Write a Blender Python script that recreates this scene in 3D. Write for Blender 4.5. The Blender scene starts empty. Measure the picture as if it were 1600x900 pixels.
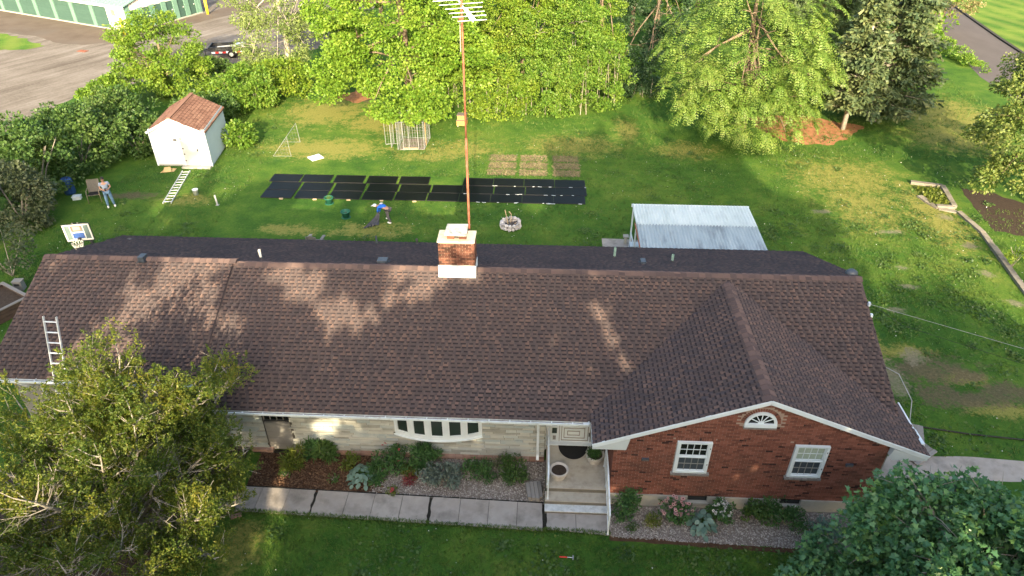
import bpy, math, random
import numpy as np
from mathutils import Vector, Matrix
random.seed(7); RNG = np.random.default_rng(11)
scene = bpy.context.scene
COL = scene.collection
R = math.radians

# ------------------------------------------------------------------ camera, sky, sun, exposure
SUN_EL, SUN_AZ = 21.0, 95.0            # shadows run along azimuth 95 deg from +X (away from the camera)
cam_d = bpy.data.cameras.new('camera'); cam = bpy.data.objects.new('camera', cam_d); COL.objects.link(cam)
cam.location = (0, 0, 17.6); cam.rotation_euler = (R(90 - 34.6), 0, R(2.6))
cam_d.sensor_width = 36.0; cam_d.lens = 36.0 * 1090 / 1600; cam_d.clip_end = 2000; cam_d.clip_start = 0.1
scene.camera = cam
sdir = Vector((math.cos(R(SUN_AZ)) * math.cos(R(SUN_EL)), math.sin(R(SUN_AZ)) * math.cos(R(SUN_EL)), -math.sin(R(SUN_EL))))
sun_d = bpy.data.lights.new('sun', 'SUN'); sun = bpy.data.objects.new('sun', sun_d); COL.objects.link(sun)
sun.rotation_euler = sdir.to_track_quat('-Z', 'Y').to_euler(); sun.location = (0, -40, 40)
sun_d.energy = 4.0; sun_d.angle = R(0.53); sun_d.color = (1.0, 0.80, 0.52)
world = bpy.data.worlds.new('World'); scene.world = world; world.use_nodes = True
wn = world.node_tree; wn.nodes.clear()
sky = wn.nodes.new('ShaderNodeTexSky'); sky.sky_type = 'NISHITA'; sky.sun_disc = False
sky.sun_elevation = R(SUN_EL); sky.sun_rotation = math.atan2(-sdir.x, -sdir.y)
sky.altitude = 50; sky.air_density = 1.2; sky.dust_density = 7.0; sky.ozone_density = 1.3
bgn = wn.nodes.new('ShaderNodeBackground'); bgn.inputs['Strength'].default_value = 0.15
wo = wn.nodes.new('ShaderNodeOutputWorld')
wn.links.new(sky.outputs[0], bgn.inputs['Color']); wn.links.new(bgn.outputs[0], wo.inputs['Surface'])
scene.view_settings.view_transform = 'Standard'; scene.view_settings.look = 'None'
scene.view_settings.exposure = 1.92; scene.view_settings.gamma = 1.0; scene.view_settings.use_curve_mapping = False
scene.render.engine = 'CYCLES'
scene.cycles.max_bounces = 6; scene.cycles.transparent_max_bounces = 4; scene.cycles.transmission_bounces = 3
scene.cycles.diffuse_bounces = 3; scene.cycles.glossy_bounces = 2

# ------------------------------------------------------------------ materials
class NT:
    def __init__(s, m):
        m.use_nodes = True; s.t = m.node_tree; s.t.nodes.clear()
    def n(s, typ, **kw):
        nd = s.t.nodes.new(typ)
        for k, v in kw.items():
            if k[0] == '_': setattr(nd, k[1:], v)
            else:
                key = k.replace('__', ' ')
                sock = nd.inputs[int(k[1:])] if (k[0] == 'i' and k[1:].isdigit()) else nd.inputs[key]
                if hasattr(v, 'is_output') or isinstance(v, bpy.types.NodeSocket): s.t.links.new(v, sock)
                else: sock.default_value = v
        return nd
    def noise(s, vec, scale, detail=4, rough=0.6):
        return s.n('ShaderNodeTexNoise', i0=vec, Scale=scale, Detail=detail, Roughness=rough).outputs['Fac']
    def ramp(s, fac, stops, interp='LINEAR'):
        r = s.n('ShaderNodeValToRGB'); cr = r.color_ramp; cr.interpolation = interp
        while len(cr.elements) < len(stops): cr.elements.new(0.5)
        for e, (p, c) in zip(cr.elements, stops):
            e.position = p; e.color = (*c, 1)
        s.t.links.new(fac, r.inputs[0]); return r.outputs[0]
    def mix(s, fac, a, b, typ='MIX'):
        m = s.n('ShaderNodeMix', _data_type='RGBA', _blend_type=typ)
        for i, v in ((0, fac), (6, a), (7, b)):
            if isinstance(v, bpy.types.NodeSocket): s.t.links.new(v, m.inputs[i])
            else: m.inputs[i].default_value = v if i == 0 else (*v[:3], 1)
        return m.outputs[2]
    def math(s, op, a, b=0.0, clamp=False):
        m = s.n('ShaderNodeMath', _operation=op, _use_clamp=clamp)
        for i, v in ((0, a), (1, b)):
            if isinstance(v, bpy.types.NodeSocket): s.t.links.new(v, m.inputs[i])
            else: m.inputs[i].default_value = v
        return m.outputs[0]
    def rng(s, v, a, b, c=0.0, d=1.0):
        m = s.n('ShaderNodeMapRange', i0=v, i1=a, i2=b, i3=c, i4=d); return m.outputs[0]
    def island(s):
        g = s.n('ShaderNodeNewGeometry'); o = s.n('ShaderNodeObjectInfo')
        return s.math('FRACT', s.math('ADD', g.outputs['Random Per Island'], o.outputs['Random']))
    def pos(s): return s.n('ShaderNodeNewGeometry').outputs['Position']
    def out(s, sh):
        o = s.n('ShaderNodeOutputMaterial'); s.t.links.new(sh, o.inputs['Surface'])
MATS = {}
def mat(name, stops, scale=6.0, rough=0.8, isl=0.0, bump=0.0, bscale=60.0, spec=0.3, metal=0.0, coord='pos', dirt=None, stretch=None):
    """stops: colour ramp driven by noise mixed with a per-piece random value (isl = weight of the latter)."""
    m = bpy.data.materials.new(name); t = NT(m); MATS[name] = m
    if len(stops[0]) == 3: stops = [(i / max(1, len(stops) - 1), c) for i, c in enumerate(stops)]
    if coord == 'pos': p = t.pos()
    else: p = t.n('ShaderNodeTexCoord').outputs['Object']
    if stretch: p = t.n('ShaderNodeMapping', i0=p, Scale=stretch).outputs[0]
    f = t.rng(t.noise(p, scale), 0.25, 0.75)
    if isl > 0:
        f = t.math('ADD', t.math('MULTIPLY', f, 1 - isl), t.math('MULTIPLY', t.island(), isl))
    c = t.ramp(f, stops)
    if dirt:
        dcol, dscale, damt = dirt
        c = t.mix(t.rng(t.noise(p, dscale, 6), 0.5, 0.72, 0, damt), c, dcol)
    b = t.n('ShaderNodeBsdfPrincipled', Roughness=rough, Metallic=metal)
    b.inputs['Specular IOR Level'].default_value = spec
    if name.startswith('shingle'): b.inputs['Diffuse Roughness'].default_value = 1.0
    t.t.links.new(c, b.inputs['Base Color'])
    if bump:
        bn = t.n('ShaderNodeBump', Strength=bump, Distance=0.02, Height=t.noise(p, bscale, 5)); t.t.links.new(bn.outputs[0], b.inputs['Normal'])
    t.out(b.outputs[0]); return m
def leafmat(name, stops, trans=0.35, scale=0.6, isl=0.5, rough=0.5, tint=(1.1, 1.15, 0.45)):
    m = bpy.data.materials.new(name); t = NT(m); MATS[name] = m
    stops = [(i / max(1, len(stops) - 1), c) for i, c in enumerate(stops)]
    f = t.math('ADD', t.math('MULTIPLY', t.rng(t.noise(t.pos(), scale), 0.3, 0.7), 1 - isl), t.math('MULTIPLY', t.island(), isl))
    c = t.ramp(f, stops)
    b = t.n('ShaderNodeBsdfPrincipled', Roughness=rough); b.inputs['Specular IOR Level'].default_value = 0.35
    t.t.links.new(c, b.inputs['Base Color'])
    tr = t.n('ShaderNodeBsdfTranslucent'); t.t.links.new(t.mix(1.0, c, tint, 'MULTIPLY'), tr.inputs['Color'])
    ms = t.n('ShaderNodeMixShader', i0=trans, i1=b.outputs[0], i2=tr.outputs[0]); t.out(ms.outputs[0]); return m
def glassmat(name, col, rough=0.06):
    m = bpy.data.materials.new(name); t = NT(m); MATS[name] = m
    b = t.n('ShaderNodeBsdfPrincipled', Roughness=rough); b.inputs['Base Color'].default_value = (*col, 1)
    b.inputs['Specular IOR Level'].default_value = 0.6; t.out(b.outputs[0]); return m

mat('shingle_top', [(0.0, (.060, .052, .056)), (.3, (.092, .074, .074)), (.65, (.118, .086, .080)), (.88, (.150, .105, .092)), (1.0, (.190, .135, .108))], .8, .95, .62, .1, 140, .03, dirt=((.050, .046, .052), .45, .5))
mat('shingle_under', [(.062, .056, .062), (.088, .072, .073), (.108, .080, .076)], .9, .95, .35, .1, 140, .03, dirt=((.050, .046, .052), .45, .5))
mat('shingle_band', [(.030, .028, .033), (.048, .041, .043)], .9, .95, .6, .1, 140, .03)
mat('shingle_cap', [(.070, .056, .058), (.108, .080, .077), (.150, .106, .094)], 1.5, .95, .85, .1, 140, .03, dirt=((.050, .046, .052), .45, .5))
mat('shed_shingle', [(.14, .075, .055), (.20, .11, .08), (.24, .14, .10)], 2, .95, .8, .2, 90, .1)
mat('brick_red', [(0, (.022, .015, .016)), (.07, (.04, .022, .02)), (.10, (.135, .057, .042)), (.5, (.19, .078, .056)), (1, (.25, .108, .078))], 3, .9, .9, .3, 90, .15, dirt=((.085, .052, .042), 1.1, .6))
mat('brick_old', [(0, (.035, .022, .018)), (.35, (.095, .045, .034)), (.7, (.17, .078, .056)), (1, (.25, .13, .09))], 6, .92, .7, .4, 80, .1, dirt=((.035, .028, .024), 4.0, .85))
mat('brick_pink', [(.22, .13, .10), (.30, .19, .15), (.34, .25, .21)], 4, .9, .7, .3, 60, .2)
mat('mortar', [(.28, .21, .17), (.36, .28, .23)], 9, .95, 0, .3, 90, .1)
mat('ledge_stone', [(.20, .20, .18), (.33, .34, .305), (.45, .455, .41), (.32, .375, .38), (.55, .56, .51)], 2.5, .85, .75, .4, 40, .2)
mat('stone_joint', [(.06, .057, .048), (.10, .094, .08)], 8, .95)
mat('white_paint', [(.58, .65, .69), (.68, .75, .78)], 3, .5, 0, .05, 30, .35)
mat('white_metal', [(.55, .62, .66), (.66, .73, .76)], 2, .4, 0, 0, 30, .4, dirt=((.30, .28, .25), 6.0, .5))
mat('gutter_inside', [(.09, .085, .075), (.17, .16, .14), (.24, .23, .2)], 4, .8)
mat('soffit', [(.48, .53, .54), (.55, .60, .61)], 2, .6)
mat('siding_grey', [(.22, .215, .20), (.28, .275, .26)], 4, .8, .5)
mat('concrete', [(.26, .235, .21), (.32, .295, .265), (.37, .345, .31)], 3.5, .92, .3, .35, 90, .15, dirt=((.13, .12, .105), 1.7, .7))
mat('concrete_pale', [(.30, .30, .265), (.38, .38, .34)], 3, .9, 0, .3, 70, .15, dirt=((.20, .19, .16), 3.0, .6))
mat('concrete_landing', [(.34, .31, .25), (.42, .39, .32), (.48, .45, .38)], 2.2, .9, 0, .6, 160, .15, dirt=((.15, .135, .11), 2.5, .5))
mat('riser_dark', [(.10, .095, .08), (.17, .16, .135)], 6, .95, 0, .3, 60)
mat('step_white', [(.36, .40, .41), (.50, .54, .55), (.58, .62, .63)], 7, .85, 0, .3, 60, .2, dirt=((.22, .22, .2), 9.0, .6))
mat('chimney_cap', [(.42, .40, .32), (.52, .50, .41)], 4, .9, 0, .3, 60, .15, dirt=((.24, .22, .17), 5, .6))
mat('slab_grey', [(.26, .29, .28), (.42, .45, .42), (.50, .52, .49)], 5, .9, 0, .3, 50, .15, dirt=((.10, .105, .1), 6, .8))
mat('black_rubber', [(.010, .010, .011), (.018, .018, .019)], 40, .95)
mat('black_metal', [(.015, .017, .02), (.03, .033, .038)], 10, .45, spec=.5)
mat('dark_blue_vent', [(.035, .045, .06), (.06, .075, .095)], 10, .5, spec=.5)
mat('pipe_green', [(.16, .26, .22), (.24, .36, .31)], 12, .7)
mat('pipe_white', [(.55, .55, .5), (.66, .66, .62)], 12, .5)
mat('rust', [(.16, .055, .035), (.24, .09, .055), (.30, .13, .085)], 5, .85, 0, .3, 60, .2)
mat('aluminium', [(.52, .55, .58), (.66, .69, .72)], 6, .35, metal=.3, spec=.5)
mat('galvanised', [(.22, .235, .245), (.34, .355, .365)], 6, .55, metal=.2)
mat('sheet_clear', [(.44, .52, .53), (.52, .60, .61), (.58, .65, .65)], 1.5, .6, spec=.2, dirt=((.30, .36, .37), 4, .5), stretch=(1, .3, 1))
mat('sheet_zinc', [(.24, .30, .34), (.31, .38, .42), (.37, .44, .475)], 2.0, .6, spec=.2, dirt=((.15, .18, .20), 3.0, .8), stretch=(1, .25, 1))
mat('panel_black', [(.003, .0035, .005), (.005, .006, .008)], 2, .35, spec=.12)
mat('panel_edge', [(.012, .012, .014), (.02, .02, .022)], 5, .5)
mat('tub_green', [(.012, .085, .055), (.02, .12, .08)], 6, .5)
mat('grass_clip', [(.06, .13, .02), (.12, .19, .04)], 18, .9, .3)
mat('soil', [(.034, .027, .021), (.056, .043, .034), (.085, .066, .050)], 9, .98, .3, .6, 40, .05)
mat('terracotta_white', [(.42, .40, .37), (.52, .50, .46)], 5, .85, 0, .25, 60, .2, dirt=((.3, .27, .22), 4, .5))
mat('stone_rubble', [(.30, .28, .27), (.44, .42, .41), (.55, .53, .52)], 6, .9, .6, .5, 25, .15)
mat('char', [(.04, .037, .035), (.10, .09, .085)], 14, .98)
mat('wood_pale', [(.36, .27, .15), (.50, .40, .25)], 10, .85, .4)
mat('wood_grey', [(.17, .165, .155), (.26, .25, .235)], 5, .9, .6, .3, 50, .1, stretch=(1, 6, 1))
mat('wood_dark', [(.045, .032, .026), (.085, .062, .05)], 6, .9, .4)
mat('wood_orange', [(.40, .20, .06), (.52, .28, .10)], 6, .7, .4)
mat('felt_grey', [(.10, .085, .08), (.16, .14, .13)], 8, .95)
mat('shed_white', [(.47, .54, .58), (.54, .61, .65)], 1.5, .6, .25, 0, 30, .3)
mat('door_grey', [(.34, .37, .37), (.47, .49, .48)], 2.5, .7, dirt=((.34, .36, .36), 3, .7))
mat('green_door', [(.036, .078, .066), (.046, .094, .080)], 2, .6, .4)
mat('green_trim', [(.095, .19, .15), (.12, .225, .18)], 2, .6, .3)
mat('green_roof', [(.15, .27, .225), (.18, .31, .26)], 1, .55, .3)
mat('cream_metal', [(.62, .57, .47), (.70, .66, .56)], 2, .6)
mat('storage_white', [(.60, .60, .57), (.66, .66, .63)], 1.5, .6)
mat('bollard_yellow', [(.75, .50, .02), (.85, .60, .04)], 5, .5)
mat('orange_box', [(.62, .28, .13), (.70, .36, .18)], 5, .6)
mat('red_paint', [(.55, .03, .025), (.62, .05, .04)], 6, .5)
mat('pink_print', [(.58, .24, .20), (.66, .32, .27)], 30, .6)
mat('blue_print', [(.025, .06, .20), (.05, .10, .28)], 12, .35)
mat('board_clear', [(.09, .13, .13), (.14, .19, .19)], 3, .15, spec=.6)
mat('net_white', [(.58, .57, .50), (.70, .69, .62)], 9, .9)
mat('blue_barrel', [(.015, .05, .16), (.03, .08, .22)], 6, .5)
mat('sling_taupe', [(.11, .10, .085), (.15, .14, .12)], 12, .9)
mat('chair_frame', [(.15, .13, .095), (.2, .18, .13)], 8, .5)
mat('cardboard', [(.46, .31, .14), (.56, .40, .20)], 4, .9)
mat('tarp_black', [(.010, .012, .018), (.026, .03, .042)], 4, .35, spec=.5)
mat('skin', [(.36, .20, .14), (.43, .25, .18)], 8, .55)
mat('hair_dark', [(.012, .010, .009), (.03, .025, .022)], 20, .6)
mat('tshirt_grey', [(.20, .25, .34), (.27, .32, .42)], 6, .95, 0, .3, 40)
mat('jeans', [(.08, .16, .27), (.14, .24, .36)], 7, .95, 0, .3, 40)
mat('shirt_blue', [(.015, .11, .50), (.025, .16, .62)], 6, .9, 0, .3, 40)
mat('trousers_grey', [(.06, .058, .06), (.095, .09, .092)], 8, .95, 0, .3, 40)
mat('shoe_white', [(.70, .70, .68), (.80, .80, .78)], 8, .7)
mat('eye_dark', [(.02, .015, .012), (.03, .02, .02)], 5, .3)
mat('lip', [(.30, .12, .10), (.34, .15, .12)], 5, .5)
mat('curtain_pale', [(.30, .38, .31), (.40, .47, .39)], 3, .8, stretch=(6, 1, .3))
mat('mesh_grey', [(.035, .05, .065), (.06, .075, .09)], 3, .35, spec=.4)
mat('cable_black', [(.012, .014, .013), (.02, .022, .02)], 4, .6)
mat('cable_white', [(.26, .27, .26), (.34, .35, .34)], 4, .6)
glassmat('glass_dark', (.012, .015, .016)); glassmat('glass_green', (.025, .04, .035), .08)
mat('bark', [(.10, .075, .055), (.18, .14, .10), (.26, .21, .16)], 4, .95, 0, .7, 18, .1)
mat('bark_grey', [(.14, .125, .10), (.25, .23, .19), (.34, .32, .27)], 5, .95, .3, .6, 24, .1)
mat('bark_silver', [(.16, .14, .115), (.30, .28, .24), (.42, .40, .36)], 5, .9, .3, .5, 30, .1)
mat('gravel', [(.22, .20, .175), (.34, .315, .28), (.44, .415, .37)], 3.0, .97, 0, .5, 60, .1)
mat('gravel_bed', [(.11, .095, .08), (.18, .155, .135), (.24, .21, .185)], 14, .97, 0, .5, 60, .1)
mat('pebble', [(.13, .11, .095), (.24, .215, .19), (.34, .31, .28), (.50, .47, .43)], 3, .85, .9, 0, 40, .2)
mat('mulch', [(.042, .025, .017), (.078, .044, .027), (.13, .075, .043)], 5, .98, .3, .7, 50, .05)
mat('mulch_chip', [(.055, .032, .02), (.105, .06, .035), (.18, .11, .065)], 4, .95, .9)
mat('mulch_red', [(.20, .095, .045), (.30, .15, .075), (.36, .20, .11)], 3, .98, 0, .5, 40, .05)
mat('straw', [(.13, .11, .055), (.19, .155, .085), (.25, .205, .12)], 4, .95, .6)
mat('straw_sheet', [(.075, .08, .035), (.13, .115, .06)], 10, .98, 0, .6, 40)
mat('asphalt_old', [(.095, .076, .06), (.12, .098, .078), (.145, .12, .097)], .5, .95, 0, .4, 80, .15, dirt=((.10, .092, .082), .25, .7))
mat('asphalt_road', [(.088, .080, .080), (.106, .097, .097)], .7, .95, 0, .3, 80, .15, stretch=(1, .4, 1))
mat('kerb_dark', [(.03, .028, .027), (.045, .043, .04)], 4, .95)
mat('edging_old', [(.16, .145, .12), (.22, .20, .165), (.27, .245, .205)], 3.5, .92, .4, .4, 60, .15, dirt=((.08, .085, .05), 2.0, .8))
mat('crack', [(.012, .012, .010), (.03, .028, .022)], 20, .98)

def m_gravel_lot():
    m = bpy.data.materials.new('gravel_lot'); t = NT(m); MATS['gravel_lot'] = m; p = t.pos()
    q = t.n('ShaderNodeMapping', _vector_type='TEXTURE', i0=p, Rotation=(0, 0, R(62)), Scale=(9, .9, 1)).outputs[0]
    tr = t.rng(t.noise(q, 1.0, 5, .65), .35, .65); pt = t.rng(t.noise(p, .22, 4), .35, .65); fn = t.rng(t.noise(p, 5.0, 6, .75), .3, .7)
    c = t.ramp(t.math('ADD', t.math('MULTIPLY', tr, .45), t.math('ADD', t.math('MULTIPLY', pt, .25), t.math('MULTIPLY', fn, .3))),
               [(.15, (.095, .082, .068)), (.45, (.155, .138, .118)), (.7, (.205, .187, .166)), (.95, (.27, .253, .229))])
    b = t.n('ShaderNodeBsdfPrincipled', Roughness=.97); b.inputs['Specular IOR Level'].default_value = .1
    t.t.links.new(c, b.inputs['Base Color'])
    bn = t.n('ShaderNodeBump', Strength=.4, Distance=.05, Height=t.noise(p, 9, 6, .75)); t.t.links.new(bn.outputs[0], b.inputs['Normal'])
    t.out(b.outputs[0])
m_gravel_lot()

# worn, dry or painted-sunlit places in the lawn: (x, y, rx, ry, kind) kind 0 = straw/yellow, partly sunlight painted along the lit band, 1 = bare soil, 2 = pale dust
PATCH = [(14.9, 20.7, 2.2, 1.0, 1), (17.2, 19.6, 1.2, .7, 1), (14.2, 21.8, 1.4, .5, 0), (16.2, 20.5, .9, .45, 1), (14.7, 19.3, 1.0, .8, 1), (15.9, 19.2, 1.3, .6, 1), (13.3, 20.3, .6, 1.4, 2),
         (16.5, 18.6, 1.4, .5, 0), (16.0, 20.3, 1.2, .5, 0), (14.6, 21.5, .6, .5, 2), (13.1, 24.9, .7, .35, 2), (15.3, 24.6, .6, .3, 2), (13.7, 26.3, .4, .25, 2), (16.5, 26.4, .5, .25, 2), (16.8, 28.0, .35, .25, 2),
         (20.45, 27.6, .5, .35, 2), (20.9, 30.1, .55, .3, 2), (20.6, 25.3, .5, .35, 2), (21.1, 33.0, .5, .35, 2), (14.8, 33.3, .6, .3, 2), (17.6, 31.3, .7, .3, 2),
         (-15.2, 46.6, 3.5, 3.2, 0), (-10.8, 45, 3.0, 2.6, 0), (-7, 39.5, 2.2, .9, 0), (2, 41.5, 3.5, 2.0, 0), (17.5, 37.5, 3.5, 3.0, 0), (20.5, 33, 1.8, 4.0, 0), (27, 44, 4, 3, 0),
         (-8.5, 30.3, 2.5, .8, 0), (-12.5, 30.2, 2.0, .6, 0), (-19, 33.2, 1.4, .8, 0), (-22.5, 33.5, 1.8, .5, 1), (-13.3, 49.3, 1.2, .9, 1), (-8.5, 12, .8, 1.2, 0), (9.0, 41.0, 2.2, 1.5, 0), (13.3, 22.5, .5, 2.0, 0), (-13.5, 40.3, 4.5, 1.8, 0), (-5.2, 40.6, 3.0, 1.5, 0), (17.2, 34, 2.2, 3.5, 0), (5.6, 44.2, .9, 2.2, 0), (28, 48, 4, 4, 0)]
def m_lawn(name, gain=1.0, stripes=False):
    m = bpy.data.materials.new(name); t = NT(m); MATS[name] = m; p = t.pos()
    big = t.rng(t.noise(p, .16, 4, .6), .35, .65); mid = t.rng(t.noise(p, .8, 5, .65), .3, .7); fine = t.rng(t.noise(p, 9.0, 6, .8), .3, .7)
    f = t.math('ADD', t.math('MULTIPLY', big, .30), t.math('ADD', t.math('MULTIPLY', mid, .34), t.math('MULTIPLY', fine, .36)))
    g = gain
    c = t.ramp(f, [(.12, (.020*g, .058*g, .011*g)), (.38, (.038*g, .100*g, .015*g)), (.60, (.072*g, .140*g, .020*g)), (.86, (.15*g, .185*g, .036*g))])
    c = t.mix(t.rng(t.noise(p, 2.3, 6, .7), .57, .75, 0, .55), c, (.16, .14, .06))
    c = t.mix(t.rng(t.noise(p, 1.1, 3, .6), .60, .72, 0, .5), c, (.024, .085, .022))
    if stripes:
        q = t.n('ShaderNodeMapping', i0=p, Rotation=(0, 0, R(-17))).outputs[0]
        w = t.n('ShaderNodeTexWave', i0=q, Scale=.13, Distortion=1.5, Detail=2); w.bands_direction = 'X'
        c = t.mix(t.math('MULTIPLY', w.outputs['Fac'], .55), c, (.19, .235, .05))
    else:
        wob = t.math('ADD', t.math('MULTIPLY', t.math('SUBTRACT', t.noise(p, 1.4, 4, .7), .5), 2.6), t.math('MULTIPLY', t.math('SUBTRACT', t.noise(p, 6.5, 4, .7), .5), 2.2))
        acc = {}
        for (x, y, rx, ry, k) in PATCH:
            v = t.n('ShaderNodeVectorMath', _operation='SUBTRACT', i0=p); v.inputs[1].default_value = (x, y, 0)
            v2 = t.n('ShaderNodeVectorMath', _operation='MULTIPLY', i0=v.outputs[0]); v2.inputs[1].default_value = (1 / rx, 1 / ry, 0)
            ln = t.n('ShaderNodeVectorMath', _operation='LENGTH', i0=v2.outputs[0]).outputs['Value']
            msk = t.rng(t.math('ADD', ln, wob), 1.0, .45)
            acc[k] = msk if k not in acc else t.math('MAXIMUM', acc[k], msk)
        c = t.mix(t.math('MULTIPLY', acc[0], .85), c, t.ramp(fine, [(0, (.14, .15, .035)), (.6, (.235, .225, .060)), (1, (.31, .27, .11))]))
        c = t.mix(t.math('MULTIPLY', acc[1], .8), c, t.ramp(fine, [(0, (.055, .045, .03)), (.6, (.11, .085, .058)), (1, (.17, .14, .10))]))
        c = t.mix(t.math('MULTIPLY', acc[2], .72), c, t.ramp(fine, [(0, (.10, .105, .055)), (.5, (.18, .165, .115)), (1, (.26, .235, .18))]))
    b = t.n('ShaderNodeBsdfPrincipled', Roughness=.95); b.inputs['Specular IOR Level'].default_value = .1
    t.t.links.new(c, b.inputs['Base Color'])
    bn = t.n('ShaderNodeBump', Strength=.8, Distance=.06, Height=t.noise(p, 14, 6, .8)); t.t.links.new(bn.outputs[0], b.inputs['Normal'])
    t.out(b.outputs[0]); return m
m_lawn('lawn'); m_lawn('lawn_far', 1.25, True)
leafmat('grass_blade', [(.030, .075, .014), (.06, .125, .022), (.10, .16, .032), (.17, .19, .06)], .3, .35, .45, .6)
leafmat('leaf_maple', [(.065, .155, .016), (.125, .24, .024), (.20, .31, .036), (.27, .34, .055)], .42)
leafmat('leaf_ash', [(.072, .128, .033), (.128, .188, .051), (.188, .247, .075), (.255, .285, .112)], .3)
leafmat('leaf_locust', [(.065, .145, .016), (.125, .225, .022), (.20, .285, .030), (.27, .31, .055)], .42, .9)
leafmat('leaf_brush', [(.045, .115, .016), (.095, .20, .024), (.165, .265, .036), (.235, .29, .06)], .4, .9)
leafmat('leaf_vine', [(.06, .145, .018), (.14, .245, .026), (.24, .30, .04)], .4)
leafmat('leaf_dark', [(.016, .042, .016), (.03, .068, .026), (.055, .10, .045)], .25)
leafmat('leaf_frond', [(.06, .135, .022), (.115, .205, .034), (.175, .255, .05), (.24, .28, .085)], .38, .9)
leafmat('leaf_pine', [(.083, .135, .057), (.128, .188, .083), (.195, .247, .112)], .25)
leafmat('leaf_spruce', [(.040, .078, .046), (.078, .122, .060), (.135, .175, .072), (.21, .22, .10)], .25)
leafmat('leaf_scrub', [(.130, .130, .052), (.208, .195, .085), (.260, .227, .130)], .3)
leafmat('leaf_hedge', [(.025, .067, .018), (.048, .106, .025), (.083, .149, .034), (.138, .190, .057)], .32)
leafmat('leaf_grey', [(.05, .075, .035), (.085, .11, .055), (.13, .145, .08)], .28)
leafmat('leaf_right', [(.046, .098, .021), (.098, .156, .034), (.182, .227, .058), (.260, .273, .091)], .35)
leafmat('leaf_juniper', [(.034, .075, .012), (.075, .125, .018), (.145, .175, .026), (.28, .245, .036)], .38, .8, .5)
leafmat('leaf_norway', [(.035, .11, .050), (.075, .185, .080), (.12, .25, .10), (.23, .36, .10)], .3, 1.2, .7, .32)
leafmat('leaf_hosta', [(.080, .152, .116), (.120, .200, .156), (.160, .240, .188)], .15, 3, .7, .45, (.9, 1.1, .7))
leafmat('leaf_shrub', [(.027, .078, .024), (.048, .120, .033), (.083, .173, .045)], .25, 2, .7)
leafmat('leaf_yellow', [(.06, .10, .016), (.11, .15, .022), (.16, .17, .03)], .3, 2, .7)
leafmat('leaf_sage', [(.07, .105, .085), (.11, .15, .125), (.16, .205, .17)], .15, 2, .7)
leafmat('leaf_red', [(.14, .03, .035), (.26, .06, .07)], .25, 2, .7)
leafmat('petal_pink', [(.50, .26, .26), (.62, .36, .36)], .2, 2, .7)
leafmat('petal_rose', [(.40, .03, .06), (.55, .08, .12)], .2, 2, .7)
leafmat('petal_white', [(.68, .68, .66), (.78, .78, .76)], .2, 2, .7)
mat('cone_centre', [(.10, .045, .03), (.16, .08, .05)], 9, .9)

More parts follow.
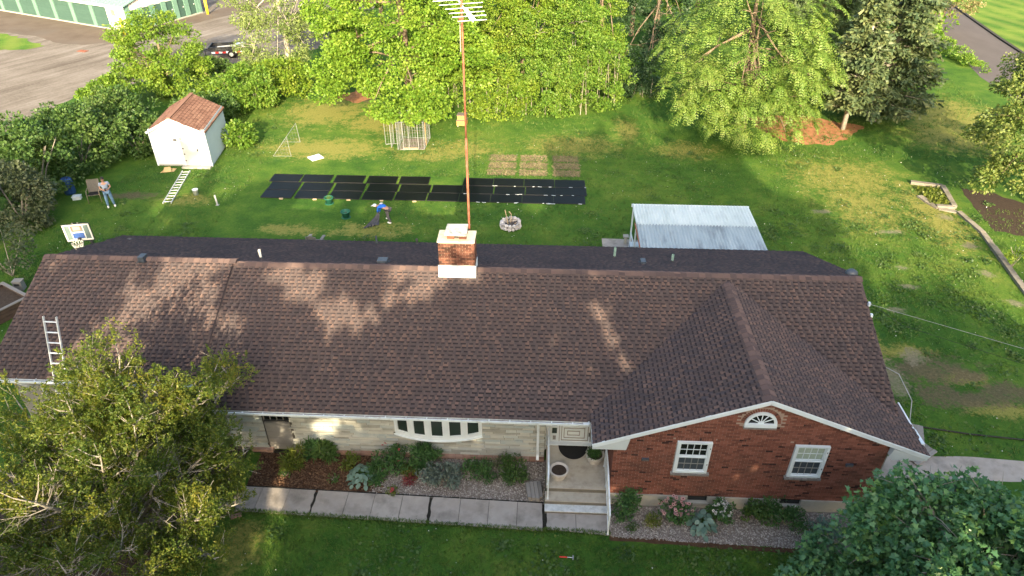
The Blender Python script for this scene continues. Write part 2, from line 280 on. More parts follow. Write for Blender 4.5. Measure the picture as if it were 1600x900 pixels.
# ------------------------------------------------------------------ object helpers
ORG = {}
def link(o): COL.objects.link(o); return o
def tag(o, label=None, cat=None, group=None, kind=None):
    if label: o['label'] = label
    if cat: o['category'] = cat
    if group: o['group'] = group
    if kind: o['kind'] = kind
    return o
def thing(name, label, cat, loc=(0, 0, 0), rotz=0.0, group=None):
    o = bpy.data.objects.new(name, None); link(o); o.location = loc; o.rotation_euler = (0, 0, rotz)
    o.empty_display_size = .2; ORG[o.name] = Vector(loc)
    return tag(o, label, cat, group)
class MB:
    def __init__(s): s.v = []; s.f = []
    def add(s, vs, fs):
        b = len(s.v); s.v += [tuple(v) for v in vs]; s.f += [tuple(b + i for i in f) for f in fs]; return s
    def quad(s, a, b, c, d): return s.add([a, b, c, d], [(0, 1, 2, 3)])
    def poly(s, pts): return s.add(pts, [tuple(range(len(pts)))])
    def para(s, o, u, v, w):
        o, u, v, w = Vector(o), Vector(u), Vector(v), Vector(w)
        p = [o, o + u, o + u + v, o + v, o + w, o + u + w, o + u + v + w, o + v + w]
        if u.cross(v).dot(w) < 0: return s.add(p, [(0, 1, 2, 3), (7, 6, 5, 4), (4, 5, 1, 0), (5, 6, 2, 1), (6, 7, 3, 2), (7, 4, 0, 3)])
        return s.add(p, [(3, 2, 1, 0), (4, 5, 6, 7), (0, 1, 5, 4), (1, 2, 6, 5), (2, 3, 7, 6), (3, 0, 4, 7)])
    def box(s, x0, y0, z0, x1, y1, z1): return s.para((x0, y0, z0), (x1 - x0, 0, 0), (0, y1 - y0, 0), (0, 0, z1 - z0))
    def cbox(s, c, sx, sy, sz, rz=0.0):
        ca, sa = math.cos(rz), math.sin(rz); u = Vector((ca, sa, 0)) * sx; v = Vector((-sa, ca, 0)) * sy; c = Vector(c)
        return s.para(c - u / 2 - v / 2 - Vector((0, 0, sz / 2)), u, v, (0, 0, sz))
    def bar(s, a, b, w, h=None, up=(0, 0, 1)):
        a, b = Vector(a), Vector(b); d = b - a; h = h or w
        u = d.cross(Vector(up))
        if u.length < 1e-6: u = d.cross(Vector((1, 0, 0)))
        u.normalize(); t = u.cross(d).normalized()
        return s.para(a - u * w / 2 - t * h / 2, d, u * w, t * h)
    def tube(s, pts, rad, n=6, cap=True):
        pts = [Vector(p) for p in pts]; m = len(pts)
        if isinstance(rad, (int, float)): rad = [rad] * m
        b = len(s.v); ref = Vector((.31, .17, .93))
        for i, p in enumerate(pts):
            d = (pts[min(i + 1, m - 1)] - pts[max(i - 1, 0)]).normalized()
            u = d.cross(ref)
            if u.length < 1e-3: u = d.cross(Vector((1, 0, 0)))
            u.normalize(); w = d.cross(u)
            for k in range(n):
                a = 2 * math.pi * k / n; s.v.append(tuple(p + (u * math.cos(a) + w * math.sin(a)) * rad[i]))
        for i in range(m - 1):
            for k in range(n):
                k2 = (k + 1) % n; s.f.append((b + i * n + k, b + i * n + k2, b + (i + 1) * n + k2, b + (i + 1) * n + k))
        if cap: s.f.append(tuple(b + k for k in reversed(range(n)))); s.f.append(tuple(b + (m - 1) * n + k for k in range(n)))
        return s
    def lathe(s, prof, c=(0, 0, 0), n=20):
        b = len(s.v); m = len(prof)
        for r, z in prof:
            for k in range(n):
                a = 2 * math.pi * k / n; s.v.append((c[0] + r * math.cos(a), c[1] + r * math.sin(a), c[2] + z))
        for i in range(m - 1):
            for k in range(n):
                k2 = (k + 1) % n; s.f.append((b + i * n + k, b + i * n + k2, b + (i + 1) * n + k2, b + (i + 1) * n + k))
        return s
    def prism(s, pts, w):
        w = Vector(w); n = len(pts); a = [Vector(p) for p in pts]; bb = [p + w for p in a]
        fs = [tuple(reversed(range(n))), tuple(range(n, 2 * n))] + [(i, (i + 1) % n, n + (i + 1) % n, n + i) for i in range(n)]
        return s.add(a + bb, fs)
    def blob(s, c, r, n=8, m=6, jit=.12, rnd=random):
        c = Vector(c); r = r if isinstance(r, tuple) else (r, r, r); b = len(s.v)
        s.v.append(tuple(c - Vector((0, 0, r[2]))))
        for i in range(1, m):
            th = math.pi * i / m
            for k in range(n):
                a = 2 * math.pi * k / n; j = 1 + rnd.uniform(-jit, jit)
                s.v.append((c.x + r[0] * math.sin(th) * math.cos(a) * j, c.y + r[1] * math.sin(th) * math.sin(a) * j, c.z - r[2] * math.cos(th) * j))
        s.v.append(tuple(c + Vector((0, 0, r[2])))); t = len(s.v) - 1
        for k in range(n):
            k2 = (k + 1) % n; s.f.append((b, b + 1 + k2, b + 1 + k)); s.f.append((t, t - n + k, t - n + k2))
            for i in range(m - 2): s.f.append((b + 1 + i * n + k, b + 1 + i * n + k2, b + 1 + (i + 1) * n + k2, b + 1 + (i + 1) * n + k))
        return s
    def build(s, name, material, parent=None, smooth=False, local=False, **tags):
        me = bpy.data.meshes.new(name)
        v = s.v
        if parent is not None and not local:
            g = ORG.get(parent.name, Vector((0, 0, 0))); v = [(a - g.x, b - g.y, c - g.z) for a, b, c in v]
        me.from_pydata(v, [], s.f); me.materials.append(MATS[material] if isinstance(material, str) else material)
        if smooth: me.polygons.foreach_set('use_smooth', [True] * len(me.polygons))
        me.update(); return place(name, me, parent, **tags)
def place(name, me, parent=None, matrix=None, **tags):
    o = bpy.data.objects.new(name, me); link(o)
    if parent is not None: o.parent = parent; ORG[o.name] = ORG.get(parent.name, Vector((0, 0, 0)))
    else: ORG[o.name] = Vector((0, 0, 0))
    if matrix is not None: o.matrix_local = matrix
    return tag(o, **tags)
def npmesh(name, V, F, material, parent=None, smooth=False, mats=None, midx=None, **tags):
    """V (n,3); F (m,k) with constant k."""
    V = np.asarray(V, np.float32).reshape(-1, 3); F = np.asarray(F, np.int32); k = F.shape[1]
    if parent is not None:
        g = ORG.get(parent.name, Vector((0, 0, 0))); V = V - np.array(g, np.float32)
    me = bpy.data.meshes.new(name); me.vertices.add(len(V)); me.vertices.foreach_set('co', V.ravel())
    me.loops.add(F.size); me.loops.foreach_set('vertex_index', F.ravel())
    me.polygons.add(len(F)); me.polygons.foreach_set('loop_start', np.arange(0, F.size, k, dtype=np.int32))
    try: me.polygons.foreach_set('loop_total', np.full(len(F), k, np.int32))
    except Exception: pass
    for mm in (mats or [material]): me.materials.append(MATS[mm])
    if midx is not None: me.polygons.foreach_set('material_index', np.asarray(midx, np.int32))
    if smooth: me.polygons.foreach_set('use_smooth', np.ones(len(F), bool))
    me.update(calc_edges=True); me.validate()
    return place(name, me, parent, **tags)
def dup(root, loc, rotz, label=None, group=None):
    r = root.copy(); link(r); r.location = loc; r.rotation_euler = (0, 0, rotz)
    if label: r['label'] = label
    if group: r['group'] = group
    for ch in list(root.children):
        c = ch.copy(); link(c); c.parent = r; c.matrix_parent_inverse = ch.matrix_parent_inverse.copy()
        for g in list(ch.children):
            d = g.copy(); link(d); d.parent = c; d.matrix_parent_inverse = g.matrix_parent_inverse.copy()
    return r
def sheet(name, pts, z, material, jag=0.0, step=.4, seed=1, kind='structure', parent=None):
    """flat polygon with its outline broken into short uneven steps"""
    rnd = random.Random(seed); out = []
    for i, (x, y) in enumerate(pts):
        x2, y2 = pts[(i + 1) % len(pts)]; L = math.hypot(x2 - x, y2 - y); n = max(1, int(L / step)) if jag else 1
        for k in range(n):
            t = k / n; j = rnd.uniform(-jag, jag) if k else 0
            out.append((x + (x2 - x) * t - (y2 - y) / L * j, y + (y2 - y) * t + (x2 - x) / L * j, z))
    import bmesh
    bm = bmesh.new(); vs = [bm.verts.new(p) for p in out]
    f = bm.faces.new(vs); bm.normal_update()
    if f.normal.z < 0: f.normal_flip()
    bmesh.ops.triangulate(bm, faces=[f]); me = bpy.data.meshes.new(name); bm.to_mesh(me); bm.free()
    me.materials.append(MATS[material]); return place(name, me, parent, kind=kind)
def unit_box_mesh(name, material):
    b = MB().box(0, 0, 0, 1, 1, 1); me = bpy.data.meshes.new(name); me.from_pydata(b.v, [], b.f); me.materials.append(MATS[material]); me.update(); return me

# ------------------------------------------------------------------ leaves
def norm(a): return a / np.maximum(np.linalg.norm(a, axis=-1, keepdims=True), 1e-9)
T_OVAL = np.array([(0, 0, 0), (.45, .34, .06), (1, 0, -.05), (.45, -.34, .06)])
T_NEEDLE = np.array([(0, -.06, 0), (0, .06, 0), (1, .035, .0), (1, -.035, .0)])
T_SPRAY = np.array([(0, -.12, 0), (0, .12, 0), (1, .20, -.06), (1, -.20, -.06)])
def _maple():
    pts = [(0, 0), (.10, .30), (-.05, .52), (.28, .44), (.46, .60), (.52, .26), (1.0, 0.0), (.52, -.26), (.46, -.60), (.28, -.44), (-.05, -.52), (.10, -.30)]
    return np.array([(x, y, .10 * abs(y) - .08 * x * x) for x, y in pts])
T_MAPLE = _maple()
def leaf_mesh(P, A, N, S, T):
    """positions, axis dirs, normals, sizes -> V, F"""
    A = norm(A); B = norm(np.cross(N, A)); N2 = np.cross(A, B)
    V = P[:, None, :] + S[:, None, None] * (T[None, :, 0:1] * A[:, None, :] + T[None, :, 1:2] * B[:, None, :] + T[None, :, 2:3] * N2[:, None, :])
    n, k = len(P), len(T); F = np.arange(n * k).reshape(n, k)
    return V.reshape(-1, 3), F
def rdir(n, rng): return norm(rng.normal(size=(n, 3)))
def clumps_on(blobs, n, rng, lo=.72, hi=1.02, zmin=None, view=None):
    """clump centres spread over the outer shell of ellipsoids"""
    w = np.array([(b[1][0] * b[1][1] + b[1][1] * b[1][2] + b[1][0] * b[1][2]) for b in blobs]); w = w / w.sum()
    C, O = [], []
    for (c, r), k in zip(blobs, np.maximum(1, (w * n).astype(int))):
        d = rdir(k * 3, rng); d = d[d[:, 2] > -.75][:k]
        s = rng.uniform(lo, hi, (len(d), 1)) * (1 + .10 * np.sin(d[:, :1] * 5 + c[0]) * np.cos(d[:, 2:3] * 6 + c[1]))
        C.append(np.array(c) + d * s * np.array(r)); O.append(norm(d / np.array(r)))
    C, O = np.concatenate(C), np.concatenate(O)
    if zmin is not None:
        k = C[:, 2] > zmin; C, O = C[k], O[k]
    return C, O
def crown(parent, blobs, nclump, crad, per, size, material, T=T_OVAL, seed=1, zmin=.25, droop=.25, flat=.55, name='crown', lo=.7, hi=1.02, cut=None, outb=.6):
    rng = np.random.default_rng(seed)
    C, O = clumps_on(blobs, nclump, rng, lo, hi, zmin)
    n = len(C); r = crad * rng.uniform(.6, 1.35, (n, 1, 1))
    d = rdir(n * per, rng).reshape(n, per, 3); rad = rng.uniform(.35, 1.0, (n, per, 1)) ** .6
    P = (C[:, None, :] + d * rad * r * np.array([1, 1, flat])).reshape(-1, 3)
    out = (d + O[:, None, :] * outb).reshape(-1, 3)
    A = norm(out + rng.normal(size=out.shape) * .55 + np.array([0, 0, -droop]))
    N = norm(rng.normal(size=out.shape) * .5 + norm(out) * .95 + np.array([0, 0, .35]))
    S = size * rng.uniform(.65, 1.3, len(P))
    k = P[:, 2] > .05
    if cut is not None: k &= ~cut(P)
    V, F = leaf_mesh(P[k], A[k], N[k], S[k], T)
    return npmesh(name, V, F, material, parent)
def trunk_limbs(parent, base, top, r0, blobs, seed, material='bark', nl=5):
    rnd = random.Random(seed); base, top = Vector(base), Vector(top)
    mb = MB(); pts = [base.lerp(top, t) + Vector((rnd.uniform(-.12, .12), rnd.uniform(-.12, .12), 0)) * (t > 0) for t in (0, .12, .35, .6, .85, 1)]
    pts[0].z -= .1
    mb.tube(pts, [r0 * 1.5, r0 * 1.05, r0 * .9, r0 * .7, r0 * .45, r0 * .25], 9); mb.build('trunk', material, parent, True)
    mb = MB()
    for (c, r) in blobs:
        for k in range(nl):
            a = Vector((rnd.gauss(0, 1), rnd.gauss(0, 1), rnd.gauss(.3, .6))).normalized()
            e = Vector(c) + Vector((a.x * r[0], a.y * r[1], a.z * r[2])) * .8
            s = base.lerp(top, rnd.uniform(.25, .8)); m = s.lerp(e, .5) + Vector((rnd.uniform(-.3, .3), rnd.uniform(-.3, .3), rnd.uniform(.0, .4)))
            rr = r0 * rnd.uniform(.25, .45); mb.tube([s, s.lerp(m, .5), m, m.lerp(e, .55) + Vector((0, 0, .1)), e], [rr, rr * .8, rr * .6, rr * .4, rr * .15], 5)
            for q in range(3):
                p = m.lerp(e, rnd.uniform(.1, .9)); w = Vector((rnd.gauss(0, 1), rnd.gauss(0, 1), rnd.gauss(.2, .5))).normalized() * rnd.uniform(.6, 1.4)
                mb.tube([p, p + w * .5 + Vector((0, 0, .08)), p + w], [rr * .3, rr * .22, rr * .08], 4)
    mb.build('limb', material, parent, True)
# ================================================================== SETTING
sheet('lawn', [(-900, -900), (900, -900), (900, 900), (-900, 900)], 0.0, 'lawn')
sheet('far_lawn', [(42.9, 75.2), (41.9, 68.0), (41.25, 62.0), (41.4, 55), (43, 40), (200, 30), (260, 230), (60, 230), (46, 95)], 0.004, 'lawn_far', .12, .8, 3)
sheet('asphalt_road', [(39.0, 78), (37.0, 67.8), (35.85, 62.7), (34.5, 56.6), (34.4, 53.5), (34.7, 50), (36, 36), (43, 36), (41.3, 55), (41.25, 62.6), (41.85, 68), (42.85, 75.2), (46, 95), (42, 95)], 0.008, 'asphalt_road', .05, .8, 4)
kb = MB(); kp = [(43.0, 36), (41.4, 55), (41.3, 62.6), (41.9, 68), (42.9, 75.2), (46, 95)]
for a, b in zip(kp[:-1], kp[1:]): kb.bar((a[0], a[1], .06), (b[0], b[1], .06), .28, .13)
kb.build('road_kerb', 'kerb_dark', None, kind='structure')
sheet('gravel_lot', [(-35.6, 28), (-35.4, 41.6), (-34.95, 45.1), (-34.3, 50.4), (-30.6, 52.5), (-27.2, 56.2), (-24.2, 58.6), (-20, 62), (-18, 78), (-30, 110), (-140, 110), (-140, 28)], 0.004, 'gravel_lot', .22, .6, 5)
sheet('asphalt_apron', [(-62, 78), (-39.15, 66.3), (-35.2, 74.1), (-31, 84), (-27, 84), (-31.6, 74.6), (-33.6, 71.6), (-36.2, 66.6), (-39.0, 63.2), (-41.4, 62.1), (-44.0, 62.6), (-47.4, 64.8), (-51.7, 66.0), (-64, 71)], 0.010, 'asphalt_old', .12, .6, 6)
sheet('grass_strip', [(-60, 68.6), (-51.6, 65.6), (-48.1, 64.0), (-44.6, 61.7), (-45.6, 60.4), (-48, 60.0), (-52, 60.6), (-60, 62.5)], 0.016, 'lawn_far', .3, .5, 7)
sheet('dirt_patch', [(23.55, 36.5), (24.7, 36.2), (26.0, 34.8), (28.5, 32.5), (28.0, 30.2), (24.2, 31.2), (22.9, 31.6), (23.1, 33.8)], 0.006, 'soil', .12, .4, 8)
sheet('mulch_ring', [(14.6, 44.0), (15.8, 42.6), (18.0, 42.2), (19.8, 43.6), (21.5, 45.5), (18, 47.5), (14, 47)], 0.006, 'mulch_red', .2, .4, 9)
sheet('mulch_ring', [(-15.2, 49.5), (-13.3, 48.4), (-12.1, 49.8), (-13.5, 52)], 0.006, 'mulch_red', .2, .4, 10)
sheet('mulch_ring', [(-12.2, 46.9), (-10.6, 46.3), (-9.0, 46.8), (-10, 48)], 0.006, 'mulch_red', .2, .4, 11)
sheet('concrete_driveway', [(9.95, 15.0), (10.8, 16.3), (13.9, 16.4), (16.0, 16.28), (40, 16.0), (40, 15.25), (15.6, 15.42), (13.5, 15.42), (11.2, 15.3)], 0.008, 'concrete', .04, .5, 12)
sheet('soil_bed', [(-16.5, 8.2), (-11.2, 8.2), (-10.2, 11.3), (-9.2, 13.6), (-9.4, 16.2), (-17, 16.2)], 0.006, 'soil', .2, .5, 13)
sheet('gravel_bed', [(-4.6, 15.6), (-5.2, 14.0), (.36, 13.85), (.42, 15.62)], 0.010, 'gravel_bed', .04, .3, 14)
sheet('mulch_bed', [(-9.0, 15.6), (-9.0, 14.05), (-5.2, 14.0), (-4.6, 15.6)], 0.008, 'mulch', .04, .3, 15)
sheet('gravel_bed', [(2.27, 13.98), (2.27, 12.82), (5.2, 12.72), (8.2, 12.6), (10.2, 12.55), (10.2, 13.98)], 0.010, 'gravel_bed', .06, .3, 16)
sheet('mulch_edge', [(2.27, 12.82), (2.27, 12.66), (5.2, 12.56), (8.2, 12.44), (10.2, 12.4), (10.2, 12.55), (8.2, 12.6), (5.2, 12.72)], 0.012, 'mulch', .03, .3, 17)
sheet('patio_slab', [(3.05, 24.9), (3.08, 29.98), (4.4, 29.95), (9.7, 29.6), (9.7, 24.9)], 0.02, 'concrete', .02, .6, 18)
# nine dry rectangles left on the grass, each under a thin layer of straw
dg = [(-3.11, -1.51), (-1.24, .32), (.70, 2.26)]; dy = [(38.95, 39.83), (37.92, 38.75), (36.98, 37.74)]
rs = np.random.default_rng(5)
for i, (x0, x1) in enumerate(dg):
    for j, (y0, y1) in enumerate(dy):
        sheet('dry_patch', [(x0, y0), (x1, y0 - .02), (x1, y1), (x0, y1 + .02)], 0.006, 'straw_sheet', .05, .15, 30 + i * 3 + j)
P = []
for (x0, x1) in dg:
    for (y0, y1) in dy:
        q = rs.uniform((x0, y0), (x1, y1), (700, 2)); P.append(np.c_[q, rs.uniform(.008, .03, 700)])
P = np.concatenate(P); A = rs.normal(size=P.shape) * (1, 1, .25); N = rs.normal(size=P.shape) * .3 + (0, 0, 1)
V, F = leaf_mesh(P, A, N, rs.uniform(.08, .18, len(P)), T_NEEDLE * np.array([1, 1.6, 1]))
npmesh('dry_straw', V, F, 'straw', None, kind='stuff')

# sidewalk: one slab after another with open joints, two of them wide and cracked
JX = [-10.3, -9.35, -8.45, -7.58, -6.72, -5.72, -4.88, -4.01, -3.11, -2.21, -1.33, -.46, .36]
wk = sheet('sidewalk_base', [(-10.4, 14.10), (.4, 13.86), (2.26, 13.6), (2.24, 12.84), (.4, 12.94), (-10.4, 13.2)], 0.006, 'crack')
def yb(x): return 14.09 - .0245 * (x + 8.69)
def yf(x): return 13.16 - .0312 * (x + 8.36)
rnd = random.Random(3)
def slab(x0, x1, b0, b1, f0, f1, jag0=0, jag1=0):
    mb = MB(); n = 7; z = .045 + rnd.uniform(-.004, .004)
    Lp = [(x0 + (rnd.uniform(0, jag0) if jag0 else 0), f0 + (b0 - f0) * k / n) for k in range(n + 1)]
    Rp = [(x1 - (rnd.uniform(0, jag1) if jag1 else 0), f1 + (b1 - f1) * k / n) for k in range(n + 1)]
    pts = [(x, y, -.02) for x, y in Rp] + [(x, y, -.02) for x, y in reversed(Lp)]
    mb.prism(pts, (0, 0, .02 + z)); mb.build('sidewalk_slab', 'concrete', wk)
for i in range(len(JX) - 1):
    a, b = JX[i], JX[i + 1]; ja = .05 if i in (4, 8) else 0; jb = .05 if i + 1 in (4, 8, 12) else 0
    slab(a + .007, b - .007 - (.02 if jb else 0), yb(a), yb(b), yf(a), yf(b), ja, jb)
slab(.42, 1.30, 13.52, 13.52, 12.95, 12.89, .03); slab(1.315, 2.25, 13.52, 13.52, 12.89, 12.83)
# bed edging along the back of the walk
mb = MB()
for k in range(18): mb.box(-9 + k * .52, yb(-9 + k * .52) + .01, 0, -8.5 + k * .52, yb(-8.5 + k * .52) + .035, .06)
mb.build('bed_edging', 'cable_black', None, kind='structure')

def scatter(name, poly_fn, n, box, smin, smax, material, seed, z=.012):
    rg = np.random.default_rng(seed); q = rg.uniform((box[0], box[1]), (box[2], box[3]), (n, 2)); q = q[poly_fn(q[:, 0], q[:, 1])]
    m = len(q); s = rg.uniform(smin, smax, (m, 1, 1)) * rg.uniform(.6, 1.2, (m, 1, 3))
    O = np.array([(1, 0, 0), (0, 1, 0), (-1, 0, 0), (0, -1, 0), (0, 0, .8), (0, 0, -.6)], float)
    a = rg.uniform(0, 6.28, m); ca, sa = np.cos(a), np.sin(a); L = O[None] * s
    V = np.stack([L[..., 0] * ca[:, None] - L[..., 1] * sa[:, None], L[..., 0] * sa[:, None] + L[..., 1] * ca[:, None], L[..., 2]], -1)
    V = V + np.c_[q, np.full(m, z)][:, None, :]
    T = np.array([(0, 1, 4), (1, 2, 4), (2, 3, 4), (3, 0, 4), (1, 0, 5), (2, 1, 5), (3, 2, 5), (0, 3, 5)])
    F = (np.arange(m)[:, None, None] * 6 + T[None]).reshape(-1, 3)
    return npmesh(name, V, F, material, None, kind='stuff')
scatter('gravel_stones', lambda x, y: (y > yb(x) + .04) & (y < 15.58) & (x > -5.0 + (y - 14) * -.2), 9000, (-5.3, 13.8, .36, 15.6), .012, .034, 'pebble', 1)
scatter('gravel_stones', lambda x, y: (y > 12.78 - .028 * (x - 2.27)) & (y < 13.9), 11000, (2.3, 12.5, 10.1, 13.95), .012, .034, 'pebble', 2)
scatter('mulch_chips', lambda x, y: (y > yb(x) + .05) & (x < -4.7), 3500, (-9, 14, -4.6, 15.55), .015, .05, 'mulch_chip', 3)

# grass blades: denser where the lawn is close to the camera
def lawn_ok(x, y):
    house = (x > -17.4) & (x < 11.0) & (y > 15.4) & (y < 24.6)
    front = (y > 13.0 - .03 * x) & (y < 15.5) & (x > -9.3) & (x < 10.2) | ((x > 2.2) & (x < 10.2) & (y > 12.5) & (y < 15)) | ((x < -9.3) & (x > -16.5) & (y > 8))
    front |= (x > .36) & (x < 2.27) & (y > 12.85) & (y < 15.5)
    drive = (x > 9.9) & (y > 14.2) & (y < 16.4) ; road = (x > 33.5) ; lot = (x < -33)
    patio = (x > 3) & (x < 9.7) & (y > 24.8) & (y < 30)
    pan = (x > -15.6) & (x < 2.6) & (y > 33.4) & (y < 36.6)
    soil = np.zeros(x.shape, bool)
    for (px, py, rx, ry, k) in PATCH:
        if k: soil |= ((x - px) / rx) ** 2 + ((y - py) / ry) ** 2 < .8
    return ~(house | front | drive | road | lot | patio | pan | soil)
def grass(n, box, size, seed, per=4):
    rg = np.random.default_rng(seed); q = rg.uniform((box[0], box[1]), (box[2], box[3]), (n, 2)); q = q[lawn_ok(q[:, 0], q[:, 1])]; m = len(q)
    P = (np.c_[q, np.zeros(m)][:, None, :] + rg.normal(size=(m, per, 3)) * (.05, .05, 0)).reshape(-1, 3); P[:, 2] = 0
    A = rg.normal(size=P.shape) * (.55, .55, .2) + (0, 0, .75); N = rg.normal(size=P.shape) + (0, 0, .5)
    return leaf_mesh(P, A, N, size * rg.uniform(.5, 1.5, len(P)), T_NEEDLE * np.array([1, 1.4, 1]))
parts = [grass(11000, (-10, 8.5, 10, 13.3), .075, 21), grass(26000, (-24, 24.6, 20, 42), .085, 22), grass(8000, (10, 16.3, 30, 34), .085, 23), grass(7000, (-24, 40, 32, 56), .13, 24), grass(2500, (-26, 17, -17, 30), .09, 25)]
rg = np.random.default_rng(40); n = 5200; xx = rg.uniform(-9.2, 2.3, n); ed = np.where(xx > .42, 12.90 - .035 * (xx - 1.3), 13.16 - .0312 * (xx + 8.36)); P = np.c_[xx, ed - np.abs(rg.normal(0, .05, n)) + .035, np.full(n, .01)]
A = rg.normal(size=P.shape) * (.5, .6, .2) + (0, .25, .7); N = rg.normal(size=P.shape) + (0, 0, .5); parts.append(leaf_mesh(P, A, N, .085 * rg.uniform(.5, 1.5, n), T_NEEDLE * np.array([1, 1.4, 1])))
off = 0; VV, FF = [], []
for V, F in parts: VV.append(V); FF.append(F + off); off += len(V)
npmesh('grass', np.concatenate(VV), np.concatenate(FF), 'grass_blade', None, kind='stuff')

rg = np.random.default_rng(55); cl = rg.uniform((-24, 25), (30, 44), (150, 2)); cl = np.concatenate([cl, rg.uniform((10.5, 17), (22, 33), (120, 2)), rg.uniform((-8, 9), (9, 12.7), (40, 2))])
q = (cl[:, None] + rg.normal(size=(len(cl), 60, 2)) * rg.uniform(.12, .5, (len(cl), 1, 1))).reshape(-1, 2); q = q[lawn_ok(q[:, 0], q[:, 1])]; P = np.c_[q, rg.uniform(.0, .05, len(q))]
A = rg.normal(size=P.shape) * (1, 1, .3) + (0, 0, .35); N = rg.normal(size=P.shape) * .4 + (0, 0, 1); V, F = leaf_mesh(P, A, N, rg.uniform(.06, .15, len(P)), T_OVAL); npmesh('lawn_weeds', V, F, 'leaf_hedge', None, kind='stuff')
q = rg.uniform((-24, 9), (24, 42), (1500, 2)); q = q[lawn_ok(q[:, 0], q[:, 1])]; P = np.c_[q, rg.uniform(.04, .07, len(q))]; V, F = leaf_mesh(P, rg.normal(size=P.shape), rg.normal(size=P.shape) * .3 + (0, 0, 1), rg.uniform(.025, .05, len(P)), T_OVAL * np.array([1, 1.4, 1])); npmesh('clover_flowers', V, F, 'petal_white', None, kind='stuff')
# ================================================================== HOUSE
house = thing('house', 'long brick and stone ranch house under a brown shingle roof', 'house', (-3, 18, 0))
W = 'white_paint'
SL = .414; RY, RZ = 19.82, 4.70
def zmain(y): return RZ - SL * np.abs(y - RY)
WX, WZ, WS = 6.3, 4.62, .405
def zwing(x): return WZ - WS * np.abs(x - WX)
# walls
mb = MB(); mb.box(-16.9, 16.1, 0, -9.2, 16.3, 3.0); mb.box(-16.9, 16.3, 0, -16.7, 24.0, 3.0); mb.box(-16.9, 23.9, 0, 10.2, 24.1, 2.7); mb.box(9.98, 14.3, 0, 10.2, 23.9, 2.6)
mb.prism([(-16.85, 16.3, 3.0), (-16.85, 23.9, 3.0), (-16.85, 19.82, 4.6)], (.1, 0, 0)); mb.prism([(10.05, 15.7, 2.6), (10.05, 23.9, 2.6), (10.05, 19.82, 4.5)], (.1, 0, 0))
mb.build('side_wall', 'siding_grey', house)
sw = MB().box(-9.9, 15.62, -.05, -8.72, 15.8, 2.56).box(-7.86, 15.62, -.05, .34, 15.8, 2.56).box(.24, 15.8, .1, .34, 16.2, 2.56).build('stone_wall', 'stone_joint', house)
# ledge stones, each one a piece of the stone wall
UB = unit_box_mesh('stone', 'ledge_stone'); rnd = random.Random(12); cnt = 0; rest = MB()
z = .18
while z < 2.5:
    h = rnd.choice((.055, .07, .085, .10, .115)); h = min(h, 2.53 - z)
    x = -9.9 + rnd.uniform(-.4, 0)
    while x < .30:
        L = rnd.uniform(.28, 1.15) * (1.0 if h < .1 else .8); x1 = min(x + L, .335); d = rnd.uniform(.012, .045)
        xs, xe = max(x, -9.9), x1
        lim = -7.86 + rnd.uniform(-.06, .10)
        if xs < -8.72 < xe: xe = -8.72
        if xs < -8.0 and xs >= -8.72: xs = max(lim, xs)
        elif -8.72 <= xs < -7.86: xs = lim
        inbow = 1.0 < z + h and z < 2.5 and xs < -1.66 and xe > -4.46
        segs = [(xs, xe)]
        if inbow and z + h * .5 > .98: segs = [(a, b) for a, b in ((xs, min(xe, -4.46)), (max(xs, -1.66), xe)) if b - a > .06]
        for a, b in segs:
            if b - a < .05 or h < .02: continue
            if a > -8.7 and cnt < 300:
                place('stone', UB, sw, Matrix.Translation(Vector((a + .005, 15.62 - d, z + .005)) - ORG[sw.name]) @ Matrix.Diagonal((b - a - .010, d + .02, h - .011, 1)))
                cnt += 1
            else: rest.box(a + .004, 15.62 - d, z + .004, b - .004, 15.64, z + h - .004)
        x = x1
    z += h
# stones round the entry corner
z = .5
while z < 2.5:
    h = rnd.choice((.06, .08, .1)); rest.box(.336, 15.62, z + .004, .36 + rnd.uniform(0, .015), 16.0, z + h - .004); z += h
rest.build('ledge_stone', 'ledge_stone', sw, kind='stuff')
UBp = unit_box_mesh('base_brick', 'brick_pink')
for k in range(40):
    x = -9.3 + k * .241
    if -8.7 < x < -8.0 or x > .3: continue
    place('base_brick', UBp, sw, Matrix.Translation(Vector((x, 15.50 - .004 * (k % 3), .06)) - ORG[sw.name]) @ Matrix.Diagonal((.229, .14, .115, 1)))
mb = MB(); mb.box(-9.3, 15.52, -.02, .33, 15.62, .06).build('wall_footing', 'crack', house)
# recess with a dark four-light window over grey boards
gb = MB().box(-8.72, 15.72, 0, -7.86, 15.76, 1.28).build('grey_panel', 'stone_joint', house)
for k in range(9):
    z0 = .06 + k * .135; MB().box(-8.71, 15.66 - .006 * (k % 2), z0, -7.87, 15.72, z0 + .125).build('siding_board', 'siding_grey', gb)
win = MB().box(-8.72, 15.70, 1.30, -7.86, 15.76, 1.36).box(-8.72, 15.70, 2.4, -7.86, 15.76, 2.5).build('window', 'black_metal', house)
for k in range(4): MB().box(-8.70 + k * .212, 15.735, 1.36, -8.70 + k * .212 + .19, 15.745, 2.4).build('pane', 'glass_dark', win)
for k in range(5): MB().box(-8.722 + k * .212, 15.70, 1.36, -8.70 + k * .212, 15.76, 2.4).build('mullion', 'wood_grey', win)
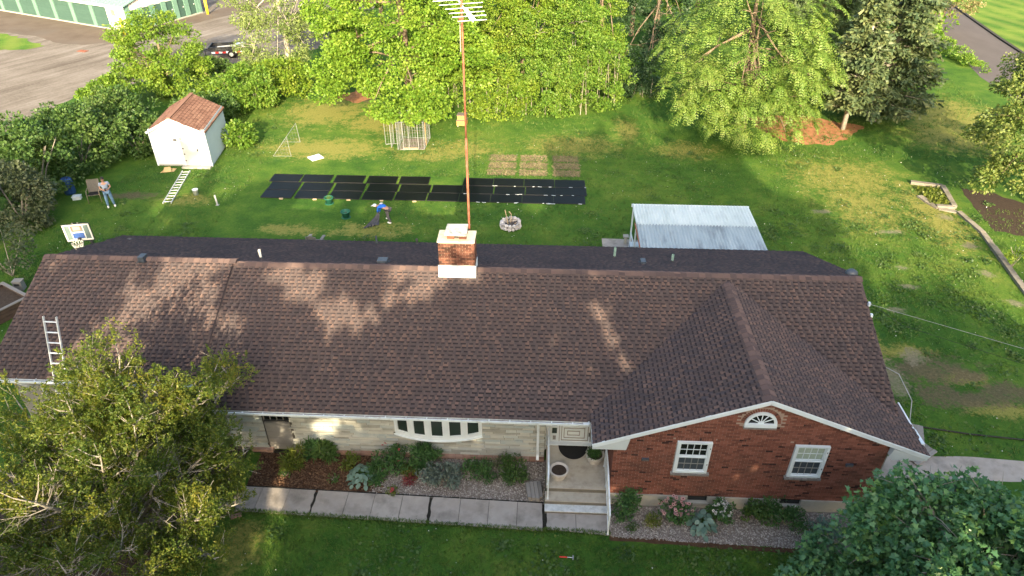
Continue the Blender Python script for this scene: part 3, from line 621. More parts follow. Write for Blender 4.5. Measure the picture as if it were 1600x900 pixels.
# wing wall (front gable) with its bricks
BW = MB(); BW.prism([(2.31, 14.0, .50), (9.93, 14.0, .50), (9.93, 14.0, 2.95), (6.3, 14.0, 4.50), (2.31, 14.0, 2.87)], (0, .2, 0)); BW.box(2.31, 14.2, .1, 2.5, 16.0, 2.6)
bw = BW.build('brick_wall', 'mortar', house)
HOLES = [(4.06, 5.04, 1.50, 2.84), (7.35, 8.31, 1.48, 2.84)]
def inhole(x0, x1, z0, z1):
    for a, b, c, d in HOLES:
        if x1 > a + .01 and x0 < b - .01 and z1 > c + .01 and z0 < d + .12: return True
    cx, cz = 6.215, 3.62
    mx = min(max(cx, x0), x1); mz = min(max(cz + .001, z0), z1)
    return math.hypot(mx - cx, (mz - cz)) < .55 and z1 > 3.54
bricks = []; rows = 60; bh = .0665; rnd = random.Random(5)
for r in range(rows):
    z0 = .505 + r * bh; x = 2.30 - (.1 if r % 2 else 0)
    while x < 9.95:
        x0, x1 = max(x, 2.30), min(x + .194, 9.945)
        top = min(2.90 + (x0 - 2.31) * WS if x0 < 6.3 else 99, 2.97 + (9.93 - x1) * WS if x1 > 6.3 else 99, 4.50)
        if x1 - x0 > .04 and z0 + .057 < top - .03:
            if not inhole(x0, x1, z0, z0 + .057): bricks.append((x0, 13.99 - rnd.uniform(0, .005), z0, x1 - x0, .03, .057))
            else:
                for a, b, c, d in HOLES:      # cut bricks beside an opening
                    if z0 + .057 > c and z0 < d and x0 < a - .04 < x1: bricks.append((x0, 13.99, z0, a - x0 - .01, .03, .057))
                    if z0 + .057 > c and z0 < d and x0 < b + .04 < x1: bricks.append((b + .01, 13.99, z0, x1 - b - .01, .03, .057))
        x += .204
order = sorted(range(len(bricks)), key=lambda i: (bricks[i][0] - 0) ** 2 + (bricks[i][1]) ** 2 + (bricks[i][2] - 17.6) ** 2)
UBb = unit_box_mesh('brick', 'brick_red'); rest = MB()
single = set([i for i in order if bricks[i][3] > .18 and 2.4 < bricks[i][2] < 3.9 and bricks[i][0] > 2.4][:300])
for i, (x, y, z, sx, sy, sz) in enumerate(bricks):
    if i in single: place('brick', UBb, bw, Matrix.Translation(Vector((x, y, z)) - ORG[bw.name]) @ Matrix.Diagonal((sx, sy, sz, 1)))
    else: rest.box(x, y, z, x + sx, y + sy, z + sz)
for r in range(31):                                # return wall beside the steps
    z0 = .505 + r * bh; y = 14.0 + (0 if r % 2 else .1)
    while y < 15.9:
        rest.box(2.302, y, z0, 2.32, y + .194, z0 + .057); y += .204
for (a, b, c, d) in HOLES:                         # soldier courses over the windows, brick sills below
    k = a - .06
    while k < b + .05: rest.box(k, 13.985, d + .015, k + .057, 14.02, d + .125); k += .0665
rest.build('brick_course', 'brick_red', bw, kind='stuff')
for (a, b, c, d) in HOLES:
    sill = MB()
    k = a - .05
    while k < b + .04: sill.prism([(k, 13.90, c - .02), (k, 14.02, c + .02), (k, 14.02, c + .085), (k, 13.90, c + .045)], (.056, 0, 0)); k += .066
    sill.build('window_sill', 'wood_grey', bw)
# fan window: arch of bricks, white reveal, dark half round with spokes
cx, cz = 6.215, 3.62
ar = MB()
for k in range(23):
    t = math.pi * (k + .5) / 23; u = Vector((math.cos(t), 0, math.sin(t))); s = Vector((-math.sin(t), 0, math.cos(t)))
    ar.para(Vector((cx, 13.985, cz)) + u * .445 - s * .026, s * .052, u * .105, Vector((0, .035, 0)))
ar.build('brick_arch', 'brick_red', bw)
fan = MB(); n = 20
for k in range(n):
    t0, t1 = math.pi * k / n, math.pi * (k + 1) / n
    for (r0, r1, ya) in ((.36, .44, 13.94),):
        fan.prism([(cx + r0 * math.cos(t0), ya, cz + r0 * math.sin(t0)), (cx + r1 * math.cos(t0), ya, cz + r1 * math.sin(t0)), (cx + r1 * math.cos(t1), ya, cz + r1 * math.sin(t1)), (cx + r0 * math.cos(t1), ya, cz + r0 * math.sin(t1))], (0, .12, 0))
fan.box(cx - .44, 13.92, cz - .10, cx + .44, 14.05, cz + .02)
fw = fan.build('fan_window', W, house)
MB().prism([(cx + .37 * math.cos(math.pi * k / 16), 13.98, cz + .02 + .37 * math.sin(math.pi * k / 16)) for k in range(17)], (0, .01, 0)).build('pane', 'glass_dark', fw)
sp = MB()
for k in range(1, 6):
    t = math.pi * k / 6; sp.bar((cx, 13.972, cz + .03), (cx + .37 * math.cos(t), 13.972, cz + .02 + .37 * math.sin(t)), .022, .016, (0, 1, 0))
sp.prism([(cx + .08 * math.cos(math.pi * k / 8), 13.96, cz + .02 + .08 * math.sin(math.pi * k / 8)) for k in range(9)], (0, .015, 0))
sp.build('spokes', W, fw)
sl = MB()
for k in range(13): sl.prism([(cx - .45 + k * .07, 13.92, cz - .17), (cx - .45 + k * .07, 14.02, cz - .15), (cx - .45 + k * .07, 14.02, cz - .10), (cx - .45 + k * .07, 13.92, cz - .115)], (.058, 0, 0))
sl.build('window_sill', 'wood_grey', fw)
# the two sash windows
def sash_window(a, b, c, d, up):
    c += .085
    w = MB(); y0, y1 = 13.925, 14.0
    w.box(a, y0, c, a + .075, y1, d); w.box(b - .075, y0, c, b, y1, d); w.box(a + .075, y0, d - .06, b - .075, y1, d); w.box(a + .075, y0 - .01, c, b - .075, y1, c + .075)
    f = w.build('window', W, house); zm = (c + d) / 2 + .03
    for (z0, z1, yy, gl) in ((zm, d - .06, 13.982, up), (c + .075, zm, 13.962, 'mesh_grey')):
        s = MB(); s.box(a + .075, yy - .02, z0, b - .075, yy + .02, z0 + .045); s.box(a + .075, yy - .02, z1 - .04, b - .075, yy + .02, z1); s.box(a + .075, yy - .02, z0 + .045, a + .115, yy + .02, z1 - .04); s.box(b - .115, yy - .02, z0 + .045, b - .075, yy + .02, z1 - .04)
        gx0, gx1, gz0, gz1 = a + .115, b - .115, z0 + .045, z1 - .04
        sh = s.build('sash', W, f)
    # panes and muntins are sub-parts of the window
        nx, nz = 4, 2; dx, dz = (gx1 - gx0) / nx, (gz1 - gz0) / nz; mu = MB()
        for i in range(nx):
            for j in range(nz):
                MB().box(gx0 + i * dx + .006, yy + .004, gz0 + j * dz + .006, gx0 + (i + 1) * dx - .006, yy + .01, gz0 + (j + 1) * dz - .006).build('pane', gl, f)
        for i in range(1, nx): mu.box(gx0 + i * dx - .009, yy - .012, gz0, gx0 + i * dx + .009, yy + .012, gz1)
        for j in range(1, nz): mu.box(gx0, yy - .010, gz0 + j * dz - .009, gx1, yy + .010, gz0 + j * dz + .009)
        mu.build('muntin', 'white_metal' if gl != 'mesh_grey' else 'siding_grey', f)
    for z in (c + .35, d - .25): MB().box(b - .05, y0 - .012, z, b - .03, y0, z + .05).build('hinge', 'black_metal', f)
sash_window(*HOLES[0], 'glass_dark'); sash_window(*HOLES[1], 'curtain_pale')
for x, z in ((3.23, 2.05), (9.02, 2.1)):
    v = MB().box(x - .10, 13.93, z - .04, x + .10, 13.99, z + .05).build('wall_light', 'dark_blue_vent', house)
    MB().box(x - .08, 13.925, z - .03, x + .08, 13.93, z + .02).build('lens', 'felt_grey', v)
# foundation with two basement windows
fd = MB()
for a, b in ((2.29, 4.62), (5.32, 7.38), (8.10, 9.97)): fd.box(a, 13.955, -.05, b, 14.15, .495)
for a, b in ((4.62, 5.32), (7.38, 8.10)): fd.box(a, 13.955, -.05, b, 14.15, .18)
fd.box(9.80, 14.15, -.05, 9.97, 16.0, .495).build('foundation', 'concrete_pale', house)
for a, b in ((4.62, 5.32), (7.38, 8.10)):
    f = MB().box(a, 13.93, .18, b, 14.05, .235).box(a, 13.97, .235, a + .05, 14.05, .49).box(b - .05, 13.97, .235, b, 14.05, .49).build('basement_window', 'concrete_pale', house)
    MB().box(a + .05, 14.06, .235, b - .05, 14.08, .49).build('pane', 'glass_dark', f)

# ---- roof slabs
def slab_poly(name, pts, material, t=.10):
    return MB().prism([(x, y, z - t) for x, y, z in pts], (0, 0, t - .012)).build(name, material, house)
roof = slab_poly('roof', [(-10.45, 14.87, 2.65), (1.7, 14.87, 2.65), (6.3, 19.0, zmain(19.0)), (10.7, 15.45, zmain(15.45)), (10.72, RY, RZ), (-10.5, RY, RZ)], 'shingle_under')
MB().prism([(-17.1, RY, RZ - .11), (10.72, RY, RZ - .11), (10.85, 24.85, 2.60 - .11), (-17.6, 24.85, 2.60 - .11)], (0, 0, .088)).build('roof_deck', 'shingle_under', roof)
LZ = 4.80
lroof = slab_poly('roof', [(-17.1, 15.55, 3.03), (-10.42, 15.55, 3.03), (-10.5, RY, LZ), (-17.1, RY, LZ)], 'shingle_under')
MB().box(-17.1, RY - .06, RZ - .05, -10.5, RY + .02, LZ - .012).build('ridge_board', 'shingle_under', lroof)
WY0, WY1 = 13.87, 19.55
wroof = slab_poly('roof', [(6.3, WY0, WZ), (6.3, WY1, WZ), (1.68, 14.88, zwing(1.68)), (1.68, WY0, zwing(1.68))], 'shingle_under')
MB().prism([(6.3, WY1, WZ - .1), (6.3, WY0, WZ - .1), (11.0, WY0, zwing(11.0) - .1), (11.0, 15.95, zwing(11.0) - .1), (10.55, 15.7, zwing(10.55) - .1)], (0, 0, .088)).build('roof_deck', 'shingle_under', wroof)

def shingle_plane(O, u, v, W_, L_, keep, seed, expo=.14, teeth=True):
    """returns under-piece and tooth boxes: arrays (m,8,3)"""
    rg = random.Random(seed); O, u, v = Vector(O), Vector(u).normalized(), Vector(v).normalized(); nrm = u.cross(v).normalized()
    if nrm.z < 0: nrm = -nrm
    under, tooth, band = [], [], []
    def bx(x0, x1, s0, s1, h0, h1, lo):
        a = O + u * x0 + v * s0; b = O + u * x1 + v * s0; c = O + u * x1 + v * s1; d = O + u * x0 + v * s1
        return [a + nrm * lo, b + nrm * lo, c + nrm * lo, d + nrm * lo, a + nrm * h0, b + nrm * h0, c + nrm * h1, d + nrm * h1]
    r = 0
    while r * expo < L_:
        s0 = r * expo; s1 = min(s0 + expo, L_); x = -rg.uniform(0, .6)
        while x < W_:
            w = rg.uniform(.35, .95); x0, x1 = max(x, 0), min(x + w, W_)
            k = x0
            while k < x1 - .02:
                k2 = min(k + .24, x1); mpt = O + u * (k + k2) / 2 + v * (s0 + s1) / 2
                if keep(mpt.x, mpt.y): under.append(bx(k, k2, s0, s1, .009, .001, -.01))
                k = k2
            x += w
        x = -rg.uniform(0, .3)
        while x < W_:
            w = rg.uniform(.085, .165); x0, x1 = max(x, 0), min(x + w, W_); mpt = O + u * (x0 + x1) / 2 + v * (s0 + s1) / 2
            if x1 - x0 > .03 and keep(mpt.x, mpt.y):
                tooth.append((x0, x1, s0, s1, bx(x0, x1, s0 - .004, s1, .020, .007, 0), mpt))
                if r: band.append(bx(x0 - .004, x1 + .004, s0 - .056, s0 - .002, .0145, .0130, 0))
            x += w + rg.uniform(.05, .125)
        r += 1
    return under, tooth, (O, u, v, nrm, band)
BF = np.array([(4, 5, 6, 7), (0, 1, 5, 4), (1, 2, 6, 5), (3, 0, 4, 7)])
def box_mesh(name, boxes, material, parent, flip, **tags):
    V = np.array([[tuple(p) for p in b] for b in boxes], np.float32); m = len(V)
    F = (np.arange(m)[:, None, None] * 8 + BF[None]).reshape(-1, 4)
    if flip: F = F[:, ::-1]
    return npmesh(name, V.reshape(-1, 3), F, material, parent, **tags)
UT = MB().add([(0, 0, 0), (1, 0, 0), (1, 1, 0), (0, 1, 0), (0, 0, 1), (1, 0, 1), (1, 1, .35), (0, 1, .35)], [tuple(f) for f in BF])
UTM = bpy.data.meshes.new('shingle'); UTM.from_pydata(UT.v, [], UT.f); UTM.materials.append(MATS['shingle_top']); UTM.update()
planes = []
cs = math.hypot(1, SL)
planes.append((roof, shingle_plane((-10.43, 14.815, 2.65 - .023), (1, 0, 0), (0, 1, SL), 21.15, 5.02 * cs, lambda x, y: (zmain(y) > zwing(x) + .0) or (x < 1.6) or (x > 10.72 and y > 15.6) or y > 19.0, 1), False))
planes.append((roof, shingle_plane((10.80, 24.87, 2.61), (-1, 0, 0), (0, -1, SL), 28.5, 5.04 * cs, lambda x, y: x > -17.13 - .10 * (y - 19.8), 2), False))
planes.append((lroof, shingle_plane((-17.12, 15.53, 3.02), (1, 0, 0), (0, 1, .4145), 6.66, 4.29 * cs, lambda x, y: True, 3), False))
ws = math.hypot(1, WS)
planes.append((wroof, shingle_plane((1.66, WY1, zwing(1.68) - .01), (0, -1, 0), (1, 0, WS), WY1 - WY0 + .02, 4.62 * ws, lambda x, y: zwing(x) > zmain(y) - .0 or y < 14.8, 5), False))
planes.append((wroof, shingle_plane((11.02, WY0 - .02, zwing(11.0) - .01), (0, 1, 0), (-1, 0, WS), WY1 - WY0, 4.70 * ws, lambda x, y: (zwing(x) > zmain(y)) and y < 15.95 + (11 - x) * 1.0, 6), False))
cand = []
for pi, (par, (un, te, fr), fl) in enumerate(planes):
    if pi in (0, 2, 3): cand += [((t[5] - Vector((0, 0, 17.6))).length * (1.0 if pi == 0 else 1.06), pi, i) for i, t in enumerate(te) if t[1] - t[0] > .09 and (pi != 0 or t[5].x > -7.5) and pi != 2]
cand.sort(); pick = {}
for _, pi, i in cand[:300]: pick.setdefault(pi, set()).add(i)
for pi, (par, (un, te, fr), fl) in enumerate(planes):
    O, u, v, nr, band = fr; s = pick.get(pi, set())
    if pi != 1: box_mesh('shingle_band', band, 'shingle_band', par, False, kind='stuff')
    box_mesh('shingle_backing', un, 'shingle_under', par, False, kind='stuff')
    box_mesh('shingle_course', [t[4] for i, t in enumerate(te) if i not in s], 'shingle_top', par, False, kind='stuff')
    for i in s:
        x0, x1, s0, s1, _, mp = te[i]
        M = Matrix(((u.x, v.x, nr.x, 0), (u.y, v.y, nr.y, 0), (u.z, v.z, nr.z, 0), (0, 0, 0, 1)))
        M = Matrix.Translation(O + u * x0 + v * (s0 - .004) - ORG[par.name]) @ M @ Matrix.Diagonal((x1 - x0, s1 - s0 + .004, .018, 1))
        place('shingle', UTM, par, M)
# ---- ridge caps, one piece after another
def cap_mesh(material):
    mb = MB(); w, h = .165, .165 * SL
    prof = [(-w, -h), (-.05, -.012), (0, .004), (.05, -.012), (w, -h)]
    for k in range(4):
        (a, az), (b, bz) = prof[k], prof[k + 1]
        lo = .012; hi = .030
        mb.quad((0, a, az + hi), (1, a, az + lo), (1, b, bz + lo), (0, b, bz + hi)); mb.quad((0, b, bz + hi), (0, b, bz), (0, a, az), (0, a, az + hi))
    mb.quad((0, prof[0][0], prof[0][1] + .03), (0, prof[0][0], prof[0][1] - .004), (1, prof[0][0], prof[0][1] - .004), (1, prof[0][0], prof[0][1] + .012))
    mb.quad((0, prof[4][0], prof[4][1] + .03), (1, prof[4][0], prof[4][1] + .012), (1, prof[4][0], prof[4][1] - .004), (0, prof[4][0], prof[4][1] - .004))
    me = bpy.data.meshes.new('ridge_cap'); me.from_pydata(mb.v, [], mb.f); me.materials.append(MATS[material]); me.update(); return me
CM = cap_mesh('shingle_cap')
def caps(par, a, b, step):
    a, b = Vector(a), Vector(b); L = (b - a).length; d = (b - a).normalized(); n = int(L / step); ang = math.atan2(d.y, d.x)
    for k in range(n):
        place('ridge_cap', CM, par, Matrix.Translation(a + d * k * L / n - ORG[par.name]) @ Matrix.Rotation(ang, 4, 'Z') @ Matrix.Diagonal((L / n * 1.08, 1, 1, 1)))
caps(roof, (-10.5, RY, RZ), (10.74, RY, RZ), .205); caps(lroof, (-10.36, RY, LZ), (-17.12, RY, LZ), .205); caps(wroof, (6.3, WY0 - .01, WZ), (6.3, WY1 - .15, WZ), .205)
# ---- fascia, rakes, gutters
mb = MB()
mb.bar((1.66, WY0 - .012, zwing(1.66) - .085), (6.3, WY0 - .012, WZ - .085), .024, .15, (0, 0, 1)); mb.bar((6.3, WY0 - .012, WZ - .085), (11.02, WY0 - .012, zwing(11.02) - .085), .024, .15, (0, 0, 1))
mb.bar((1.66, WY0 - .03, zwing(1.66) - .035), (6.3, WY0 - .03, WZ - .035), .02, .045, (0, 0, 1)); mb.bar((6.3, WY0 - .03, WZ - .035), (11.02, WY0 - .03, zwing(11.02) - .035), .02, .045, (0, 0, 1))
mb.build('rake_board', W, house)
zl, zr = zwing(1.68) - .10, zwing(11.0) - .10
MB().prism([(1.66, WY0 - .006, zl - .13), (2.62, WY0 - .006, zl - .13), (2.70, WY0 - .006, zl + .30), (1.66, WY0 - .006, zl - .06)], (0, .9, 0)).build('eave_return', 'soffit', house)
MB().prism([(11.02, WY0 - .006, zr - .13), (10.05, WY0 - .006, zr - .13), (9.94, WY0 - .006, zr + .02), (10.0, WY0 - .006, zr + .30), (11.02, WY0 - .006, zr - .06)], (0, .9, 0)).build('eave_return', 'soffit', house)
MB().box(1.66, WY0 + .9, zl - .1, 1.70, 14.80, zl + .01).box(10.99, WY0 + .9, zr - .13, 11.03, 15.97, zr + .11).build('fascia', W, house)
def gutter(x0, x1, y, z):
    g = MB(); d = .115; h = .09
    g.box(x0, y - d, z - h, x1, y - d + .02, z); g.box(x0, y - .006, z - h, x1, y + .004, z - .02); g.box(x0, y - d - .014, z - .02, x1, y - d, z + .006)
    g.box(x0, y - d, z - h, x0 + .015, y, z); g.box(x1 - .015, y - d, z - h, x1, y, z)
    gg = g.build('gutter', 'white_metal', house)
    MB().box(x0 + .015, y - d + .02, z - h + .004, x1 - .015, y - .006, z - h + .03).build('gutter_floor', 'gutter_inside', gg)
    k = x0 + .35
    while k < x1 - .1: MB().box(k, y - d, z - .004, k + .03, y + .02, z + .008).build('gutter_hanger', 'white_metal', gg); k += .62
gutter(-10.4, 1.62, 14.855, 2.605); gutter(-17.1, -10.45, 15.535, 2.98); 
g2 = MB().box(-14.7, 24.89, 2.42, 10.8, 24.98, 2.525).build('gutter', 'white_metal', house)
MB().box(1.44, 14.745, 2.50, 1.63, 14.9, 2.60).build('gutter_end', 'white_metal', house)
MB().box(-10.4, 14.92, 2.50, 1.66, 15.62, 2.52).box(.30, 15.62, 2.50, 2.31, 16.05, 2.52).build('soffit', 'soffit', house)
MB().box(-10.4, 14.89, 2.48, 1.66, 14.91, 2.63).build('fascia', W, house)
dsp = MB().tube([(.10, 14.83, 2.5), (.10, 15.2, 2.30), (.12, 15.50, 2.18)], .04, 8).build('downspout', 'white_metal', house)
MB().box(.08, 15.47, .35, .16, 15.55, 2.22).build('pipe', 'white_metal', dsp); MB().bar((.12, 15.51, .38), (.12, 15.38, .26), .09, .07).build('spout_end', 'white_metal', dsp)
d2 = MB().tube([(-16.2, 15.47, 2.9), (-16.0, 15.7, 2.5), (-15.9, 16.02, 2.3), (-15.9, 16.02, .2)], .045, 8).build('downspout', 'white_metal', house)
# ---- bow window
bx0, bx1, yb0, sag, zb, zt = -4.46, -1.66, 15.62, .26, 1.03, 2.50
ch = bx1 - bx0; Rr = (ch * ch / 4 + sag * sag) / (2 * sag); cxb = (bx0 + bx1) / 2; cyb = yb0 - sag + Rr; half = math.asin(ch / 2 / Rr)
def bp(t, z, r=0.0): a = -half + 2 * half * t; return Vector((cxb + (Rr + r) * math.sin(a), cyb - (Rr + r) * math.cos(a), z))
bow = MB(); N5 = 5
arc = [bp(k / 10, zb) for k in range(11)]
bow.prism([tuple(p) for p in arc] + [(bx1, 15.64, zb), (bx0, 15.64, zb)], (0, 0, .09)); bow.prism([(p.x, p.y, zt - .10) for p in arc] + [(bx1, 15.64, zt - .10), (bx0, 15.64, zt - .10)], (0, 0, .10))
arc2 = [bp(k / 10, zb - .03, .05) for k in range(11)]
bow.prism([tuple(p) for p in arc2] + [(bx1 + .06, 15.64, zb - .03), (bx0 - .06, 15.64, zb - .03)], (0, 0, .035))
bwn = bow.build('bow_window', W, house)
for k in range(N5):
    a, b = bp(k / N5, zb + .09), bp((k + 1) / N5, zb + .09); d = b - a; nrm = Vector((d.y, -d.x, 0)).normalized(); up = Vector((0, 0, zt - .10 - zb - .09)); e = d.normalized(); L = d.length
    fr = MB(); th = nrm * -.05; m1, m2 = .11, .085
    fr.para(a, e * m1, th, up); fr.para(b - e * m1, e * m1, th, up); fr.para(a + e * m1, e * (L - 2 * m1), th, Vector((0, 0, m2))); fr.para(a + e * m1 + up - Vector((0, 0, m2)), e * (L - 2 * m1), th, Vector((0, 0, m2)))
    fr.para(a + nrm * .015 - e * .03, e * .06, nrm * -.015, up)
    f = fr.build('casement', W, bwn)
    gl = MB(); gl.para(a + e * m1 + nrm * -.035 + Vector((0, 0, m2)), e * (L - 2 * m1), nrm * -.008, up - Vector((0, 0, 2 * m2))); 
    gl.build('pane', 'glass_green', bwn)
MB().para((-3.09, 15.56, .74), (.10, 0, 0), (0, .05, 0), (0, 0, .26)).build('bracket', W, bwn)
# ---- entry: recessed door wall, side light, storm door
MB().box(.34, 16.02, .1, 2.31, 16.2, 2.52).build('entry_wall', W, house)
MB().box(.34, 15.95, .5, .52, 16.02, 2.52).box(.34, 15.80, .5, 2.31, 16.02, .56).build('door_surround', W, house)
sd = MB().box(.52, 15.95, .56, .57, 16.02, 2.5).box(.73, 15.95, .56, .80, 16.02, 2.5).box(.57, 15.95, .56, .73, 16.02, .89).box(.57, 15.95, 1.17, .73, 16.02, 1.23).box(.57, 15.95, 2.40, .73, 16.02, 2.5).build('side_light', W, house)
MB().box(.57, 15.985, .89, .73, 15.995, 1.17).build('pane', 'glass_green', sd); MB().box(.57, 15.985, 1.23, .73, 15.995, 2.40).build('pane', 'glass_green', sd)
MB().box(.60, 15.943, .64, .70, 15.95, .82).build('panel', 'siding_grey', sd)
dr = MB().box(.82, 15.955, .56, 1.80, 16.0, 2.46).build('door', W, house)
for (a, b, c, d, yy) in ((.87, 1.74, .62, 1.36, 15.955), (.95, 1.63, .735, 1.19, 15.955), (1.06, 1.47, .86, 1.06, 15.955)):
    q = MB(); q.box(a, yy - .02, c, b, yy, c + .022); q.box(a, yy - .02, d - .022, b, yy, d); q.box(a, yy - .02, c + .022, a + .022, yy, d - .022); q.box(b - .022, yy - .02, c + .022, b, yy, d - .022); q.build('moulding', 'siding_grey', dr)
MB().box(.80, 15.945, .56, .82, 15.99, 2.46).box(1.80, 15.945, .56, 1.82, 15.99, 2.46).build('door_gap', 'siding_grey', dr)
MB().box(1.755, 15.91, .85, 1.785, 15.95, 1.0).build('handle', 'black_metal', dr)
MB().box(1.84, 15.90, .5, 1.95, 16.02, 2.52).build('door_jamb', W, house)
# ---- front steps
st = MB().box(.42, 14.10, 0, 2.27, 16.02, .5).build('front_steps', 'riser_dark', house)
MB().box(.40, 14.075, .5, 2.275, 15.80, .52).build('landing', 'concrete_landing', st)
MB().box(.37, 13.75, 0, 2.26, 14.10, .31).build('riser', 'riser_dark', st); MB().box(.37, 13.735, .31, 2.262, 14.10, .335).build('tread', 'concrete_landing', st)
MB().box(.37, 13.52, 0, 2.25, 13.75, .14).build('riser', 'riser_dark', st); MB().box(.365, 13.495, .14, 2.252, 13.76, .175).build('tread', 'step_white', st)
# ---- railings
def railing(x, pts, label):
    """pts: (y, floor z) from the house down"""
    r = MB()
    for (y, z) in pts: r.box(x - .02, y - .02, z, x + .02, y + .02, z + .86); r.box(x - .035, y - .035, z, x + .035, y + .035, z + .02)
    f = r.build('railing', 'white_metal', house)
    for (ya, za), (yb_, zb_) in zip(pts[:-1], pts[1:]):
        MB().bar((x, ya, za + .87), (x, yb_, zb_ + .87), .045, .03).build('top_rail', 'white_metal', f); MB().bar((x, ya, za + .12), (x, yb_, zb_ + .12), .025, .025).build('bottom_rail', 'white_metal', f)
        n = max(2, int(abs(ya - yb_) / .13))
        for k in range(1, n):
            t = k / n; y = ya + (yb_ - ya) * t; z = za + (zb_ - za) * t; MB().box(x - .008, y - .008, z + .12, x + .008, y + .008, z + .86).build('baluster', 'white_metal', f)
railing(.455, [(15.75, .52), (14.2, .52), (13.82, .335)], ''); railing(2.225, [(15.0, .52), (14.2, .52), (12.86, .045)], '')
# ---- roof vents and pipes (parts of the house)
def pipe(x, y, z, h, m, r=.05):
    b = MB().lathe([(r, 0), (r, h), (r * .8, h), (r * .8, h - .04)], (x, y, z - .05), 10).build('vent_pipe', m, house)
    MB().lathe([(r * 2.4, -.03), (r * 1.6, .05), (r, .10)], (x, y, z - .02), 10).build('boot', 'black_metal', b)
pipe(-9.85, 20.56, 4.39, .42, 'pipe_white', .045); pipe(-6.62, 24.2, 2.87, .45, 'dark_blue_vent', .04); pipe(-5.05, 24.6, 2.7, .3, 'black_metal', .05); pipe(2.85, 22.51, 3.58, .48, 'pipe_green'); pipe(4.89, 21.87, 3.85, .36, 'pipe_green')
def boxvent(x, y, z, s, sy):
    b = MB().prism([(x - s, y - .15, z - .04), (x - s, y + .15, z - .04 + sy * .15 * SL * 2), (x - s, y + .15, z + .12), (x - s, y - .15, z + .14)], (2 * s, 0, 0)).build('roof_vent', 'dark_blue_vent', house)
    MB().box(x - s - .05, y - .2, z - .05, x + s + .05, y + .2, z - .035).build('flange', 'black_metal', b)
boxvent(-13.61, 19.74, 4.80, .10, 0); boxvent(-5.44, 20.35, 4.50, .17, -1); boxvent(3.75, 21.4, 4.06, .09, -1)
MB().blob((10.62, 20.3, 4.56), (.22, .18, .15), 10, 6, .03).build('gable_vent', 'dark_blue_vent', house, True)
# service conduit and hoop beside the right eave
MB().tube([(10.75, 17.2, 3.2), (11.3, 16.9, 3.05), (11.55, 16.2, 2.6), (11.35, 15.3, 1.6), (11.25, 15.2, .0)], .014, 8).build('conduit', 'galvanised', house, True)
MB().bar((11.05, 14.9, 2.62), (11.0, 14.25, 2.72), .10, .10).build('meter_pipe', 'white_metal', house)
# ---- chimney
chx0, chx1, chy0, chy1, chz = -3.33, -2.13, 19.55, 20.23, 5.84
chim = MB().box(chx0 + .02, chy0 + .02, 4.3, chx1 - .02, chy1 - .02, chz).build('chimney', 'mortar', house)
UBc = unit_box_mesh('chimney_brick', 'brick_old'); r = 0; z = 4.98
while z + .06 < chz + .01:
    for face in range(3):
        off = .1 if r % 2 else 0
        if face == 0:
            x = chx0 - off
            while x < chx1 - .02:
                a, b = max(x, chx0), min(x + .193, chx1); 
                if b - a > .03: place('chimney_brick', UBc, chim, Matrix.Translation(Vector((a, chy0 - random.uniform(0, .008), z)) - ORG[chim.name]) @ Matrix.Diagonal((b - a, .05, .058, 1)))
                x += .203
        else:
            y = chy0 + .052 - off; xx = chx1 - .045 if face == 1 else chx0 - .003
            while y < chy1:
                a, b = max(y, chy0 + .052), min(y + .193, chy1)
                if b - a > .03: place('chimney_brick', UBc, chim, Matrix.Translation(Vector((xx, a, z)) - ORG[chim.name]) @ Matrix.Diagonal((.048, b - a, .058, 1)))
                y += .203
    z += .068; r += 1
MB().box(chx0 - .02, chy0 - .02, chz, chx1 + .02, chy1 + .02, chz + .07).build('cap_slab', 'chimney_cap', chim)
for x in (-3.03, -2.63):
    MB().box(x, 19.66, chz + .07, x + .24, 19.76, chz + .135).box(x, 19.66, chz + .145, x + .24, 19.76, chz + .25).build('cap_pier', 'brick_old', chim); MB().box(x, 20.05, chz + .07, x + .24, 20.15, chz + .25).build('cap_pier', 'brick_old', chim)
MB().box(-2.79, 19.72, chz + .07, -2.63, 20.1, chz + .12).build('flue', 'char', chim)
MB().prism([(-3.10, 19.57, chz + .25), (-2.37, 19.55, chz + .25), (-2.38, 20.28, chz + .25), (-3.08, 20.26, chz + .25)], (0, 0, .055)).build('top_slab', 'slab_grey', chim)
MB().prism([(chx0 - .03, 19.42, 4.555), (chx0 - .03, 19.53, 4.60), (chx0 - .03, 19.53, 4.97), (chx0 - .03, 19.51, 4.97), (chx0 - .03, 19.50, 4.66), (chx0 - .03, 19.42, 4.60)], (1.26, 0, 0)).box(chx1 + .005, 19.5, 4.5, chx1 + .02, 20.3, 4.85).build('flashing', 'white_metal', chim)
# ================================================================== THINGS
def skin_mesh(name, nodes, edges, material, root, sub=1):
    keys = list(nodes); idx = {k: i for i, k in enumerate(keys)}
    me = bpy.data.meshes.new(name); me.from_pydata([nodes[k][0] for k in keys], [(idx[a], idx[b]) for a, b in edges], []); me.update()
    o = bpy.data.objects.new(name + '_rig', me); link(o)
    sk = o.modifiers.new('skin', 'SKIN'); sk.use_smooth_shade = True; sk.branch_smoothing = .3
    if not me.skin_vertices: 
        bpy.context.view_layer.objects.active = o
    for k in keys:
        r = nodes[k][1]; r = r if isinstance(r, tuple) else (r, r); sv = me.skin_vertices[0].data[idx[k]]; sv.radius = r; sv.use_root = (k == root)
    ss = o.modifiers.new('sub', 'SUBSURF'); ss.levels = sub; ss.render_levels = sub
    dg = bpy.context.evaluated_depsgraph_get(); dg.update()
    m2 = bpy.data.meshes.new_from_object(o.evaluated_get(dg)); bpy.data.objects.remove(o); m2.name = name
    m2.materials.clear(); m2.materials.append(MATS[material])
    m2.polygons.foreach_set('use_smooth', [True] * len(m2.polygons)); return m2
def put(name, me, parent): return place(name, me, parent)
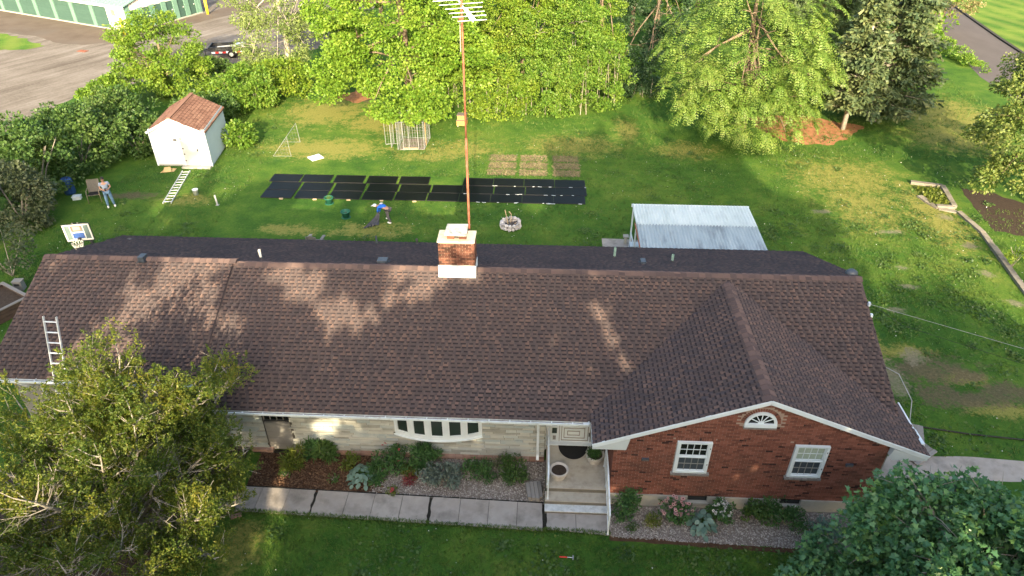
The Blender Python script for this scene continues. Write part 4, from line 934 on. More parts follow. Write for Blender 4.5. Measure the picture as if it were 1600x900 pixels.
def chain(nodes, edges, pre, pts):
    last = None
    for i, (p, r) in enumerate(pts):
        k = pre + str(i); nodes[k] = (p, r)
        if last: edges.append((last, k))
        last = k
    return last
def hand(nodes, edges, wrist, w, d, side, curl):
    """palm then five unequal fingers; d = direction, side = towards the thumb"""
    w, d, side, curl = Vector(w), Vector(d).normalized(), Vector(side).normalized(), Vector(curl).normalized()
    pk = wrist + '_palm'; nodes[pk] = (tuple(w + d * .05), (.030, .018)); edges.append((wrist, pk))
    for i, (o, L) in enumerate(((.032, .070), (.011, .080), (-.011, .074), (-.030, .058))):
        a = w + d * .085 + side * o; k0, k1, k2 = [wrist + '_f%d%d' % (i, q) for q in range(3)]
        nodes[k0] = (tuple(a), .0095); nodes[k1] = (tuple(a + d * L * .45 + curl * .012), .0088); nodes[k2] = (tuple(a + d * L * .7 + curl * .045), .0078)
        edges += [(pk, k0), (k0, k1), (k1, k2)]
    t0, t1 = wrist + '_t0', wrist + '_t1'; nodes[t0] = (tuple(w + d * .055 + side * .045), .011); nodes[t1] = (tuple(w + d * .085 + side * .058 + curl * .02), .0095)
    edges += [(pk, t0), (t0, t1)]
def person_standing():
    t = thing('person', 'person in grey T-shirt and blue jeans looking down at a phone beside the bushes', 'person', (-22.87, 32.16, 0), R(32))
    n, e = {}, []
    n['pel'] = ((0, .02, .95), (.135, .10)); n['bel'] = ((0, .01, 1.10), (.13, .095)); n['che'] = ((0, .01, 1.30), (.155, .105)); n['nkb'] = ((0, .01, 1.45), (.075, .065)); n['nk'] = ((0, -.02, 1.50), .052)
    n['chin'] = ((0, -.055, 1.555), (.060, .068)); n['head'] = ((0, -.05, 1.635), (.075, .092)); n['top'] = ((0, -.035, 1.70), (.06, .07))
    e += [('pel', 'bel'), ('bel', 'che'), ('che', 'nkb'), ('nkb', 'nk'), ('nk', 'chin'), ('chin', 'head'), ('head', 'top')]
    n['nose'] = ((0, -.150, 1.60), .012); e.append(('head', 'nose'))
    for s in (-1, 1):
        S = str(s); n['ear' + S] = ((s * .085, -.03, 1.62), .014); e.append(('head', 'ear' + S))
        n['sh' + S] = ((s * .185, .01, 1.41), .062); n['el' + S] = ((s * .255, .03, 1.13), .043); n['wr' + S] = ((s * .09, -.24, 1.09), .028)
        e += [('che', 'sh' + S), ('sh' + S, 'el' + S), ('el' + S, 'wr' + S)]
        hand(n, e, 'wr' + S, n['wr' + S][0], (-s * .55, -.65, .35), (0, -.3, .9), (-s, 0, .2))
        n['hip' + S] = ((s * .095, .02, .88), .095); n['kn' + S] = ((s * .13, -.01, .49), .062); n['an' + S] = ((s * .155, .03, .09), .042); n['ft' + S] = ((s * .175, -.12, .035), (.045, .03))
        e += [('pel', 'hip' + S), ('hip' + S, 'kn' + S), ('kn' + S, 'an' + S), ('an' + S, 'ft' + S)]
    put('body', skin_mesh('body', n, e, 'skin', 'pel'), t)
    c, ce = {}, []
    for k in ('pel', 'bel', 'che', 'nkb'): c[k] = (n[k][0], (n[k][1][0] + .022, n[k][1][1] + .022))
    c['pel'] = ((0, .02, .93), (.155, .12)); c['nkb'] = ((0, .01, 1.43), (.085, .078)); ce += [('pel', 'bel'), ('bel', 'che'), ('che', 'nkb')]
    for s in (-1, 1):
        S = str(s); c['sh' + S] = (n['sh' + S][0], .078); c['sl' + S] = (tuple(Vector(n['sh' + S][0]).lerp(Vector(n['el' + S][0]), .62)), .066); ce += [('che', 'sh' + S), ('sh' + S, 'sl' + S)]
    put('tshirt', skin_mesh('tshirt', c, ce, 'tshirt_grey', 'pel'), t)
    j, je = {'pel': ((0, .02, .92), (.148, .112))}, []
    for s in (-1, 1):
        S = str(s); j['hip' + S] = (n['hip' + S][0], .108); j['kn' + S] = (n['kn' + S][0], .078); j['an' + S] = ((n['an' + S][0][0], .025, .075), .062); je += [('pel', 'hip' + S), ('hip' + S, 'kn' + S), ('kn' + S, 'an' + S)]
    put('jeans', skin_mesh('jeans', j, je, 'jeans', 'pel'), t)
    for s in (-1, 1):
        S = str(s); a = Vector(n['an' + S][0]); f = Vector(n['ft' + S][0])
        MB().blob((a + f) / 2 + Vector((0, -.01, -.01)), (.055, .145, .058), 10, 6, 0).build('shoe', 'shoe_white', t, True, local=True)
        MB().blob((s * .032, -.128, 1.628), (.012, .008, .008), 6, 4, 0).build('eye', 'eye_dark', t, True, local=True)
    MB().blob((0, -.118, 1.565), (.024, .010, .007), 8, 4, 0).build('mouth', 'lip', t, True, local=True)
    MB().blob((0, -.022, 1.672), (.098, .112, .085), 12, 8, .04).build('hair', 'hair_dark', t, True, local=True)
    MB().cbox((0, -.335, 1.15), .075, .015, .15).build('phone', 'black_metal', t, local=True)
person_standing()
def person_bending():
    t = thing('person', 'person in a blue shirt and white cap bent over a black sheet on the lawn', 'person', (-7.78, 31.25, 0), R(-18)); t.scale = (.92, .92, .80)
    n, e = {}, []
    n['pel'] = ((0, 0, .90), (.14, .12)); n['bel'] = ((-.17, -.01, 1.03), (.125, .12)); n['che'] = ((-.40, -.03, 1.08), (.14, .15)); n['nkb'] = ((-.55, -.04, 1.05), .07); n['nk'] = ((-.61, -.05, 1.03), .053)
    n['chin'] = ((-.66, -.06, .98), .065); n['head'] = ((-.73, -.06, .99), .085); n['top'] = ((-.79, -.06, 1.02), .07); n['nose'] = ((-.765, -.07, .885), .013)
    e += [('pel', 'bel'), ('bel', 'che'), ('che', 'nkb'), ('nkb', 'nk'), ('nk', 'chin'), ('chin', 'head'), ('head', 'top'), ('head', 'nose')]
    for s in (-1, 1):
        S = str(s); n['ear' + S] = ((-.71, -.06 + s * .09, .98), .014); e.append(('head', 'ear' + S))
        n['sh' + S] = ((-.45, -.03 + s * .19, 1.04), .062); n['el' + S] = ((-.50, -.06 + s * .17, .78), .044); n['wr' + S] = ((-.52, -.14 + s * .06, .56), .029)
        e += [('che', 'sh' + S), ('sh' + S, 'el' + S), ('el' + S, 'wr' + S)]
        hand(n, e, 'wr' + S, n['wr' + S][0], (-.1, -.15 - s * .1, -.9), (-.9, 0, 0), (0, -s, -.2))
        n['hip' + S] = ((.02, s * .10, .84), .10); n['kn' + S] = ((-.03 - s * .10, s * .15 - .02, .47), .065); n['an' + S] = ((.06 - s * .16, s * .19, .09), .043); n['ft' + S] = ((-.08 - s * .16, s * .20, .035), (.03, .045))
        e += [('pel', 'hip' + S), ('hip' + S, 'kn' + S), ('kn' + S, 'an' + S), ('an' + S, 'ft' + S)]
    put('body', skin_mesh('body', n, e, 'skin', 'pel'), t)
    c = {'a': ((-.10, 0, .99), (.15, .14)), 'bel': (n['bel'][0], (.15, .145)), 'che': (n['che'][0], (.165, .175)), 'nkb': (n['nkb'][0], .085)}; ce = [('a', 'bel'), ('bel', 'che'), ('che', 'nkb')]
    for s in (-1, 1):
        S = str(s); c['sh' + S] = (n['sh' + S][0], .08); c['el' + S] = (n['el' + S][0], .06); c['wr' + S] = (tuple(Vector(n['el' + S][0]).lerp(Vector(n['wr' + S][0]), .85)), .045); ce += [('che', 'sh' + S), ('sh' + S, 'el' + S), ('el' + S, 'wr' + S)]
    put('shirt', skin_mesh('shirt', c, ce, 'shirt_blue', 'a'), t)
    MB().box(-.42, -.10, 1.225, -.28, .06, 1.24).build('back_print', 'net_white', t, local=True)
    j, je = {'pel': ((.02, 0, .91), (.155, .14))}, []
    for s in (-1, 1):
        S = str(s); j['hip' + S] = (n['hip' + S][0], .115); j['kn' + S] = (n['kn' + S][0], .088); j['an' + S] = (n['an' + S][0], .072); je += [('pel', 'hip' + S), ('hip' + S, 'kn' + S), ('kn' + S, 'an' + S)]
        a = Vector(n['an' + S][0]); f = Vector(n['ft' + S][0]); MB().blob((a + f) / 2 + Vector((0, 0, -.01)), (.14, .055, .058), 10, 6, 0).build('shoe', 'shoe_white', t, True, local=True)
        MB().blob((-.80, -.065 + s * .03, .925), (.008, .011, .008), 6, 4, 0).build('eye', 'eye_dark', t, True, local=True)
    put('trousers', skin_mesh('trousers', j, je, 'trousers_grey', 'pel'), t)
    MB().blob((-.735, -.06, .895), (.012, .022, .008), 8, 4, 0).build('mouth', 'lip', t, True, local=True)
    MB().blob((-.755, -.06, 1.035), (.125, .112, .095), 12, 8, 0).prism([(-.84, -.14, 1.0), (-.97, -.12, .95), (-.99, -.06, .94), (-.97, 0, .95), (-.84, .02, 1.0)], (0, 0, .015)).build('cap', 'shoe_white', t, True, local=True)
person_bending()
# black sheet held by the bending worker
rg = np.random.default_rng(4); n = 22; U, Vv = np.meshgrid(np.linspace(0, 1, n), np.linspace(0, 1, n), indexing='ij')
ax, ay = -.28, -.23          # from the hands outward
wd = .10 + .52 * U; X = -8.22 + U * -.35 + (Vv - .5) * wd * 1.25; Yy = 31.02 - U * .52 + (Vv - .5) * wd * .75
Zz = .50 * (1 - U) ** 1.5 + .10 * np.abs(np.sin(Vv * 17 + U * 3)) * (.3 + U) * (1 - .4 * U) + .10 * np.cos((Vv - .5) * 3) * (U < .97) + rg.uniform(0, .03, U.shape) + .012
Vx = np.stack([X, Yy, Zz], -1).reshape(-1, 3); I = np.arange(n * n).reshape(n, n); F = np.stack([I[:-1, :-1], I[1:, :-1], I[1:, 1:], I[:-1, 1:]], -1).reshape(-1, 4)
npmesh('plastic_sheet', Vx, F, 'tarp_black', None, True, label='crumpled black plastic sheet trailing on the grass from the bent worker', category='sheet') if False else tag(npmesh('plastic_sheet', Vx, F, 'tarp_black', None, True), 'crumpled black plastic sheet trailing on the grass below the bent worker', 'plastic sheet')

# solar panels laid out on the grass in three rows
def panel_proto():
    t = thing('solar_panel', '', 'solar panel', (0, 0, 0))
    MB().box(-.835, -.455, .008, .835, .455, .03).build('panel_face', 'panel_black', t, local=True)
    f = MB(); f.box(-.85, -.47, 0, .85, -.455, .036); f.box(-.85, .455, 0, .85, .47, .036); f.box(-.85, -.455, 0, -.835, .455, .036); f.box(.835, -.455, 0, .85, .455, .036)
    f.build('panel_frame', 'panel_edge', t, local=True); return t
ORD = ['first', 'second', 'third', 'fourth', 'fifth', 'sixth', 'seventh', 'eighth', 'ninth', 'tenth']
proto = panel_proto(); used = False
xs_far = [-15.5, -13.72, -11.83, -9.94, -8.08]; xs_farR = [-4.43, -2.70, -.97, .76]
xs_mid = [-15.28, -13.44, -11.58, -9.70, -7.88, -6.08, -4.36, -2.60, -.86, .80]; xs_near = [-15.32, -13.46, -11.58, -9.76, -7.96, -6.19, -4.46, -2.74, -1.02, .69]
rnd = random.Random(9)
for row, xs, y, txt in (('far', xs_far, 35.98, 'row farthest from the house'), ('farR', xs_farR, 35.97, ''), ('mid', xs_mid, 34.96, 'middle row'), ('near', xs_near, 33.99, 'row nearest the house')):
    for i, x in enumerate(xs):
        if row == 'farR': lab = 'solar panel just behind the red mast, %s of four in the short far row' % ORD[i]
        elif row == 'far': lab = 'black solar panel, %s from the left in the %s' % (ORD[i], txt)
        else: lab = 'black solar panel, %s from the left in the %s' % (ORD[i], txt)
        loc = (x + .885, y + rnd.uniform(-.025, .025), .012 + rnd.uniform(0, .01)); rz = R(rnd.uniform(-.7, .7))
        if not used: proto.location = loc; proto.rotation_euler = (0, 0, rz); tag(proto, lab, None, 'solar panels laid out on the back lawn'); used = True
        else: dup(proto, loc, rz, lab, 'solar panels laid out on the back lawn')
# small pale blocks under the front edges
for i, x in enumerate((-14.1, -12.25, -10.4, -8.6, -6.8)):
    tag(MB().cbox((x, 33.42, .04), .20, .07, .06, .05).build('wood_block', 'wood_pale', None), 'small pale wooden block on the grass before the near panel row, %s from the left' % ORD[i], 'block', 'pale blocks along the solar panels')

mb = MB(); rnd = random.Random(77)
for k in range(30): mb.cbox((rnd.uniform(-4.6, 2.6), rnd.choice((33.48, 34.47, 35.47)) + rnd.uniform(-.03, .03), .05), rnd.uniform(.08, .22), .03, .02, rnd.uniform(-.2, .2))
mb.build('panel_clips', 'aluminium', None, kind='stuff')
# green tubs, bucket
def tub(x, y, lab, fill):
    t = thing('plant_tub', lab, 'tub', (x, y, 0), 0, 'green tubs on the back lawn')
    MB().lathe([(.0, .0), (.17, .0), (.20, .30), (.245, .31), (.25, .38), (.215, .38), (.205, .30)], n=20).build('pot', 'tub_green', t, True, local=True)
    MB().lathe([(.19, .0), (.24, .015), (.24, .03), (.18, .035)], n=20).build('saucer', 'tub_green', t, True, local=True)
    if fill:
        rg = np.random.default_rng(3); P = rg.normal(size=(160, 3)) * (.09, .09, .03) + (0, 0, .33); A = rg.normal(size=P.shape); N = rg.normal(size=P.shape) + (0, 0, 1)
        V, F = leaf_mesh(P, A, N, rg.uniform(.07, .13, len(P)), T_NEEDLE); npmesh('grass_clippings', V + np.array([x, y, 0]), F, 'grass_clip', t, kind='stuff')
    else: MB().lathe([(0, .20), (.19, .20)], n=16).build('soil', 'soil', t, local=True)
tub(-11.35, 33.05, 'round green tub filled with grass clippings, touching the solar panels', True); tub(-10.07, 31.55, 'round green tub standing empty on the grass left of the bent worker', False)
t = thing('bucket', 'small white plastic bucket on the back lawn right of the ladder', 'bucket', (-18.95, 33.75, 0))
MB().lathe([(0, 0), (.12, 0), (.15, .30), (.16, .30), (.16, .33), (.14, .33), (.115, .03), (0, .03)], n=18).build('pail', 'white_paint', t, True, local=True)
MB().tube([(-.155, 0, .31), (-.12, -.10, .25), (0, -.165, .20), (.12, -.10, .25), (.155, 0, .31)], .006, 5).build('handle', 'galvanised', t, local=True)
t = thing('pipe_stub', 'short pale pipe leaning from the back lawn beside the white bucket', 'pipe', (-17.3, 32.6, 0)); MB().tube([(0, 0, 0), (-.06, .08, .55)], .05, 10).build('tube', 'galvanised', t, local=True); MB().cbox((0, 0, .01), .16, .16, .02).build('foot', 'galvanised', t, local=True)

def ladder(name, a0, a1, w, nr, lab, railw=.07):
    a0, a1 = Vector(a0), Vector(a1); d = (a1 - a0); side = Vector((1, 0, 0)) - d.normalized() * d.normalized().x; side.normalize(); up = side.cross(d).normalized()
    t = thing(name, lab, 'ladder', tuple(a0))
    for s in (0, 1): MB().bar(a0 + side * w * s, a1 + side * w * s, .03, railw, tuple(up)).build('rail', 'aluminium', t)
    for k in range(nr):
        p = a0 + d * ((k + .5) / nr); MB().tube([p + side * .01, p + side * (w - .01)], .02, 6).build('rung', 'aluminium', t)
    return t
ladder('ladder', (-20.27, 32.57, .05), (-20.97, 36.6, .05), .43, 12, 'aluminium ladder lying flat on the grass in front of the shed')
ladder('ladder', (-14.78, 14.35, .0), (-14.655, 15.92, 5.15), .40, 16, 'aluminium ladder leaning on the eave of the left roof behind the juniper', .06)

# white board with holes, cardboard, folding chair, box, barrel
t = thing('white_board', 'square white board lying flat on the grass near the football goal', 'board', (-13.72, 38.85, 0), R(42)); MB().box(-.38, -.35, .02, .38, .35, .06).build('board', 'white_paint', t, local=True); MB().cbox((-.1, -.1, .066), .08, .08, .012).cbox((.12, .1, .066), .1, .05, .012).build('hole', 'felt_grey', t, local=True)
t = thing('cardboard_piece', 'folded piece of brown cardboard on the grass by the shed', 'cardboard', (-21.85, 36.75, 0), .3); MB().prism([(-.45, -.25, .01), (.3, -.3, .01), (.42, .1, .02), (-.2, .3, .02)], (0, 0, .015)).build('sheet', 'cardboard', t, local=True); MB().prism([(-.3, -.2, .03), (.15, -.25, .03), (.1, .12, .16), (-.25, .15, .14)], (0, 0, .012)).build('flap', 'cardboard', t, local=True)
t = thing('garden_chair', 'taupe sling garden chair beside the bushes, left of the standing person', 'chair', (-24.1, 32.9, 0), R(20))
MB().prism([(-.28, -.28, .42), (.28, -.28, .42), (.28, .22, .38), (-.28, .22, .38)], (0, 0, .012)).build('seat', 'black_rubber', t, local=True); MB().prism([(-.28, .22, .40), (.28, .22, .40), (.28, .42, 1.0), (-.28, .42, 1.0)], (0, -.012, .004)).build('backrest', 'sling_taupe', t, local=True)
for s in (-1, 1):
    MB().tube([(s * .31, -.40, 0), (s * .31, -.30, .55), (s * .31, -.22, .64), (s * .31, .15, .66), (s * .31, .30, .62)], .018, 6).build('leg', 'chair_frame', t, True, local=True); MB().tube([(s * .30, .45, 0), (s * .30, .2, .4), (s * .29, .44, 1.02)], .018, 6).build('leg', 'chair_frame', t, True, local=True)
MB().tube([(-.31, -.28, .41), (.31, -.28, .41)], .016, 6).tube([(-.29, .44, 1.02), (.29, .44, 1.02)], .016, 6).build('crossbar', 'chair_frame', t, local=True)
t = thing('storage_box', 'small white lidded box on the ground left of the sling chair', 'box', (-25.2, 32.95, 0), .3); MB().box(-.2, -.15, 0, .2, .15, .16).build('box', 'white_paint', t, local=True); MB().box(-.22, -.17, .16, .22, .17, .2).build('lid', 'white_metal', t, local=True)
t = thing('barrel', 'blue plastic barrel half hidden under the bushes behind the chair', 'barrel', (-25.95, 33.6, 0)); MB().lathe([(0, 0), (.26, 0), (.29, .1), (.29, .4), (.30, .45), (.29, .5), (.29, .8), (.25, .9), (0, .9)], n=18).build('drum', 'blue_barrel', t, True, local=True); MB().lathe([(.05, .9), (.05, .93), (0, .93)], (.1, 0, 0), 8).build('bung', 'black_metal', t, local=True)
# basketball hoop
t = thing('basketball_hoop', 'portable basketball hoop with clear white-framed backboard behind the left roof end', 'basketball hoop', (-19.05, 24.82, 0), R(14))
fr = MB(); w, h, z0, y0 = .50, .74, 2.93, -.95
for (a, b, c, d) in ((-w, w, z0, z0 + .055), (-w, w, z0 + h - .055, z0 + h)): fr.box(a, y0 - .02, c, b, y0 + .02, d)
for x in (-w, w - .055): fr.box(x, y0 - .02, z0 + .055, x + .055, y0 + .02, z0 + h - .055)
bb = fr.build('backboard_frame', 'pipe_white', t, local=True)
MB().box(-w + .05, y0 + .0, z0 + .05, w - .05, y0 + .012, z0 + h - .05).build('backboard', 'board_clear', t, local=True)
MB().box(-.22, y0 - .012, z0 + .09, .22, y0 - .002, z0 + .36).build('target_panel', 'blue_print', t, local=True); MB().box(-.22, y0 - .012, z0 + .44, .22, y0 - .002, z0 + .68).build('emblem_panel', 'felt_grey', t, local=True)
MB().box(-.14, y0 - .018, z0 + .48, .13, y0 - .012, z0 + .64).build('emblem', 'pink_print', t, local=True)
q = MB()
for (a, b, c, d) in ((-.25, .25, .06, .09), (-.25, .25, .36, .40), (-.25, -.22, .09, .36), (.22, .25, .09, .36), (-.25, -.225, .40, .70), (.225, .25, .40, .70)): q.box(a, y0 - .022, z0 + c, b, y0 - .004, z0 + d)
q.build('square_line', 'pipe_white', t, local=True)
e = MB(); [e.box(a, y0 - .014, c, b, y0 + .026, d) for (a, b, c, d) in ((-w - .025, w + .025, z0 - .04, z0), (-w - .025, w + .025, z0 + h, z0 + h + .02), (-w - .025, -w, z0, z0 + h), (w, w + .025, z0, z0 + h))]; e.build('edge_pad', 'black_metal', t, local=True)
rim = [(.23 * math.cos(2 * math.pi * k / 20), y0 - .38 + .23 * math.sin(2 * math.pi * k / 20), 3.05) for k in range(21)]
MB().tube(rim, .010, 6, False).box(-.05, y0 - .16, 3.0, .05, y0 - .02, 3.08).build('rim', 'black_metal', t, local=True)
nm = MB(); K = 12
for k in range(K):
    for s in (0, 1):
        pts = []
        for i in range(5):
            a = 2 * math.pi * (k + (s * 2 - 1) * i * .5) / K; r = (.225, .19, .155, .135, .125)[i]; pts.append((r * math.cos(a), y0 - .38 + r * math.sin(a), 3.05 - i * .11))
        nm.tube(pts, .011, 4, False)
nm.build('net', 'net_white', t, local=True)
MB().bar((0, .0, .1), (0, -.1, 3.2), .10, .10).bar((-.10, -.1, 3.25), (-.10, -.92, 3.7), .05, .06).bar((.10, -.1, 3.25), (.10, -.92, 3.7), .05, .06).bar((-.10, -.05, 2.75), (-.10, -.92, 3.15), .05, .06).bar((.10, -.05, 2.75), (.10, -.92, 3.15), .05, .06).build('pole', 'black_metal', t, local=True)
MB().prism([(-.45, -.3, 0), (.45, -.3, 0), (.35, .6, 0), (-.35, .6, 0)], (0, 0, .2)).build('base', 'black_metal', t, local=True)
# things at the left edge
t = thing('utility_box', 'small pale grey utility box standing on the shaded grass left of the roof', 'utility box', (-22.9, 24.45, 0), .1); MB().prism([(-.19, -.16, 0), (.19, -.16, 0), (.16, .14, 0), (-.16, .14, 0)], (0, 0, .42)).build('cabinet', 'siding_grey', t, local=True); MB().box(-.2, -.17, .42, .2, .15, .46).build('lid', 'siding_grey', t, local=True); MB().box(-.12, -.166, .25, .10, -.16, .34).build('slot', 'black_metal', t, local=True)
t = thing('raised_bed', 'dark timber raised bed with pale rim at the left frame edge', 'raised bed', (-22.9, 22.5, 0), R(-28))
for (a, b, c, d) in ((-1, 1, -1.2, -1.12), (-1, 1, 1.12, 1.2), (-1, -.92, -1.12, 1.12), (.92, 1, -1.12, 1.12)):
    for k in range(3): MB().box(a, c, .02 + k * .19, b, d, .19 + k * .19).build('plank', 'wood_dark', t, local=True)
for (a, b, c, d) in ((-1.04, 1.04, -1.24, -1.10), (-1.04, 1.04, 1.10, 1.24), (-1.04, -.90, -1.10, 1.10), (.90, 1.04, -1.10, 1.10)): MB().box(a, c, .58, b, d, .62).build('rim_board', 'wood_grey', t, local=True)
MB().box(-.92, -1.12, .1, .92, 1.12, .45).build('soil', 'soil', t, local=True)
# football goal
t = thing('football_goal', 'small white football goal with thin net on the back lawn', 'football goal', (-15.35, 40.1, 0))
g = MB(); A0, A1, B0, B1 = Vector((-15.3, 39.07, 0)), Vector((-15.39, 41.24, 0)), Vector((-16.4, 39.02, 0)), Vector((-16.5, 41.2, 0)); up = Vector((-.08, 0, 1.25))
g.tube([A0, A0 + up, A1 + up, A1], .012, 6).tube([A0, B0, B1, A1], .011, 6).tube([A0 + up, B0], .008, 5).tube([A1 + up, B1], .008, 5); g.build('goal_frame', 'galvanised', t)
nt = MB()
for k in range(9):
    f = k / 8; nt.tube([(A0 + up).lerp(A1 + up, f), B0.lerp(B1, f)], .0022, 3); nt.tube([(A0 + up).lerp(B0, f), (A1 + up).lerp(B1, f)], .0022, 3)
for (a, u_, b) in ((A0, A0 + up, B0), (A1, A1 + up, B1)):
    for k in range(1, 6): f = k / 6; nt.tube([a.lerp(b, f), u_.lerp(b, f)], .0022, 3); nt.tube([a.lerp(u_, f), b.lerp(u_, f)], .0022, 3)
nt.build('net', 'galvanised', t)
# dog kennel of galvanised panels under the maple
t = thing('dog_kennel', 'galvanised chain link dog kennel under the maple', 'kennel', (-8.6, 41.2, 0))
cor = [(-8.92, 40.25), (-7.3, 40.4), (-7.28, 42.2), (-8.95, 42.3), (-9.85, 41.1), (-9.0, 40.9)]
segs = [((-8.92, 40.25), (-7.3, 40.4)), ((-7.3, 40.4), (-7.2, 42.2)), ((-7.2, 42.2), (-9.0, 42.3)), ((-9.0, 42.3), (-8.92, 40.25)), ((-9.85, 41.08), (-9.0, 41.3)), ((-9.4, 40.6), (-9.4, 41.5))]
for (x0, y0), (x1, y1) in segs:
    f = MB(); H_ = 1.8
    f.tube([(x0, y0, .03), (x0, y0, H_), (x1, y1, H_), (x1, y1, .03), (x0, y0, .03)], .016, 6)
    fr_ = f.build('kennel_panel', 'galvanised', t); wv = MB(); n = int(math.hypot(x1 - x0, y1 - y0) / .16)
    for k in range(1, n): q = k / n; wv.tube([(x0 + (x1 - x0) * q, y0 + (y1 - y0) * q, .05), (x0 + (x1 - x0) * q, y0 + (y1 - y0) * q, H_)], .0045, 3)
    for k in range(1, 10): wv.tube([(x0, y0, k * .18), (x1, y1, k * .18)], .0025, 3)
    wv.build('mesh_wire', 'galvanised', fr_)
for x, y in ((-8.2, 40.3), (-7.65, 40.36), (-7.27, 41.0), (-8.55, 40.28)): MB().tube([(x, y, 0), (x, y, 1.8)], .016, 6).build('post', 'galvanised' if x != -7.27 else 'wood_orange', t)
MB().box(-8.9, 40.4, .0, -7.35, 42.1, .03).build('kennel_floor', 'gravel_bed', t); MB().box(-8.6, 40.35, .03, -7.7, 40.5, .10).build('board', 'wood_pale', t)
# hive box at the wood's edge
t = thing('hive_box', 'stacked orange-brown wooden box with grey tops at the wood edge behind the mast', 'box', (-5.36, 44.5, 0), R(-5))
MB().box(-.32, -.3, .1, .32, .3, .42).build('lower_box', 'wood_orange', t, local=True); MB().box(-.34, -.32, .42, .34, .32, .45).build('shelf', 'felt_grey', t, local=True); MB().box(-.28, -.18, .45, .28, .28, .75).build('upper_box', 'wood_orange', t, local=True); MB().box(-.31, -.22, .75, .31, .32, .79).build('lid', 'felt_grey', t, local=True)
for x in (-.25, .25): MB().box(x - .04, -.25, 0, x + .04, .25, .1).build('foot', 'wood_grey', t, local=True)
# fire pit
t = thing('fire_pit', 'round fire pit of grey rubble stones on the back lawn', 'fire pit', (-1.48, 30.95, 0)); rnd = random.Random(8)
for ring, (rr, z, n) in enumerate(((.47, .10, 15), (.45, .27, 14))):
    for k in range(n):
        a = 2 * math.pi * (k + ring * .5) / n; MB().blob((rr * math.cos(a), rr * math.sin(a), z + rnd.uniform(-.015, .02)), (.105, .105, .095), 7, 5, .22, rnd).build('stone', 'stone_rubble', t, local=True)
MB().lathe([(0, .10), (.40, .06)], n=16).build('ash', 'char', t, local=True)
for (a, b) in (((-.12, .05, .1), (-.30, .42, .75)), ((.0, .12, .1), (.02, .42, .5)), ((.02, .42, .5), (-.1, .5, .62)), ((-.2, -.1, .12), (.25, .1, .16))): MB().tube([a, b], .022, 5).build('stick', 'wood_pale', t, local=True)
for k in range(4): MB().tube([(-.3 + k * .1, -.2, .12 + .02 * k), (-.05 + k * .12, .25, .14 + .02 * k)], .035, 6).build('log', 'char', t, local=True)
# awning behind the house with a corrugated roof
t = thing('patio_cover', 'patio cover with pale corrugated sheet roof behind the house', 'patio cover', (6.9, 27, 0))
def corr(x0, x1, y0, y1, z0, z1, nw, amp, material, name):
    n = nw * 4; xs = np.linspace(0, 1, n + 1); zz = amp * np.array([0, 1, 1, 0] * nw + [0]); m = 2
    V = []
    for j, (yy, zv) in enumerate(((y0, z0), (y1, z1))):
        a, b = x0[j], x1[j]; V.append(np.c_[a + (b - a) * xs, np.full(n + 1, yy), zv + zz])
    V = np.concatenate(V); I = np.arange(2 * (n + 1)).reshape(2, n + 1); F = np.stack([I[0, :-1], I[0, 1:], I[1, 1:], I[1, :-1]], -1)
    V2 = V - np.array([0, 0, .006]); FF = np.concatenate([F, F[:, ::-1] + len(V)])
    return npmesh(name, np.concatenate([V, V2]), FF, material, t)
corr((4.19, 4.27), (9.46, 9.56), 24.75, 27.35, 2.47, 2.405, 38, .06, 'sheet_zinc', 'roof_sheet')
corr((4.25, 4.27), (9.54, 9.62), 27.12, 29.12, 2.44, 2.37, 38, .06, 'sheet_clear', 'roof_sheet')
fr = MB(); fr.box(4.25, 29.10, 2.26, 9.64, 29.15, 2.40); fr.box(4.30, 24.9, 2.30, 4.36, 29.1, 2.37); fr.box(9.44, 24.9, 2.30, 9.50, 29.1, 2.37); fr.box(4.3, 27.0, 2.28, 9.5, 27.06, 2.37); fr.build('frame', 'white_paint', t)
for y in (29.05, 27.6, 26.2, 25.2):
    MB().box(4.31, y - .035, 0, 4.38, y + .035, 2.30).build('post', 'white_paint', t); MB().box(9.42, y - .035, 0, 9.49, y + .035, 2.30).build('post', 'white_paint', t)
MB().bar((4.34, 29.05, .95), (4.34, 25.2, .95), .04, .06).build('side_rail', 'white_paint', t); MB().box(4.18, 24.9, 2.44, 4.215, 27.2, 2.49).build('edge_trim', 'rust', t)
t = thing('cooler', 'blue box with pale lid beside the patio cover post', 'box', (4.6, 28.6, 0)); MB().box(-.3, -.2, 0, .3, .2, .5).build('box', 'blue_barrel', t, local=True); MB().box(-.32, -.22, .5, .32, .22, .56).build('lid', 'white_paint', t, local=True)
t = thing('patio_step_post', 'low pale post beside the patio slab', 'post', (4.2, 29.55, 0)); MB().box(-.07, -.07, 0, .07, .07, .4).build('shaft', 'concrete_pale', t, local=True); MB().box(-.13, -.13, .4, .13, .13, .46).build('cap', 'concrete_pale', t, local=True)
